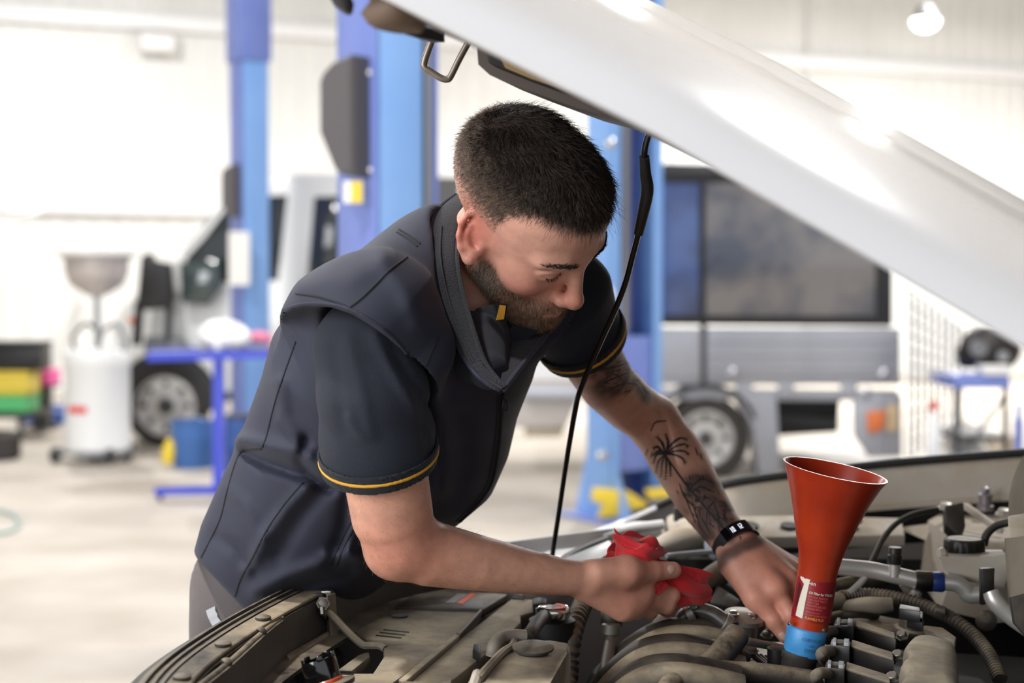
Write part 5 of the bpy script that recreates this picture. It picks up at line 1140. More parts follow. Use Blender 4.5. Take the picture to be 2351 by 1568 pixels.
# ================================================================== the mechanic
def skin_material():
    m = bpy.data.materials.new('skin'); m.use_nodes = True; nt = m.node_tree; N = nt.nodes; L = nt.links; b = N['Principled BSDF']
    at = N.new('ShaderNodeAttribute'); at.attribute_name = 'tint'
    tc = N.new('ShaderNodeTexCoord')
    n = N.new('ShaderNodeTexNoise'); n.inputs['Scale'].default_value = 55; n.inputs['Detail'].default_value = 6; L.new(tc.outputs['Object'], n.inputs['Vector'])
    mr = N.new('ShaderNodeMapRange'); mr.inputs[1].default_value = 0.3; mr.inputs[2].default_value = 0.7; mr.inputs[3].default_value = 0.88; mr.inputs[4].default_value = 1.1
    L.new(n.outputs[0], mr.inputs[0])
    mx = N.new('ShaderNodeMix'); mx.data_type = 'RGBA'; mx.blend_type = 'MULTIPLY'; mx.inputs[0].default_value = 1
    L.new(at.outputs['Color'], mx.inputs[6]); L.new(mr.outputs[0], mx.inputs[7]); L.new(mx.outputs[2], b.inputs['Base Color'])
    b.inputs['Roughness'].default_value = 0.47; b.inputs['Specular IOR Level'].default_value = 0.45
    b.inputs['Subsurface Weight'].default_value = 0.25; b.inputs['Subsurface Radius'].default_value = (1.0, 0.35, 0.2); b.inputs['Subsurface Scale'].default_value = 0.004
    n2 = N.new('ShaderNodeTexNoise'); n2.inputs['Scale'].default_value = 650; n2.inputs['Detail'].default_value = 3; L.new(tc.outputs['Object'], n2.inputs['Vector'])
    bp = N.new('ShaderNodeBump'); bp.inputs['Strength'].default_value = 0.25; bp.inputs['Distance'].default_value = 0.001
    L.new(n2.outputs[0], bp.inputs['Height']); L.new(bp.outputs[0], b.inputs['Normal'])
    return m
def cloth_material(name, col, col2, scale=900, bump=0.3, sheen=0.15, rough=0.8):
    m = mat(name, col, rough, col2=col2, vscale=6, bump=bump, bscale=scale, sheen=sheen); return m
M_skin = skin_material()
M_vest = cloth_material('navy softshell', S(39, 42, 60), S(34, 37, 53), 1400, 0.12, 0.04, 0.75)
M_fleece = cloth_material('collar fleece', S(30, 30, 37), S(25, 25, 32), 500, 0.8, 0.08, 0.9)
M_polo = cloth_material('navy pique', S(29, 34, 50), S(24, 29, 43), 1100, 0.6, 0.04, 0.8)
M_rib = cloth_material('rib knit', S(26, 30, 40), S(22, 26, 34), 900, 0.4, 0.1, 0.85)
M_gold = mat('gold stripe', S(222, 162, 48), 0.7)
M_trou = cloth_material('grey brown work trousers', S(92, 84, 84), S(80, 73, 73), 900, 0.4, 0.1, 0.85)
M_thread = mat('dark seam', S(22, 23, 29), 0.8)
M_reflect = mat('reflective tape', S(150, 152, 156), 0.6)

# ------------------------------------------------------------------ head frame
HC = np.array([0.01387, 1.64, 1.49689], np.float32); HS = 0.965
HR = np.array([[-0.68939552, -0.62167243, -0.37182954], [0.63976645, -0.28177984, -0.71505176], [0.3397539, -0.73083755, 0.59198292]], np.float32)
def h2w(p): return HC + HS * (np.asarray(p, float) @ HR)
def head_local(P): return ((P - HC) @ HR.T) / HS
def ear_pts(s):
    c = np.array([s * 0.0760, -0.003, -0.010]); n = np.array([s * 0.74, 0.30, 0.56]); n /= np.linalg.norm(n)
    z = np.array([s * 0.10, -0.20, 0.97]); z -= n * (z @ n); z /= np.linalg.norm(z); t = np.cross(z, n) * s
    if t[1] < 0: t = -t
    return c, n, t, z
def ear_sdf(q, s):
    c, n, t, z = ear_pts(s); q = c.astype(np.float32) + (q - c.astype(np.float32)) / 0.98; M = np.stack([n, t, z])
    W = lambda a, b, d=0.0: c + t * a + z * b + n * d
    d = sd_ell(q, W(-0.001, 0.001, -0.001), (0.0055, 0.0165, 0.030), M)
    d = smin(d, sd_ell(q, W(0.006, -0.004, -0.010), (0.014, 0.010, 0.020), M), 0.006)
    hel = [(0.006, 0.004, 0.001), (0.013, 0.013, 0.003), (0.011, 0.026, 0.004), (0.0, 0.032, 0.005), (-0.013, 0.027, 0.006), (-0.019, 0.013, 0.006), (-0.0185, -0.002, 0.005), (-0.0135, -0.016, 0.003), (-0.005, -0.027, 0.001)]
    d = smax(d, -sd_ell(q, W(-0.003, 0.004, 0.0075), (0.0062, 0.0125, 0.0225), M), 0.004)
    d = smax(d, -sd_ell(q, W(0.003, -0.004, 0.006), (0.0095, 0.0075, 0.0105), M), 0.003)
    d = smin(d, sd_chain(q, [W(*p) for p in hel], [0.0026, 0.003, 0.0034, 0.0036, 0.0037, 0.0037, 0.0036, 0.0036, 0.0042], 0.003), 0.003)
    d = smin(d, sd_chain(q, [W(-0.001, 0.022, 0.001), W(-0.008, 0.012, 0.002), W(-0.010, 0.0, 0.002), W(-0.007, -0.012, 0.002), W(0.002, -0.016, 0.002)], [0.0024, 0.0028, 0.003, 0.003, 0.003], 0.003), 0.004)
    d = smin(d, sd_sphere(q, W(0.001, -0.028, 0.0), 0.0072), 0.005)
    d = smin(d, sd_sphere(q, W(0.0125, -0.006, 0.002), 0.0045), 0.004)
    return d
def head_sdf(P):
    q = head_local(P)
    d = smin(sd_ell(q, (0, -0.014, 0.036), (0.0755, 0.098, 0.082)), sd_ell(q, (0, 0.028, 0.045), (0.066, 0.066, 0.062)), 0.03)
    d = smin(d, sd_ell(q, (0, 0.034, -0.034), (0.056, 0.058, 0.080)), 0.035)
    for s in (-1, 1):
        d = smin(d, sd_chain(q, [(s * 0.062, -0.002, -0.015), (s * 0.054, 0.004, -0.062), (s * 0.022, 0.080, -0.101)], [0.012, 0.017, 0.0165]), 0.03)
        d = smin(d, sd_ell(q, (s * 0.041, 0.058, -0.030), (0.021, 0.024, 0.022)), 0.022)
    d = smin(d, sd_sphere(q, (0, 0.083, -0.102), 0.0195), 0.02)
    d = smin(d, sd_ell(q, (0, 0.082, -0.068), (0.030, 0.022, 0.024)), 0.02)
    for s in (-1, 1):
        d = smax(d, -sd_ell(q, (s * 0.033, 0.102, -0.004), (0.018, 0.0185, 0.0135)), 0.014)
        d = smin(d, sd_chain(q, [(s * 0.010, 0.090, 0.019), (s * 0.028, 0.089, 0.0225), (s * 0.048, 0.076, 0.019)], [0.0085, 0.0085, 0.007]), 0.016)
        d = smin(d, sd_sphere(q, (s * 0.0315, 0.0785, -0.0005), 0.0128), 0.004)
        d = smin(d, sd_chain(q, [(s * 0.0465, 0.078, -0.001), (s * 0.040, 0.0875, 0.0075), (s * 0.031, 0.0915, 0.0085), (s * 0.021, 0.0895, 0.005), (s * 0.0165, 0.087, -0.001)], [0.0018, 0.0024, 0.0026, 0.0024, 0.0016]), 0.004)
        d = smin(d, sd_chain(q, [(s * 0.0465, 0.0775, -0.002), (s * 0.040, 0.084, -0.0095), (s * 0.030, 0.0875, -0.0115), (s * 0.020, 0.0865, -0.007)], [0.0016, 0.0022, 0.0024, 0.002]), 0.005)
    d = smin(d, sd_cone(q, (0, 0.091, 0.010), (0, 0.1135, -0.036), 0.0085, 0.0092), 0.013)
    d = smin(d, sd_sphere(q, (0, 0.1145, -0.041), 0.0112), 0.008)
    for s in (-1, 1):
        d = smin(d, sd_ell(q, (s * 0.0120, 0.1035, -0.0455), (0.0078, 0.0098, 0.0078)), 0.006)
    for s in (-1, 1):
        d = smax(d, -sd_ell(q, (s * 0.0062, 0.108, -0.0535), (0.0036, 0.0055, 0.004)), 0.003)
    d = smin(d, sd_chain(q, [(-0.024, 0.090, -0.0705), (-0.010, 0.1015, -0.068), (0.010, 0.1015, -0.068), (0.024, 0.090, -0.0705)], [0.003, 0.0055, 0.0055, 0.003]), 0.006)
    d = smin(d, sd_chain(q, [(-0.021, 0.090, -0.0765), (0, 0.1015, -0.079), (0.021, 0.090, -0.0765)], [0.003, 0.0062, 0.003]), 0.006)
    d = smax(d, -sd_chain(q, [(-0.025, 0.094, -0.0735), (-0.012, 0.1055, -0.0732), (0.012, 0.1055, -0.0732), (0.025, 0.094, -0.0735)], [0.001, 0.0014, 0.0014, 0.001]), 0.003)
    for s in (-1, 1):
        near = np.linalg.norm(q - np.array([s * 0.075, -0.014, -0.012], np.float32), axis=1) < 0.07
        if near.any(): d[near] = smin(d[near], ear_sdf(q[near], s) * 0.98, 0.004)
    return d * HS

# ------------------------------------------------------------------ skeleton (world)
def W3(*a): return PY(*a)
NECK0 = h2w((0, -0.022, -0.045)); NECK1 = W3(1040, 660, 1.73)
SH_R = W3(838, 772, 1.53); EL_R = W3(920, 1242, 1.60)
SH_L = W3(1300, 705, 1.845)
RARM = [SH_R, W3(858, 930, 1.55), W3(884, 1080, 1.575), W3(900, 1180, 1.59), EL_R]
RFOR = [EL_R, W3(985, 1270, 1.615), W3(1090, 1291, 1.635), W3(1200, 1311, 1.66), W3(1290, 1324, 1.68), W3(1345, 1329, 1.695)]
LARM = [SH_L, W3(1345, 800, 1.88), W3(1395, 882, 1.93), W3(1448, 932, 1.985), W3(1500, 968, 2.02)]
LFOR = [W3(1500, 968, 2.02), W3(1556, 1052, 1.985), W3(1606, 1140, 1.925), W3(1652, 1208, 1.88), W3(1684, 1246, 1.855)]
HIP = {1: np.array([-0.312, 1.845, 0.92]), -1: np.array([-0.27, 1.985, 0.92])}
P0 = np.array([-0.335, 1.90, 0.98]); A_ = nrm(W3(1020, 620, 1.72) - P0)
def finger(pts): return [W3(*p) for p in pts]
R_TH = finger([(1372, 1314, 1.687), (1440, 1311, 1.701), (1498, 1311, 1.723), (1545, 1309, 1.739)])
R_F = [(finger([(1345, 1330, 1.697), (1470, 1344, 1.735)]), [0.0140, 0.017], finger([(1470, 1344, 1.735), (1540, 1366, 1.757), (1546, 1384, 1.791), (1516, 1378, 1.807)])),
       (finger([(1345, 1340, 1.697), (1468, 1370, 1.733)]), [0.0140, 0.017], finger([(1468, 1370, 1.733), (1530, 1388, 1.757), (1532, 1400, 1.795), (1500, 1388, 1.811)])),
       (finger([(1345, 1345, 1.697), (1450, 1388, 1.725)]), [0.0140, 0.0165], finger([(1450, 1388, 1.725), (1492, 1398, 1.757), (1494, 1406, 1.790), (1468, 1396, 1.805)])),
       (finger([(1345, 1348, 1.697), (1428, 1398, 1.715)]), [0.0135, 0.015], finger([(1428, 1398, 1.715), (1458, 1404, 1.743), (1462, 1408, 1.770), (1440, 1400, 1.783)]))]
L_TH = finger([(1684, 1295, 1.832), (1734, 1374, 1.800), (1776, 1424, 1.792), (1803, 1462, 1.788)])
L_F = [(finger([(1688, 1262, 1.848), (1780, 1352, 1.800)]), [0.021, 0.0175], finger([(1780, 1352, 1.800), (1816, 1412, 1.788), (1830, 1450, 1.790), (1826, 1482, 1.795)])),
       (finger([(1698, 1256, 1.852), (1806, 1330, 1.825)]), [0.021, 0.0165], finger([(1806, 1330, 1.825), (1856, 1388, 1.812), (1866, 1432, 1.815), (1864, 1466, 1.820)])),
       (finger([(1706, 1252, 1.858), (1818, 1314, 1.850)]), [0.020, 0.0155], finger([(1818, 1314, 1.850), (1872, 1366, 1.842), (1884, 1406, 1.846), (1884, 1436, 1.850)])),
       (finger([(1712, 1250, 1.864), (1822, 1302, 1.875)]), [0.018, 0.0135], finger([(1822, 1302, 1.875), (1864, 1340, 1.870), (1878, 1372, 1.872), (1880, 1396, 1.875)]))]
FR = {0: [0.0115, 0.0108, 0.0092, 0.0078], 1: [0.0118, 0.0110, 0.0094, 0.008], 2: [0.0112, 0.0104, 0.009, 0.0076], 3: [0.0098, 0.009, 0.008, 0.0068]}

def body_sdf(P):
    d = head_sdf(P)
    d = smin(d, sd_cone(P, NECK0, NECK1, 0.045, 0.054), 0.012)
    d = smin(d, sd_cone(P, h2w((0, 0.012, -0.07)), W3(1072, 720, 1.69), 0.024, 0.034), 0.012)
    # trunk, hidden in the clothes
    d = smin(d, sd_chain(P, [NECK1, NECK1 * 0.4 + P0 * 0.6, P0 + [0.03, 0, 0]], [0.05, 0.09, 0.07]), 0.03)
    d = smin(d, sd_chain(P, [SH_R + [0, 0.03, -0.015], P0 * 0.25 + NECK1 * 0.75 + [0, 0.02, 0], SH_L - [0, 0, 0.02]], [0.026, 0.05, 0.030]), 0.02)
    for k in (-1, 1):
        hip = HIP[k]
        d = smin(d, sd_chain(P, [hip, [hip[0] - 0.03, hip[1], 0.52], [hip[0] - 0.07, hip[1], 0.10]], [0.06, 0.05, 0.035]), 0.03)
    d = smin(d, sd_chain(P, RARM, [0.030, 0.045, 0.0470, 0.0460, 0.0400]), 0.025)
    d = smin(d, sd_chain(P, RFOR, [0.0395, 0.0375, 0.0325, 0.0268, 0.0220, 0.0215]), 0.010)
    d = smin(d, sd_sphere(P, W3(902, 1268, 1.61), 0.027), 0.02)
    d = smin(d, sd_chain(P, LARM, [0.050, 0.042, 0.0385, 0.0375, 0.036]), 0.02)
    d = smin(d, sd_chain(P, LFOR, [0.036, 0.0400, 0.0345, 0.0275, 0.0265]), 0.012)
    # hands
    for TH, F, in ((R_TH, R_F), (L_TH, L_F)):
        lo = np.min([np.min([np.min(a, 0), np.min(c, 0)], 0) for a, b, c in F] + [np.min(TH, 0)], 0) - 0.07
        hi = np.max([np.max([np.max(a, 0), np.max(c, 0)], 0) for a, b, c in F] + [np.max(TH, 0)], 0) + 0.07
        m = ((P > lo) & (P < hi)).all(1)
        if not m.any(): continue
        Q = P[m]; palm = None
        for a, r, _ in F:
            e = sd_cone(Q, a[0], a[1], r[0], r[1]); palm = e if palm is None else smin(palm, e, 0.014)
        if TH is R_TH: palm = smin(palm, sd_chain(Q, [R_TH[0], R_TH[1]], [0.0165, 0.0178]), 0.016)
        else: palm = smin(palm, sd_chain(Q, [L_TH[0], L_TH[1]], [0.020, 0.0145]), 0.018)
        th = sd_chain(Q, TH[1:], [0.0172, 0.0122, 0.0106] if TH is R_TH else [0.0130, 0.0108, 0.0090], 0.003)
        th = smin(th, sd_sphere(Q, TH[2], 0.0120), 0.004)
        hd = smin(palm, th, 0.010)
        for i, (_, _, c) in enumerate(F):
            fd = sd_chain(Q, c, FR[i], 0.002); fd = smin(fd, sd_sphere(Q, c[0], FR[i][0] * 1.12), 0.005); fd = smin(fd, sd_sphere(Q, c[1], FR[i][1] * 1.08), 0.003)
            hd = smin(hd, fd, 0.0035)
        d[m] = smin(d[m], hd, 0.007)
    return d

# ------------------------------------------------------------------ clothes
AX_E = np.array([0.474, -0.88]); AX_P = np.array([0.88, 0.474])
# stations: distance along the torso in pixels, back edge, front edge (pixels across), centre distance, half depth
ST = np.array([(-70, -115, 150, 1.93, 0.135), (26, -150, 165, 1.915, 0.150), (90, -186, 185, 1.905, 0.16), (185, -206, 225, 1.885, 0.17), (333, -212, 292, 1.855, 0.18), (460, -230, 342, 1.825, 0.185), (540, -240, 336, 1.805, 0.19),
               (624, -258, 314, 1.785, 0.20), (726, -248, 302, 1.76, 0.20), (800, -215, 285, 1.745, 0.185), (880, -162, 235, 1.73, 0.145), (960, -122, 160, 1.725, 0.10), (1010, -95, 110, 1.72, 0.07)])
def stations():
    out = []
    for k, l, r, Y, dp in ST:
        c2 = np.array([600, 1400]) + AX_E * k; L_ = PY(*(c2 + AX_P * l), Y); R_ = PY(*(c2 + AX_P * r), Y)
        out.append(((L_ + R_) / 2, np.linalg.norm(R_ - L_) / 2, dp))
    return out
STN = stations()
TA = nrm(STN[-2][0] - STN[1][0]); TH_ = nrm(PY(600 + 88, 1400 + 47.4, 1.8) - PY(600, 1400, 1.8)); TH_ = nrm(TH_ - TA * (TH_ @ TA)); TD = np.cross(TA, TH_)
if TD[1] < 0: TD = -TD
S_S = np.array([(c - P0) @ TA for c, _, _ in STN]); S_C = np.array([c - TA * ((c - P0) @ TA) for c, _, _ in STN]); S_W = np.array([w for _, w, _ in STN]); S_D = np.array([d for _, _, d in STN])
def torso_sdf(P, grow=0.0, lo=None, hi=None, skew=0.28):
    s = (P - P0.astype(np.float32)) @ TA.astype(np.float32)
    sc = np.clip(s, S_S[0], S_S[-1])
    c = np.stack([np.interp(sc, S_S, S_C[:, i]) for i in range(3)], 1); w = np.interp(sc, S_S, S_W) + grow; dd = np.interp(sc, S_S, S_D) + grow
    q = P - c - TA * s[:, None]
    a = (q @ TH_) / w; b = (q @ TD) / dd
    r2 = (a * a - 2 * skew * a * b + b * b) / (1 - skew * skew)
    d = (np.sqrt(np.maximum(r2, 1e-9)) - 1) * np.minimum(w, dd) * 0.92
    lo = S_S[0] if lo is None else lo; hi = S_S[-1] if hi is None else hi
    return smax(d, np.maximum(lo - s, s - hi), 0.01)
def px_of(P):
    z = P[:, 2] - CAM_H; dep = P[:, 1] * _c - z * _s; v = P[:, 1] * _s + z * _c
    return np.stack([1175.5 + F_PX * P[:, 0] / dep, 784 - F_PX * v / dep], 1)
def d_px(X, pts):
    pts = np.asarray(pts, np.float32); d = None
    for i in range(len(pts) - 1):
        a, ba = pts[i], pts[i + 1] - pts[i]; pa = X - a; h = np.clip(pa @ ba / (ba @ ba), 0, 1)
        e = np.linalg.norm(pa - h[:, None] * ba, axis=1); d = e if d is None else np.minimum(d, e)
    return d
FOLDS = [  # pixel lines on the near side of the vest, width, height (m)
    ([(566, 1040), (610, 1062), (690, 1090), (760, 1120)], 15, -0.008), ([(545, 1010), (600, 1020), (680, 1040), (740, 1070)], 20, 0.006),
    ([(712, 1112), (660, 1165), (610, 1235), (570, 1310)], 16, 0.005), ([(740, 1130), (690, 1190), (640, 1270)], 18, -0.004),
    ([(585, 1360), (660, 1322), (760, 1290), (820, 1282)], 20, 0.006), ([(600, 1395), (700, 1350), (800, 1318)], 16, -0.004),
    ([(700, 1010), (690, 1060), (720, 1100)], 12, -0.006), ([(640, 880), (650, 960), (700, 1040)], 20, 0.004),
    ([(800, 1140), (790, 1210), (760, 1290)], 18, -0.005), ([(820, 1130), (815, 1200), (800, 1260)], 14, 0.005),
    ([(520, 1120), (560, 1160), (600, 1240)], 18, 0.003), ([(1000, 900), (1020, 1000), (1015, 1120)], 22, 0.005), ([(960, 880), (985, 960), (1000, 1060)], 14, -0.005),
    ([(880, 600), (930, 660), (960, 740)], 26, 0.004), ([(700, 660), (800, 640), (880, 590)], 30, 0.003), ([(1060, 960), (1075, 1060), (1050, 1150)], 24, -0.003),
    ([(850, 1290), (800, 1270), (750, 1275)], 14, 0.004), ([(490, 1230), (540, 1260), (580, 1310)], 16, -0.003)]
NPL = nrm(np.array([-0.65, -0.54, -0.54])); NPA = W3(655, 708, 1.585) + NPL * 0.016
R_SLV = [W3(868, 722, 1.59), W3(838, 800, 1.545), W3(856, 900, 1.545), W3(866, 1010, 1.565), W3(870, 1062, 1.575)]
def sleeve_r(P, grow=0.0):
    d = sd_chain(P, R_SLV, [0.044 + grow, 0.054 + grow, 0.0590 + grow, 0.0620 + grow, 0.0612 + grow], 0.01)
    n = nrm(R_SLV[4] - R_SLV[2] + np.array([0.004, 0.012, -0.012])); c = W3(866, 1066, 1.575)
    return smax(d, (P - c.astype(np.float32)) @ n.astype(np.float32), 0.003)
L_SLV = [W3(1285, 690, 1.83), W3(1330, 765, 1.865), W3(1352, 812, 1.89)]
def sleeve_l(P, grow=0.0):
    d = sd_chain(P, L_SLV, [0.072 + grow, 0.056 + grow, 0.053 + grow], 0.01)
    n = nrm(W3(1352, 812, 1.90) - W3(1300, 712, 1.845)); c = W3(1338, 792, 1.878)
    return smax(d, (P - c.astype(np.float32)) @ n.astype(np.float32), 0.003)
def vest_sdf(P):
    d = torso_sdf(P, 0.0, lo=-0.085 * 0 + S_S[1] - 0.012)
    d = smax(d, (P - W3(990, 520, 1.72).astype(np.float32)) @ TA.astype(np.float32) - 0.055, 0.02)
    Xh = px_of(P); d = smax(d, ((Xh[:, 1] - 1276) - 1.06 * (Xh[:, 0] - 446)) * 0.00037, 0.006)
    cap = sd_ell(P, W3(818, 762, 1.585), (0.084, 0.115, 0.078))
    cap = smin(cap, sd_cone(P, W3(850, 745, 1.585), W3(985, 610, 1.70), 0.064, 0.05), 0.03)
    cap = smin(cap, sd_cone(P, W3(880, 725, 1.545), W3(948, 800, 1.555), 0.068, 0.046), 0.035)
    Xc = px_of(P); ye = np.interp(Xc[:, 0], [600, 655, 700, 760, 810, 850, 890, 925, 950, 970, 1000], [745, 716, 704, 706, 722, 746, 774, 808, 846, 890, 960])
    cap = smax(cap, (Xc[:, 1] - ye) * 0.00046 * 0.85, 0.004)
    d = smin(d, cap, 0.045)
    d = smin(d, sd_cone(P, W3(1250, 690, 1.80), W3(1150, 610, 1.76), 0.060, 0.05), 0.03)
    X = px_of(P); side_ = np.clip((1.80 - P[:, 1]) / 0.1, 0, 1)
    for pts, w, h in FOLDS:
        e = d_px(X, pts); d = d - 1.4 * h * np.exp(-(e / w) ** 2) * side_
    d = d - 0.0018 * noise3(P, 40, 3)
    d = smax(d, -sleeve_r(P, 0.008), 0.004)
    d = smax(d, -sleeve_l(P, 0.003), 0.004)
    # neck opening down to the zip
    d = smax(d, -sd_chain(P, [W3(1146, 880, 1.50), W3(1130, 800, 1.55), W3(1120, 690, 1.61), W3(1120, 560, 1.68)], [0.010, 0.034, 0.060, 0.074]), 0.006)
    return d
POLO_F = [([(800, 780), (830, 900), (850, 1000)], 16, 0.0025), ([(770, 800), (780, 900), (790, 990)], 14, -0.002), ([(860, 770), (900, 850), (950, 930), (985, 980)], 14, 0.004), ([(900, 800), (940, 870), (980, 930)], 10, -0.003), ([(800, 960), (830, 1005)], 10, 0.003), ([(960, 900), (975, 980), (985, 1040)], 12, -0.003)]
def polo_sdf(P):
    X = px_of(P); r = sleeve_r(P)
    for pts, w, h in POLO_F: r = r - h * np.exp(-(d_px(X, pts) / w) ** 2)
    r = r - 0.001 * noise3(P, 60, 5)
    # hollow the cuff where the arm comes out
    r = smax(r, -sd_cone(P, W3(868, 1040, 1.57), W3(880, 1120, 1.585), 0.050, 0.052), 0.003)
    l = smax(sleeve_l(P) - 0.001 * noise3(P, 60, 6), -sd_cone(P, W3(1340, 796, 1.88), W3(1372, 850, 1.91), 0.044, 0.044), 0.003)
    t = torso_sdf(P, -0.016, lo=S_S[3])
    t = smin(t, sd_chain(P, [W3(1122, 850, 1.575), W3(1085, 790, 1.64), W3(1050, 700, 1.71)], [0.022, 0.045, 0.055]), 0.02)
    t = smax(t, -sd_cone(P, NECK0, W3(1078, 690, 1.66), 0.053, 0.040), 0.006)
    return smin(smin(t, r, 0.012), l, 0.012)
def trouser_sdf(P):
    d = torso_sdf(P, -0.006, lo=S_S[0] - 0.02, hi=S_S[2])
    d = smin(d, sd_ell(P, PY(600, 1385, 1.88), (0.082, 0.130, 0.11)), 0.03)
    for k in (-1, 1):
        hip = HIP[k]
        d = smin(d, sd_chain(P, [hip, [hip[0] - 0.03, hip[1], 0.52], [hip[0] - 0.07, hip[1], 0.09]], [0.084, 0.068, 0.062]), 0.03)
    d = d - 0.003 * noise3(P, 35, 9)
    return smax(d, 0.06 - P[:, 2], 0.004)
def boot_sdf(P):
    d = None
    for k in (-1, 1):
        x, y = HIP[k][0] - 0.075, HIP[k][1]
        e = sd_chain(P, [(x, y, 0.16), (x, y, 0.07), (x + 0.13, y - 0.07, 0.05)], [0.052, 0.055, 0.048]); e = smax(e, -P[:, 2], 0.004)
        d = e if d is None else np.minimum(d, e)
    return d

man = None
V, Q = snets(body_sdf, (-0.60, 1.25, 0.05), (0.50, 2.2, 1.66), 0.0026)
man = obj('person', (V, Q), M_skin, sharp=None, label='bearded man in navy vest leaning into the engine bay holding a red rag', cat='person')
bvh_body = bvh_of(man)
# skin colour: base, ruddy nose, ear and cheeks, stubble shade under hair and beard
def sm(x, a, b): t = np.clip((x - a) / (b - a), 0, 1); return t * t * (3 - 2 * t)
def scalp_masks(q):
    x, y, z = np.abs(q[:, 0]), q[:, 1], q[:, 2]
    hl = np.interp(y, [-0.12, -0.07, -0.035, -0.012, -0.004, 0.013, 0.017, 0.025, 0.035, 0.07, 0.10], [-0.06, -0.055, -0.035, 0.022, -0.02, -0.02, 0.046, 0.062, 0.079, 0.080, 0.073])
    zb = 0.064 + 0.35 * np.maximum(y, 0) * (y < 0.05)
    long_ = sm(z, hl + 0.000, hl + 0.008) * sm(z, zb - 0.006, zb + 0.010)
    short = sm(z, hl - 0.016, hl + 0.012)
    jl = np.interp(y, [-0.02, 0.005, 0.02, 0.048, 0.075, 0.085, 0.12], [-0.02, -0.010, -0.030, -0.044, -0.050, -0.053, -0.053])
    lipz = (np.abs(z + 0.0735) < 0.006) & (x < 0.022) & (y > 0.085)
    nosex = (y > 0.098) & (x < 0.018) & (z > -0.054)
    under = sm(y - 0.009 - np.maximum(0, -0.066 - z) * 1.7, 0.0, 0.010)
    beard = under * (1 - nosex) * sm(z, jl + 0.006, jl - 0.008) * sm(y, -0.012, 0.006) * sm(z, -0.132, -0.118) * (1 - lipz)
    stache = sm(x, 0.034, 0.026) * (y > 0.07) * sm(z, -0.050, -0.054)
    chinb = np.maximum(beard, 0)
    return long_, short, chinb
q = head_local(V.astype(np.float32)); inh = sm(np.linalg.norm(q, axis=1), 0.165, 0.14)
lg, shrt, brd = scalp_masks(q)
base = np.array(S(216, 162, 142)); tint = np.tile(base, (len(V), 1))
armm = 1 - inh; tint = tint * (1 - armm[:, None]) + np.array(S(216, 162, 138)) * armm[:, None]
rd = np.zeros(len(V))
for c, r, k in (((0, 0.114, -0.042), 0.022, 0.55), ((0.044, 0.066, -0.032), 0.028, 0.45), ((0.076, -0.014, -0.005), 0.034, 0.75), ((-0.076, -0.014, -0.005), 0.034, 0.6), ((0, 0.10, -0.074), 0.02, 0.3)):
    rd += k * np.exp(-(np.linalg.norm(q - np.array(c), axis=1) / r) ** 2)
for p, r, k in ((W3(905, 1270, 1.57), 0.05, 0.30), (W3(1450, 1360, 1.70), 0.06, 0.25), (W3(1780, 1380, 1.8), 0.08, 0.35), (W3(1000, 1230, 1.60), 0.06, 0.15)):
    rd += k * np.exp(-(np.linalg.norm(V - p, axis=1) / r) ** 2)
rd = np.clip(rd, 0, 0.8)[:, None]; tint = tint * (1 - rd) + np.array(S(196, 96, 78)) * rd
hm = np.clip(shrt * inh * (0.10 + 0.35 * sm(q[:, 2], 0.0, 0.06)) + lg * inh * 0.8, 0, 0.92)[:, None]; tint = tint * (1 - hm) + np.array(S(44, 35, 31)) * hm
bm_ = (brd * inh * 0.30)[:, None]; tint = tint * (1 - bm_) + np.array(S(92, 70, 58)) * bm_
# weathered shoulder-to-wrist ink wash on the tattooed forearm (flat print on the skin)
X = px_of(V); la_ = (V[:, 1] > 1.80) & (X[:, 0] > 1250)
def blob(cx, cy, rx, ry, ang=0.0):
    c, s = math.cos(ang), math.sin(ang); dx, dy = X[:, 0] - cx, X[:, 1] - cy; a, b = (dx * c + dy * s) / rx, (-dx * s + dy * c) / ry
    return np.exp(-((a * a + b * b) ** 2))
nz = 0.5 + 0.5 * noise3(V.astype(np.float32), 260, 17); nz2 = 0.5 + 0.5 * noise3(V.astype(np.float32), 120, 19)
ink = np.zeros(len(V))
for cx, cy, rx, ry, an, k in ((1408, 862, 48, 60, 0.6, 0.55), (1440, 880, 40, 22, -0.5, 0.35), (1400, 800, 30, 22, 0.4, 0.6), (1480, 905, 26, 16, 0.8, 0.4), (1618, 1128, 50, 42, 0.9, 0.70), (1640, 1180, 60, 44, 0.9, 0.65), (1590, 1150, 34, 40, 0.9, 0.40), (1625, 1215, 40, 30, 0.4, 0.55), (1664, 1218, 44, 34, 0.3, 0.5)):
    ink = np.maximum(ink, 2.0 * k * blob(cx, cy, rx, ry, an) * (0.55 + 0.6 * sm(nz * 0.6 + nz2 * 0.4, 0.3, 0.65)))
ink = np.clip(ink, 0, 0.86) * la_
band = np.exp(-(d_px(X.astype(np.float32), [(1642, 1300), (1668, 1276), (1700, 1256), (1740, 1240)]) / 17) ** 4) * la_ * 0.80
ink = np.maximum(ink, band)[:, None]; tint = tint * (1 - ink) + np.array(S(52, 48, 50)) * ink
ca = man.data.color_attributes.new('tint', 'FLOAT_COLOR', 'POINT')
ca.data.foreach_set('color', np.column_stack([tint, np.ones(len(V))]).astype(np.float32).ravel())

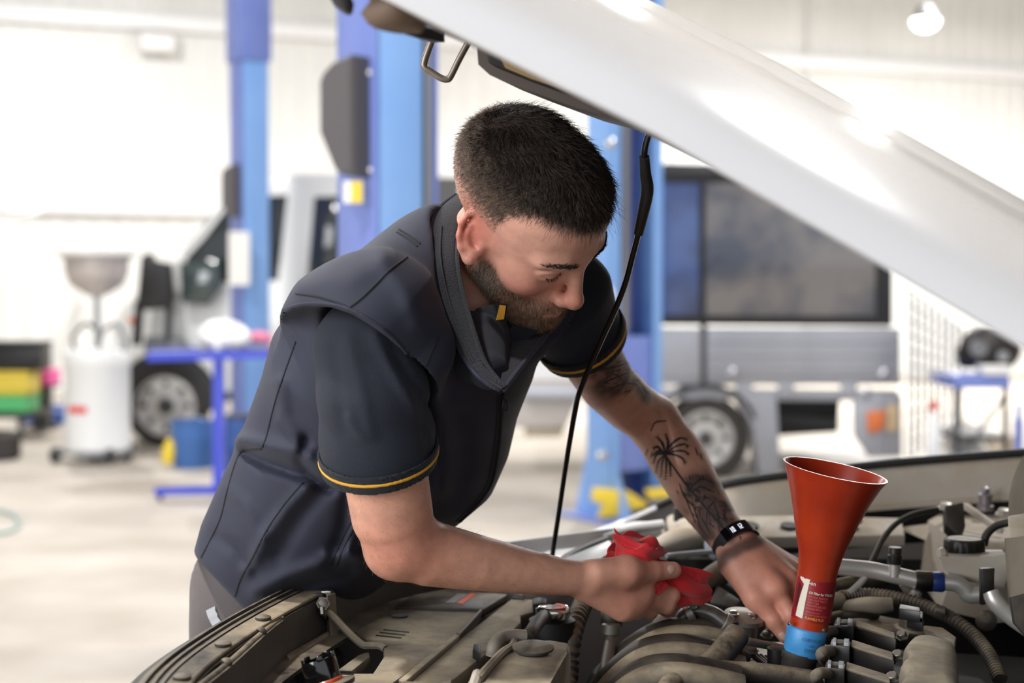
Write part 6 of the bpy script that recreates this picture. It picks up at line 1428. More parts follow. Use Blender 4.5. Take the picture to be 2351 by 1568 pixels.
V, Q = snets(polo_sdf, (-0.62, 1.35, 0.85), (0.28, 2.2, 1.56), 0.0038, margin=2.0)
polo = obj('polo_shirt', (V, Q), M_polo, man, sharp=None, label='navy polo shirt with gold striped cuffs')
V, Q = snets(vest_sdf, (-0.62, 1.35, 0.80), (0.28, 2.2, 1.60), 0.0038, margin=2.4)
vest = obj('vest', (V, Q), M_vest, man, sharp=None, label='dark navy softshell vest')
V, Q = snets(trouser_sdf, (-0.72, 1.55, 0.03), (0.05, 2.25, 1.22), 0.008)
trou = obj('trousers', (V, Q), M_trou, man, sharp=None, label='grey brown work trousers')
V, Q = snets(boot_sdf, (-0.72, 1.6, -0.02), (0.05, 2.2, 0.3), 0.007)
obj('boots', (V, Q), M_blk, man, sharp=None)
bvh_vest = bvh_of(vest); bvh_polo = bvh_of(polo)
def on_surf(bvh, pts, off=0.0, n=6):
    P, N = surf_line(bvh, pts, n); 
    return (P + N * off, N) if len(P) else (P, N)
def seam(bvh, pts, r, m, name, parent, off=0.0, n=8):
    P, N = on_surf(bvh, pts, off, n)
    if len(P) < 3: return None
    k = np.ones(len(P), bool); k[1:] = np.linalg.norm(np.diff(P, axis=0), axis=1) < 0.03     # drop jumps over an edge
    cut = np.where(~k)[0]; segs = np.split(np.arange(len(P)), cut)
    sgm = max(segs, key=len)
    return obj(name, tube(P[sgm], r, 6, 1, smooth=False), m, parent) if len(sgm) > 2 else None
def ribbon(bvh, pts, w, m, name, parent, off=0.0006, n=6, taper=None, th=0.0):
    """flat strip of width w laid on a surface along a pixel line"""
    P, N = on_surf(bvh, pts, off, n)
    if len(P) < 2: return None
    T = np.gradient(P, axis=0); T /= np.maximum(np.linalg.norm(T, axis=1), 1e-9)[:, None]
    Bn = np.cross(N, T); Bn /= np.maximum(np.linalg.norm(Bn, axis=1), 1e-9)[:, None]
    ww = np.full(len(P), w / 2) if taper is None else np.interp(np.linspace(0, 1, len(P)), np.linspace(0, 1, len(taper)), taper) * w / 2
    A, B = P + Bn * ww[:, None], P - Bn * ww[:, None]
    V = np.concatenate([A, B]); k = len(P)
    F = [(i, k + i, k + i + 1, i + 1) for i in range(k - 1)]
    return (V, F) if name is None else obj(name, (V, F), m, parent)
for pts in ([(679, 785), (650, 865), (639, 898), (626, 944), (612, 1000), (602, 1027)], [(600, 1030), (570, 1032), (553, 1037), (536, 1077), (520, 1135), (506, 1190), (480, 1245), (462, 1280)],
            [(697, 1108), (660, 1150), (626, 1196), (600, 1240), (579, 1282), (552, 1330), (538, 1375)], [(992, 552), (960, 572), (931, 593), (895, 620), (864, 652), (830, 685), (800, 708)],
            [(680, 674), (732, 682), (785, 699), (800, 708)], [(1006, 772), (985, 820), (966, 862)], [(812, 1188), (790, 1230), (758, 1296)], [(822, 1192), (800, 1236), (770, 1300)],
            [(911, 533), (935, 548), (958, 566)], [(916, 527), (940, 542), (964, 560)]):
    seam(bvh_vest, pts, 0.0013, M_thread, 'seam', vest)
seam(bvh_vest, [(664, 706), (700, 697), (760, 699), (810, 714), (850, 737), (890, 765), (923, 798), (946, 832), (962, 866)], 0.0024, M_vest, 'armhole_piping', vest)
# zip with its puller
zp = [(1152, 905), (1150, 950), (1146, 1004), (1138, 1060), (1126, 1110), (1096, 1155), (1055, 1196)]
z_ = seam(bvh_vest, zp, 0.0034, M_thread, 'zip', vest)
seam(bvh_vest, [(x - 9, y) for x, y in zp], 0.0012, M_thread, 'zip_flap', vest)
pp, pn = hit_px(bvh_vest, 1150, 912)
if pp is not None:
    t_ = nrm(hit_px(bvh_vest, 1149, 960)[0] - pp)
    obj('zip_puller', tube([pp + pn * 0.004, pp + pn * 0.006 + t_ * 0.006 + [0.003, 0, 0], pp + pn * 0.006 + t_ * 0.02 + [0.004, 0, 0], pp + pn * 0.005 + t_ * 0.024, pp + pn * 0.006 + t_ * 0.02 - [0.004, 0, 0], pp + pn * 0.006 + t_ * 0.006 - [0.003, 0, 0]], 0.0011, 8, 4, closed=True), mat('zip metal', S(70, 70, 76), 0.35, 0.8), vest)
# gold stripes on both cuffs, ribbed cuffs as rings around the sleeves
def cuff_ring(c, n, ex, rx, ry, m, name, w, parent, th=0.0016):
    ex = nrm(ex - n * (ex @ n)); ey = np.cross(n, ex); th_ = np.linspace(0, 2 * math.pi, 64, endpoint=False)
    P = np.array(c) + np.cos(th_)[:, None] * ex * rx + np.sin(th_)[:, None] * ey * ry
    V = np.concatenate([P - n * w / 2 + (P - c) * (-0.02), P - n * w / 2, P + n * w / 2, P + n * w / 2 + (P - c) * (-0.06)]); k = 64
    F = [(r * k + i, r * k + (i + 1) % k, (r + 1) * k + (i + 1) % k, (r + 1) * k + i) for r in range(3) for i in range(k)]
    return obj(name, facing((V, F)), m, parent)
def cuff_band(chain, rad, n, c, lo, hi, grow, m, name, parent, h=0.0021):
    """a band of the sleeve between two planes, a little proud of the cloth"""
    n = np.asarray(n, np.float32); c = np.asarray(c, np.float32)
    def f(P):
        d = np.abs(sd_chain(P, chain, [r + grow - 0.0015 for r in rad], 0.01)) - 0.0015
        s = (P - c) @ n; return smax(d, np.maximum(lo - s, s - hi), 0.0008)
    q = np.asarray(c, float); V, Q = snets(f, q - 0.085, q + 0.085, h); return obj(name, (V, Q), m, parent, sharp=None)
for ch, rad, n_, c_ in ((R_SLV, [0.044, 0.054, 0.0590, 0.0620, 0.0612], nrm(R_SLV[4] - R_SLV[2] + np.array([0.004, 0.012, -0.012])), W3(866, 1066, 1.575)), (L_SLV, [0.072, 0.056, 0.053], nrm(W3(1352, 812, 1.90) - W3(1300, 712, 1.845)), W3(1338, 792, 1.878))):
    ck = obj
    k_ = 1.0 if ch is R_SLV else 1.15
    cb = cuff_band(ch, rad, n_, c_, -0.022 * k_, 0.0005, 0.0034, M_rib, 'cuff', polo)
    cuff_band(ch, rad, n_, c_, -0.0135 * k_, -0.0092 * k_, 0.0044, M_gold, 'gold_stripe', cb, 0.0016)
# ------------------------------------------------------------------ stand collar of the vest
def collar(outer, inner, m, name, parent, bvh=None, th=0.005, bulge=0.006):
    O = catmull(np.array([W3(*p) for p in outer]), 8); I = catmull(np.array([W3(*p) for p in inner]), 8); G = []
    for f in np.linspace(0, 1, 7):
        G.append(O * (1 - f) + I * f + np.array([-0.5, -0.8, 0.2]) * bulge * math.sin(f * math.pi))
    return obj(name, facing(sheet(np.stack(G, 1), th)), m, parent, sharp=None)
near_o = [(1046, 448, 1.76), (1008, 478, 1.71), (990, 520, 1.665), (990, 590, 1.625), (1006, 670, 1.598), (1036, 760, 1.575), (1080, 842, 1.548), (1120, 880, 1.53), (1150, 894, 1.52)]
near_i = [(1078, 446, 1.75), (1068, 472, 1.70), (1056, 520, 1.66), (1050, 590, 1.62), (1062, 670, 1.59), (1086, 755, 1.55), (1112, 828, 1.532), (1140, 868, 1.52), (1160, 888, 1.515)]
cn = collar(near_o, near_i, M_fleece, 'collar', vest)
obj('collar_edge', tube(catmull(np.array([W3(*p) for p in near_o]), 4), 0.0032, 8, 1, smooth=False), M_vest, cn)
obj('collar_edge', tube(catmull(np.array([W3(x, y, Y - 0.002) for x, y, Y in near_i]), 4), 0.0026, 8, 1, smooth=False), M_fleece, cn)
obj('collar_cord', tube(catmull(np.array([W3(x * 0.65 + a * 0.35, y * 0.65 + b * 0.35, Y * 0.65 + c * 0.35 - 0.009) for (x, y, Y), (a, b, c) in zip(near_o[2:], near_i[2:])]), 4), 0.0014, 8, 1, smooth=False), M_thread, cn)
far_o = [(1158, 892, 1.515), (1190, 850, 1.57), (1224, 806, 1.63), (1262, 758, 1.69), (1300, 712, 1.74)]
far_i = [(1148, 880, 1.53), (1160, 820, 1.60), (1180, 770, 1.66), (1210, 730, 1.71), (1250, 690, 1.75)]
cf = collar(far_o, far_i, M_fleece, 'collar', vest, bulge=0.0)
obj('collar_edge', tube(catmull(np.array([W3(*p) for p in far_o]), 4), 0.003, 8, 1, smooth=False), M_vest, cf)
obj('collar_tab', facing(slab3([W3(1082, 838, 1.528), W3(1100, 832, 1.526), W3(1158, 884, 1.510), W3(1156, 894, 1.510), (W3(1128, 892, 1.513))], 0.006, n=(-0.3, -1, 0.2), bev=0.0012)), M_fleece, cn)
# polo collar wings with gold tips
for pts in ([(1088, 712, 1.625), (1140, 700, 1.635), (1160, 704, 1.64), (1156, 740, 1.63), (1136, 804, 1.60), (1116, 806, 1.59), (1098, 770, 1.60)], [(1160, 744, 1.66), (1216, 756, 1.68), (1190, 800, 1.65), (1150, 850, 1.60), (1148, 790, 1.62)]):
    pc = obj('polo_collar', facing(slab3([W3(*p) for p in pts], 0.003, n=(-0.2, -1, 0.1), bev=0.0008)), M_rib, polo)
obj('gold_tip', facing(slab3([W3(1146, 700, 1.622), W3(1160, 702, 1.624), W3(1158, 733, 1.618), W3(1142, 735, 1.614)], 0.002, n=(-0.2, -1, 0.1))), M_gold, pc)
obj('gold_tip', facing(slab3([W3(1120, 804, 1.575), W3(1133, 796, 1.580), W3(1144, 802, 1.580), W3(1132, 813, 1.575)], 0.002, n=(-0.2, -1, 0.1))), M_gold, pc)
# reflective tape on the trousers
tv = bvh_of(trou); vf = ribbon(tv, [(484, 1398), (490, 1416), (500, 1432), (520, 1446)], 0.012, None, None, None, 0.002)
if vf: obj('reflective_tape', vf, M_reflect, trou)
# ------------------------------------------------------------------ tattoo line work: strokes of ink laid on the skin
M_ink = mat('tattoo ink', S(46, 44, 47), 0.5)
strokes = []
def ink_line(pts, w, taper=None, n=6):
    vf = ribbon(bvh_body, pts, w, None, None, None, 0.00035, n, taper)
    if vf: strokes.append(vf)
hub = (1527, 1043)
for pts in ([hub, (1534, 1018), (1528, 996)], [hub, (1522, 1020), (1508, 1002)], [hub, (1542, 1020), (1562, 1006), (1578, 1010)], [hub, (1550, 1026), (1572, 1020), (1580, 1026)], [hub, (1550, 1036), (1570, 1036), (1582, 1044)], [hub, (1548, 1044), (1566, 1052), (1574, 1064)],
            [hub, (1510, 1026), (1500, 1030)], [hub, (1508, 1044), (1500, 1064)], [hub, (1512, 1060), (1506, 1086)], [hub, (1520, 1066), (1518, 1096)], [hub, (1530, 1068), (1528, 1102)], [hub, (1538, 1066), (1540, 1094)], [hub, (1512, 1036), (1498, 1046)]):
    ink_line(pts, 0.0042, [0.5, 1.0, 0.35]); 
    for f in (0.45, 0.7, 0.9):
        a, b = np.array(pts[-2], float), np.array(pts[-1], float); p = a + (b - a) * f; d = nrm(b - a); s = np.array([-d[1], d[0]])
        ink_line([p, p + s * 5 + d * 3], 0.0012, [1, 0.3], 3); ink_line([p, p - s * 5 + d * 3], 0.0012, [1, 0.3], 3)
ink_line([hub, (1552, 1080), (1580, 1118), (1612, 1156), (1650, 1200), (1668, 1222)], 0.0030, [0.7, 1, 1, 1.2])
for pts in ([(1640, 1150), (1626, 1170), (1622, 1200)], [(1640, 1160), (1650, 1186), (1652, 1212)], [(1560, 1110), (1572, 1140), (1600, 1170)], [(1600, 1180), (1606, 1206), (1624, 1232)], [(1585, 1120), (1612, 1100), (1640, 1110)], [(1590, 1130), (1610, 1118), (1640, 1130)], [(1590, 1150), (1600, 1190)], [(1570, 1130), (1596, 1200)], [(1612, 1190), (1632, 1226)],
            [(1384, 880), (1410, 868), (1440, 856)], [(1400, 895), (1430, 880)], [(1372, 850), (1420, 840), (1450, 828)], [(1440, 880), (1462, 884), (1474, 906)], [(1462, 870), (1482, 896), (1478, 920)], [(1476, 890), (1490, 905)], [(1380, 812), (1400, 800), (1420, 806)], [(1488, 1030), (1482, 1046)], [(1497, 1038), (1494, 1052)], [(1494, 990), (1504, 970), (1530, 966)], [(1596, 1028), (1602, 1046)], [(1606, 1040), (1612, 1056)]):
    ink_line(pts, 0.0026, [0.6, 1, 0.6])
rr_ = np.random.default_rng(5)
for i in range(85):
    f = rr_.random(); c_ = np.array([1588, 1112]) * (1 - f) + np.array([1672, 1222]) * f + rr_.normal(size=2) * [20, 15]; an = rr_.normal(0.95, 0.5); L_ = rr_.uniform(8, 22)
    d_ = np.array([math.cos(an), math.sin(an)]) * L_; ink_line([c_ - d_ / 2, c_ + [2, -2], c_ + d_ / 2], rr_.uniform(0.0010, 0.0024), [0.4, 1, 0.3], 4)
for i in range(30):
    c_ = np.array([1412, 858]) + rr_.normal(size=2) * [24, 26]; an = rr_.normal(-0.5, 0.4); L_ = rr_.uniform(10, 26); d_ = np.array([math.cos(an), math.sin(an)]) * L_
    ink_line([c_ - d_ / 2, c_ + [1, -2], c_ + d_ / 2], rr_.uniform(0.0010, 0.0022), [0.4, 1, 0.3], 4)
def clusters(L, gap):
    bb = [(np.min(v, 0) - gap / 2, np.max(v, 0) + gap / 2) for v, _ in L]; par = list(range(len(L)))
    def root(i):
        while par[i] != i: i = par[i]
        return i
    for i in range(len(L)):
        for j in range(i):
            if (bb[i][0] < bb[j][1]).all() and (bb[j][0] < bb[i][1]).all(): par[root(i)] = root(j)
    out = {}
    for i in range(len(L)): out.setdefault(root(i), []).append(L[i])
    return list(out.values())
for grp in clusters(strokes, 0.012):
    if len(grp) < 4: continue
    y_ = np.mean([px_of(np.asarray(v, np.float32))[:, 1].mean() for v, _ in grp])
    obj('tattoo', join(*grp), M_ink, man, label='shaded tattoo above the far elbow' if y_ < 945 else 'palm tree tattoo on the far forearm')
# ------------------------------------------------------------------ fitness band
wc_ = W3(1668, 1226, 1.868); wax = nrm(W3(1700, 1268, 1.845) - W3(1640, 1190, 1.89)); vw = nrm(np.array([0, 0, CAM_H]) - wc_); vw = nrm(vw - wax * (vw @ wax)); sx_ = np.cross(wax, vw)
band_m = mat('band rubber', S(30, 28, 32), 0.5)
th_ = np.linspace(0, 2 * math.pi, 64, endpoint=False); bc0 = W3(1690, 1246, 1.855)
rows = []
for o_, r_ in ((-0.0085, 0.0), (-0.0085, 0.0022), (0.0085, 0.0022), (0.0085, 0.0)):
    rows.append(bc0 + wax * o_ + np.cos(th_)[:, None] * sx_ * (0.0292 + r_) + np.sin(th_)[:, None] * vw * (0.0280 + r_))
wb = obj('fitness_band', facing(loft(rows + [rows[0]], True, False)), band_m, man, label='black fitness band with glowing digits')
a0, a1 = 0.75, 2.05
if (bc0 + sx_)[0] > bc0[0]: pass
arcp = lambda t, o_, r_: bc0 + wax * o_ + math.cos(t) * sx_ * (0.0292 + r_) + math.sin(t) * vw * (0.0280 + r_)
best = [t for t in np.linspace(0, 2 * math.pi, 180) if True]
tc0 = min(best, key=lambda t: np.linalg.norm(px_of(arcp(t, 0, 0.003)[None].astype(np.float32))[0] - np.array([1696, 1224])) + (1000 if (arcp(t, 0, 0.003) - bc0) @ vw < 0 else 0))
G = np.array([[arcp(t, o_, 0.0042) for o_ in np.linspace(-0.0088, 0.0088, 4)] for t in np.linspace(tc0 - 0.62, tc0 + 0.62, 14)])
scn = obj('screen', sheet(G, 0.003, n=vw), mat('screen black', S(10, 10, 14), 0.12, coat=0.5), wb)
M_led = mat('display white', (0.9, 0.92, 1), 0.5, emit=(0.85, 0.88, 1.0), estr=1.2)
def led(t, o_, dt, do):
    G = [arcp(tc0 + t, o_, 0.0046), arcp(tc0 + t + dt, o_, 0.0046), arcp(tc0 + t + dt, o_ + do, 0.0046), arcp(tc0 + t, o_ + do, 0.0046)]
    return np.array(G), [(0, 1, 2, 3)]
SEG = {'1': 'bc', '0': 'abcdef', '5': 'acdfg', '8': 'abcdefg', '4': 'bcfg'}
sg = dict(a=(0, 0.0036, 0.07, 0.0008), d=(0, -0.0036, 0.07, 0.0008), g=(0, 0.0004, 0.07, 0.0008), f=(0, 0.0004, 0.02, 0.0044), e=(0, -0.0036, 0.02, 0.0044), b=(0.055, 0.0004, 0.02, 0.0044), c=(0.055, -0.0036, 0.02, 0.0044))
for i, chn in enumerate('10415'):
    if i == 2: continue
    t0 = -0.27 + i * 0.115
    vf = [led(t0 + sg[k][0], sg[k][1], sg[k][2], sg[k][3]) for k in SEG[chn]]
    obj('display_digit', join(*vf), M_led, scn, smooth=False)
# ------------------------------------------------------------------ nails
def nail(c, n, t, w, l, name='thumbnail'):
    n = nrm(n); t = nrm(t - n * (t @ n)); b = np.cross(n, t); G = []
    for i in np.linspace(-1, 1, 9):
        row = []
        for j in np.linspace(-1, 1, 9):
            e = (1 - 0.25 * max(0, j) ** 4 * 0.6); rr = 1 - 0.35 * (abs(i) ** 6) * (1 if j > 0 else 0.6)
            row.append(c + b * i * w * e + t * j * l * rr - n * (0.42 * w * i * i + 0.12 * l * j * j))
        G.append(row)
    return obj(name, facing(sheet(np.array(G), 0.0007)), mat(name + ' keratin', S(222, 186, 170), 0.28, coat=0.3) if name + ' keratin' not in MATS else MATS[name + ' keratin'], man)
tp, tn = hit_px(bvh_body, 1540, 1306)
if tp is not None: nail(tp + tn * 0.0002, tn * 0.9 + np.array([0, -0.2, 0.15]), R_TH[3] - R_TH[2], 0.0052, 0.0060)
tp, tn = hit_px(bvh_body, 1797, 1460)
if tp is not None: nail(tp + tn * 0.0002, tn, L_TH[3] - L_TH[2], 0.0040, 0.005)
# ------------------------------------------------------------------ eyes: lash line, hair, beard, brows
def strands(roots, normals, dirs, lens, width, m, name, parent, seg=3, curl=0.0, flat=0.35, seed=1, wob=0.15):
    """thin tapered three-sided strands growing from root points"""
    r = np.random.default_rng(seed); n = len(roots)
    d = normals * flat + dirs; d /= np.linalg.norm(d, axis=1)[:, None]
    side = np.cross(d, normals); side /= np.maximum(np.linalg.norm(side, axis=1), 1e-6)[:, None]
    pts = [roots - normals * 0.0008]; cur = d + r.normal(size=(n, 3)) * wob; cur /= np.linalg.norm(cur, axis=1)[:, None]
    for k in range(seg):
        pts.append(pts[-1] + cur * (lens / seg)[:, None])
        cur = cur - normals * curl / seg * 1.0 + r.normal(size=(n, 3)) * wob * 0.35; cur /= np.linalg.norm(cur, axis=1)[:, None]
    V = np.zeros((n, seg * 3 + 1, 3)); w = width[:, None] if np.ndim(width) else width
    up = np.cross(side, d)
    for k in range(seg):
        f = (1 - 0.75 * k / seg)
        for j, (a, b) in enumerate(((1, 0), (-0.5, 0.87), (-0.5, -0.87))):
            V[:, k * 3 + j] = pts[k] + (side * a + up * b) * w * f
    V[:, -1] = pts[-1]
    F = []
    for k in range(seg - 1):
        for j in range(3): a, b = k * 3 + j, k * 3 + (j + 1) % 3; F.append((a, b, b + 3)); F.append((a, b + 3, a + 3))
    for j in range(3): F.append(((seg - 1) * 3 + j, (seg - 1) * 3 + (j + 1) % 3, seg * 3))
    F = np.array(F); m_ = seg * 3 + 1
    Fa = (F[None] + (np.arange(n) * m_)[:, None, None]).reshape(-1, 3)
    o = obj(name, (V.reshape(-1, 3), Fa), m, parent, sharp=None); o['kind'] = 'stuff'; return o
# sample roots on the head surface
me = man.data; hv = np.empty(len(me.vertices) * 3, np.float32); me.vertices.foreach_get('co', hv); hv = hv.reshape(-1, 3)
hq = head_local(hv); sel = (np.linalg.norm(hq, axis=1) < 0.16)
fv = np.empty(len(me.polygons) * 4, np.int32); me.polygons.foreach_get('vertices', fv); fv = fv.reshape(-1, 4)
fsel = fv[sel[fv].all(1)]
def sample(weight, n, seed):
    r = np.random.default_rng(seed); qc = hq[fsel].mean(1); ar = np.linalg.norm(np.cross(hv[fsel[:, 1]] - hv[fsel[:, 0]], hv[fsel[:, 3]] - hv[fsel[:, 0]]), axis=1)
    w = weight(qc) * ar; w = w / w.sum(); idx = r.choice(len(fsel), n, p=w); f = fsel[idx]; u, v = r.random(n)[:, None], r.random(n)[:, None]
    P = (hv[f[:, 0]] * (1 - u) + hv[f[:, 1]] * u) * (1 - v) + (hv[f[:, 3]] * (1 - u) + hv[f[:, 2]] * u) * v
    N = np.cross(hv[f[:, 2]] - hv[f[:, 0]], hv[f[:, 3]] - hv[f[:, 1]]); N /= np.maximum(np.linalg.norm(N, axis=1), 1e-9)[:, None]
    c = HC + HS * (np.array([0, 0.0, 0.0]) @ HR); N = np.where(((P - c) * N).sum(1)[:, None] < 0, -N, N)
    return P.astype(float), N.astype(float), head_local(P.astype(np.float32))
def ldir(v): return np.asarray(v, float) @ HR
M_hair = mat('dark brown hair', S(34, 25, 22), 0.42, col2=S(58, 44, 36), vscale=120, spec=0.5)
M_hairm = mat('side hair', S(92, 76, 64), 0.5, col2=S(128, 110, 94), vscale=200)
M_beard = mat('brown beard', S(116, 84, 62), 0.5, col2=S(166, 130, 102), vscale=160)
M_bgrey = mat('grey beard', S(186, 172, 158), 0.5)
ear_ex = lambda q: (np.linalg.norm((np.abs(q[:, 0:1]) * [1, 0, 0] + q * [0, 1, 1]) - np.array([0.080, 0.001, -0.008]), axis=1) > 0.031) 
# long top
P, N, q = sample(lambda q: scalp_masks(q)[0] * ear_ex(q), 24000, 5)
ph = np.sin(q[:, 0] * 150 + q[:, 1] * 70) * 0.28 + np.sin(q[:, 1] * 130 + q[:, 0] * 60) * 0.25
dl = np.stack([0.45 * np.sign(q[:, 0]) * np.abs(q[:, 0]) / 0.07 + ph, 0.75 + 0.3 * np.cos(q[:, 0] * 80), -0.25 - 0.2 * (q[:, 1] > 0.04)], 1); D = dl @ HR
D = D - N * (D * N).sum(1)[:, None]; D /= np.linalg.norm(D, axis=1)[:, None]
ln = 0.011 + 0.010 * sm(q[:, 2], 0.07, 0.11) + 0.007 * RNG.random(len(P))
strands(P, N, D, ln, np.full(len(P), 0.00036), M_hair, 'hair', man, 4, 0.85, 0.24, 2, 0.24)
# fringe curls over the forehead
P, N, q = sample(lambda q: scalp_masks(q)[0] * (q[:, 1] > 0.055), 420, 8)
D = np.tile(ldir((0.25, 0.6, -0.75)), (len(P), 1)) + RNG.normal(size=(len(P), 3)) * 0.3
strands(P, N, D, 0.020 + 0.018 * RNG.random(len(P)), np.full(len(P), 0.0003), M_hair, 'fringe', man, 6, 0.9, 0.45, 3, 0.25)
# mid length, combed back over the fade; highlight put into the lighter colour
zbf = lambda q: 0.064 + 0.35 * np.maximum(q[:, 1], 0) * (q[:, 1] < 0.05)
P, N, q = sample(lambda q: scalp_masks(q)[1] * sm(q[:, 2], zbf(q) - 0.030, zbf(q) - 0.008) * (q[:, 2] < zbf(q) + 0.024) * ear_ex(q) * (q[:, 1] < 0.045), 6500, 26)
ph = np.sin(q[:, 1] * 150 + q[:, 2] * 120)
D = np.stack([0.2 + 0.1 * ph, -0.35 + 0.5 * ph, -0.75 + 0.2 * np.cos(q[:, 1] * 200)], 1) @ HR; D = D - N * (D * N).sum(1)[:, None]; D /= np.linalg.norm(D, axis=1)[:, None]
strands(P, N, D, 0.009 + 0.007 * RNG.random(len(P)), np.full(len(P), 0.00036), mat('mid brown hair', S(72, 58, 50), 0.35, col2=S(126, 106, 90), vscale=140), 'temple_hair', man, 4, 0.45, 0.5, 24, 0.3)
# short faded sides
P, N, q = sample(lambda q: scalp_masks(q)[1] * (1 - scalp_masks(q)[0]) * ear_ex(q) * (0.18 + sm(q[:, 2], -0.01, 0.06)), 9500, 6)
D = np.tile(ldir((0, -0.35, -0.9)), (len(P), 1)); D = D - N * (D * N).sum(1)[:, None]
strands(P, N, D, 0.0022 + 0.006 * sm(q[:, 2], 0.0, 0.065) + 0.0015 * RNG.random(len(P)), np.full(len(P), 0.00026), M_hairm, 'side_hair', man, 3, 0.2, 0.55, 4, 0.3)
# beard
bw = lambda q: scalp_masks(q)[2] * ear_ex(q)
P, N, q = sample(bw, 9000, 7); D = np.tile(ldir((0, 0.25, -0.9)), (len(P), 1)); D = D - N * (D * N).sum(1)[:, None]
strands(P, N, D, 0.0045 + 0.006 * sm(-q[:, 2], 0.06, 0.10) + 0.002 * RNG.random(len(P)), np.full(len(P), 0.00027), M_beard, 'beard', man, 3, 0.1, 0.6, 5, 0.35)
P, N, q = sample(lambda q: bw(q) * (0.12 + 2.2 * sm(q[:, 1], 0.055, 0.03) * sm(-q[:, 2], 0.03, 0.06) + 0.8 * (q[:, 2] < -0.09)), 4600, 17); D = np.tile(ldir((0, 0.2, -0.9)), (len(P), 1)); D = D - N * (D * N).sum(1)[:, None]
strands(P, N, D, 0.005 + 0.004 * RNG.random(len(P)), np.full(len(P), 0.00026), M_bgrey, 'grey_beard', man, 3, 0.1, 0.6, 6, 0.35)
# eyebrows
def brow_w(q):
    x = np.abs(q[:, 0]); zc = np.interp(x, [0.008, 0.03, 0.052], [0.019, 0.0255, 0.0215]); return ((np.abs(q[:, 2] - zc) < np.interp(x, [0.008, 0.02, 0.035, 0.053], [0.0030, 0.0040, 0.0036, 0.0010])) & (x > 0.009) & (x < 0.053) & (q[:, 1] > 0.06)).astype(float)
P, N, q = sample(brow_w, 1500, 9); D = (np.sign(q[:, 0:1]) * np.array([[0.85, -0.3, 0]]) + np.array([[0, 0, 0.15]])) @ HR; D = D - N * (D * N).sum(1)[:, None]
strands(P, N, D, 0.006 + 0.003 * RNG.random(len(P)), np.full(len(P), 0.00034), M_hair, 'eyebrow', man, 3, 0.1, 0.14, 10, 0.14)
# lashes: along the closed upper lid
lash = []
for s in (-1, 1):
    for t in np.linspace(0, 1, 46):
        a = math.radians(20 + 140 * t); p = np.array([s * (0.0315 + 0.0135 * math.cos(a)), 0.0785 + 0.0128 * (0.62 + 0.38 * math.sin(a)), -0.0005 - 0.0065 * math.sin(a) - 0.0005]); lash.append(p)
lash = np.array(lash); LP = []; LN = []
for p in lash:
    w = h2w(p); r_ = bvh_body.find_nearest(Vector(w)); LP.append(np.array(r_[0])); LN.append(np.array(r_[1]))
LP = np.array(LP); LN = np.array(LN); D = np.tile(ldir((0.1, 0.7, -0.6)), (len(LP), 1))
strands(LP, LN, D, np.full(len(LP), 0.0058), np.full(len(LP), 0.0003), M_hair, 'eyelash', man, 3, -0.2, 0.4, 12, 0.15)
# arm hair, fine and sparse
P_, N_ = [], []
me_n = np.empty(len(me.vertices) * 3, np.float32); me.vertices.foreach_get('normal', me_n); me_n = me_n.reshape(-1, 3)
Xp = px_of(hv); arm = np.where(((hv[:, 1] < 1.68) & (Xp[:, 0] > 790) & (Xp[:, 0] < 1320) & (Xp[:, 1] > 1100)) | ((hv[:, 1] > 1.84) & (Xp[:, 0] > 1300) & (Xp[:, 0] < 1660)))[0]
pk = RNG.choice(arm, 2600); D = np.where(Xp[pk, 0:1] < 1330, np.array([[0.8, 0.3, -0.4]]), np.array([[0.5, 0, -0.8]]))
D = D - me_n[pk] * (D * me_n[pk]).sum(1)[:, None]
strands(hv[pk].astype(float), me_n[pk].astype(float), D, 0.006 + 0.005 * RNG.random(len(pk)), np.full(len(pk), 0.00012), M_beard, 'arm_hair', man, 3, 0.2, 0.35, 14, 0.3)
# ================================================================== red rag
M_rag = mat('red cotton', S(226, 38, 46), 0.85, col2=S(200, 28, 38), vscale=22, bump=0.4, bscale=900, sheen=0.3)
rag = empty('rag', W3(1480, 1330, 1.74), 0, 'crumpled red cloth rag held in the man\'s near hand', 'rag')
def rag_part(pts, seed, folds, amp, name, nu=54, nv=40, th=0.0012, gather=None):
    """a cloth patch spanned by a control grid of points, with sharp wandering folds"""
    C_ = np.array(pts, float); a, b = C_.shape[:2]
    rows = [catmull(C_[i], max(1, nv // (b - 1))) for i in range(a)]; rows = np.array(rows)
    G = np.array([catmull(rows[:, j], max(1, nu // (a - 1))) for j in range(rows.shape[1])]).transpose(1, 0, 2)
    du = np.gradient(G, axis=0); dv = np.gradient(G, axis=1); Nn = np.cross(du, dv); Nn /= np.maximum(np.linalg.norm(Nn, axis=2), 1e-9)[..., None]
    uu, vv2 = np.meshgrid(np.linspace(0, 1, G.shape[0]), np.linspace(0, 1, G.shape[1]), indexing='ij'); r = np.random.default_rng(seed); h = 0
    for k in range(folds):
        an = r.normal(0, 0.5); f = r.uniform(2.5, 6.5); p = uu * math.sin(an) + vv2 * math.cos(an) + 0.12 * np.sin(uu * r.uniform(3, 8) + r.random() * 6) + 0.08 * np.sin(vv2 * 7 + k)
        h = h + (1 - 2 * np.abs(np.sin(p * f + r.random() * 6)) ** 0.7) * r.uniform(0.4, 1.0) / folds
    G = G + Nn * (h * amp)[..., None]
    return obj(name, facing(sheet(G, th)), M_rag, rag, sharp=None)
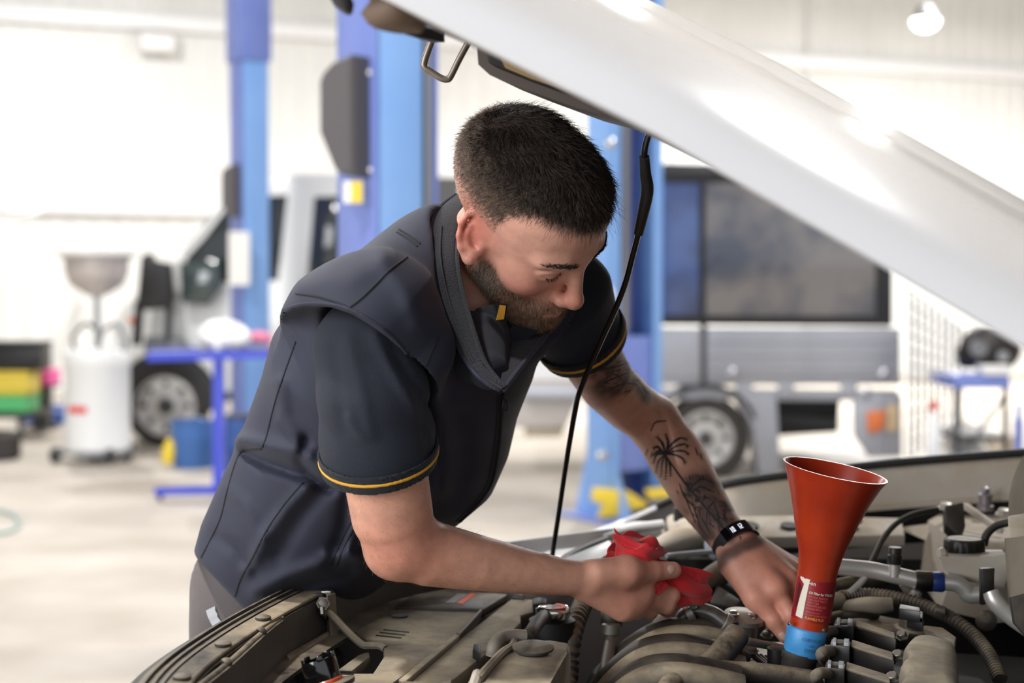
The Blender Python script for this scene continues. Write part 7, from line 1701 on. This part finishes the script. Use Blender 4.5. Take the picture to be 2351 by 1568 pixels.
rag_part([[W3(1396, 1290, 1.725), W3(1404, 1250, 1.735), W3(1410, 1225, 1.745), W3(1413, 1203, 1.755)], [W3(1420, 1310, 1.710), W3(1432, 1262, 1.710), W3(1440, 1238, 1.725), W3(1446, 1212, 1.755)], [W3(1462, 1320, 1.710), W3(1470, 1268, 1.700), W3(1476, 1240, 1.715), W3(1482, 1220, 1.750)],
          [W3(1500, 1325, 1.715), W3(1506, 1276, 1.710), W3(1508, 1250, 1.725), W3(1508, 1232, 1.755)], [W3(1530, 1322, 1.735), W3(1534, 1290, 1.740), W3(1534, 1262, 1.750), W3(1528, 1242, 1.770)]], 4, 4, 0.024, 'cloth_fold')
rag_part([[W3(1392, 1282, 1.755), W3(1398, 1262, 1.760), W3(1408, 1240, 1.765)], [W3(1430, 1300, 1.755), W3(1440, 1255, 1.765), W3(1450, 1215, 1.775)], [W3(1480, 1310, 1.765), W3(1488, 1260, 1.775), W3(1492, 1226, 1.785)], [W3(1526, 1310, 1.775), W3(1530, 1280, 1.785), W3(1524, 1250, 1.795)]], 9, 4, 0.022, 'cloth_fold')
rag_part([[W3(1455, 1325, 1.730), W3(1470, 1345, 1.725), W3(1512, 1366, 1.731)], [W3(1480, 1325, 1.735), W3(1500, 1345, 1.730), W3(1518, 1358, 1.735)], [W3(1520, 1325, 1.745), W3(1528, 1338, 1.740), W3(1530, 1345, 1.743)]], 6, 3, 0.006, 'cloth_fold', 24, 24)
rag_part([[W3(1512, 1294, 1.770), W3(1514, 1330, 1.760), W3(1530, 1358, 1.765), W3(1560, 1388, 1.775)], [W3(1550, 1298, 1.770), W3(1556, 1330, 1.760), W3(1562, 1360, 1.765), W3(1580, 1392, 1.775)], [W3(1590, 1308, 1.775), W3(1596, 1334, 1.770), W3(1600, 1358, 1.775), W3(1602, 1384, 1.785)], [W3(1630, 1312, 1.790), W3(1622, 1336, 1.790), W3(1620, 1352, 1.793), W3(1622, 1372, 1.797)]], 12, 4, 0.013, 'cloth_tail')
rag_part([[W3(1540, 1372, 1.780), W3(1552, 1388, 1.780), W3(1575, 1394, 1.783)], [W3(1560, 1350, 1.785), W3(1580, 1376, 1.785), W3(1596, 1388, 1.789)], [W3(1600, 1340, 1.795), W3(1612, 1362, 1.797), W3(1616, 1380, 1.801)]], 15, 3, 0.006, 'cloth_tail', 24, 24)
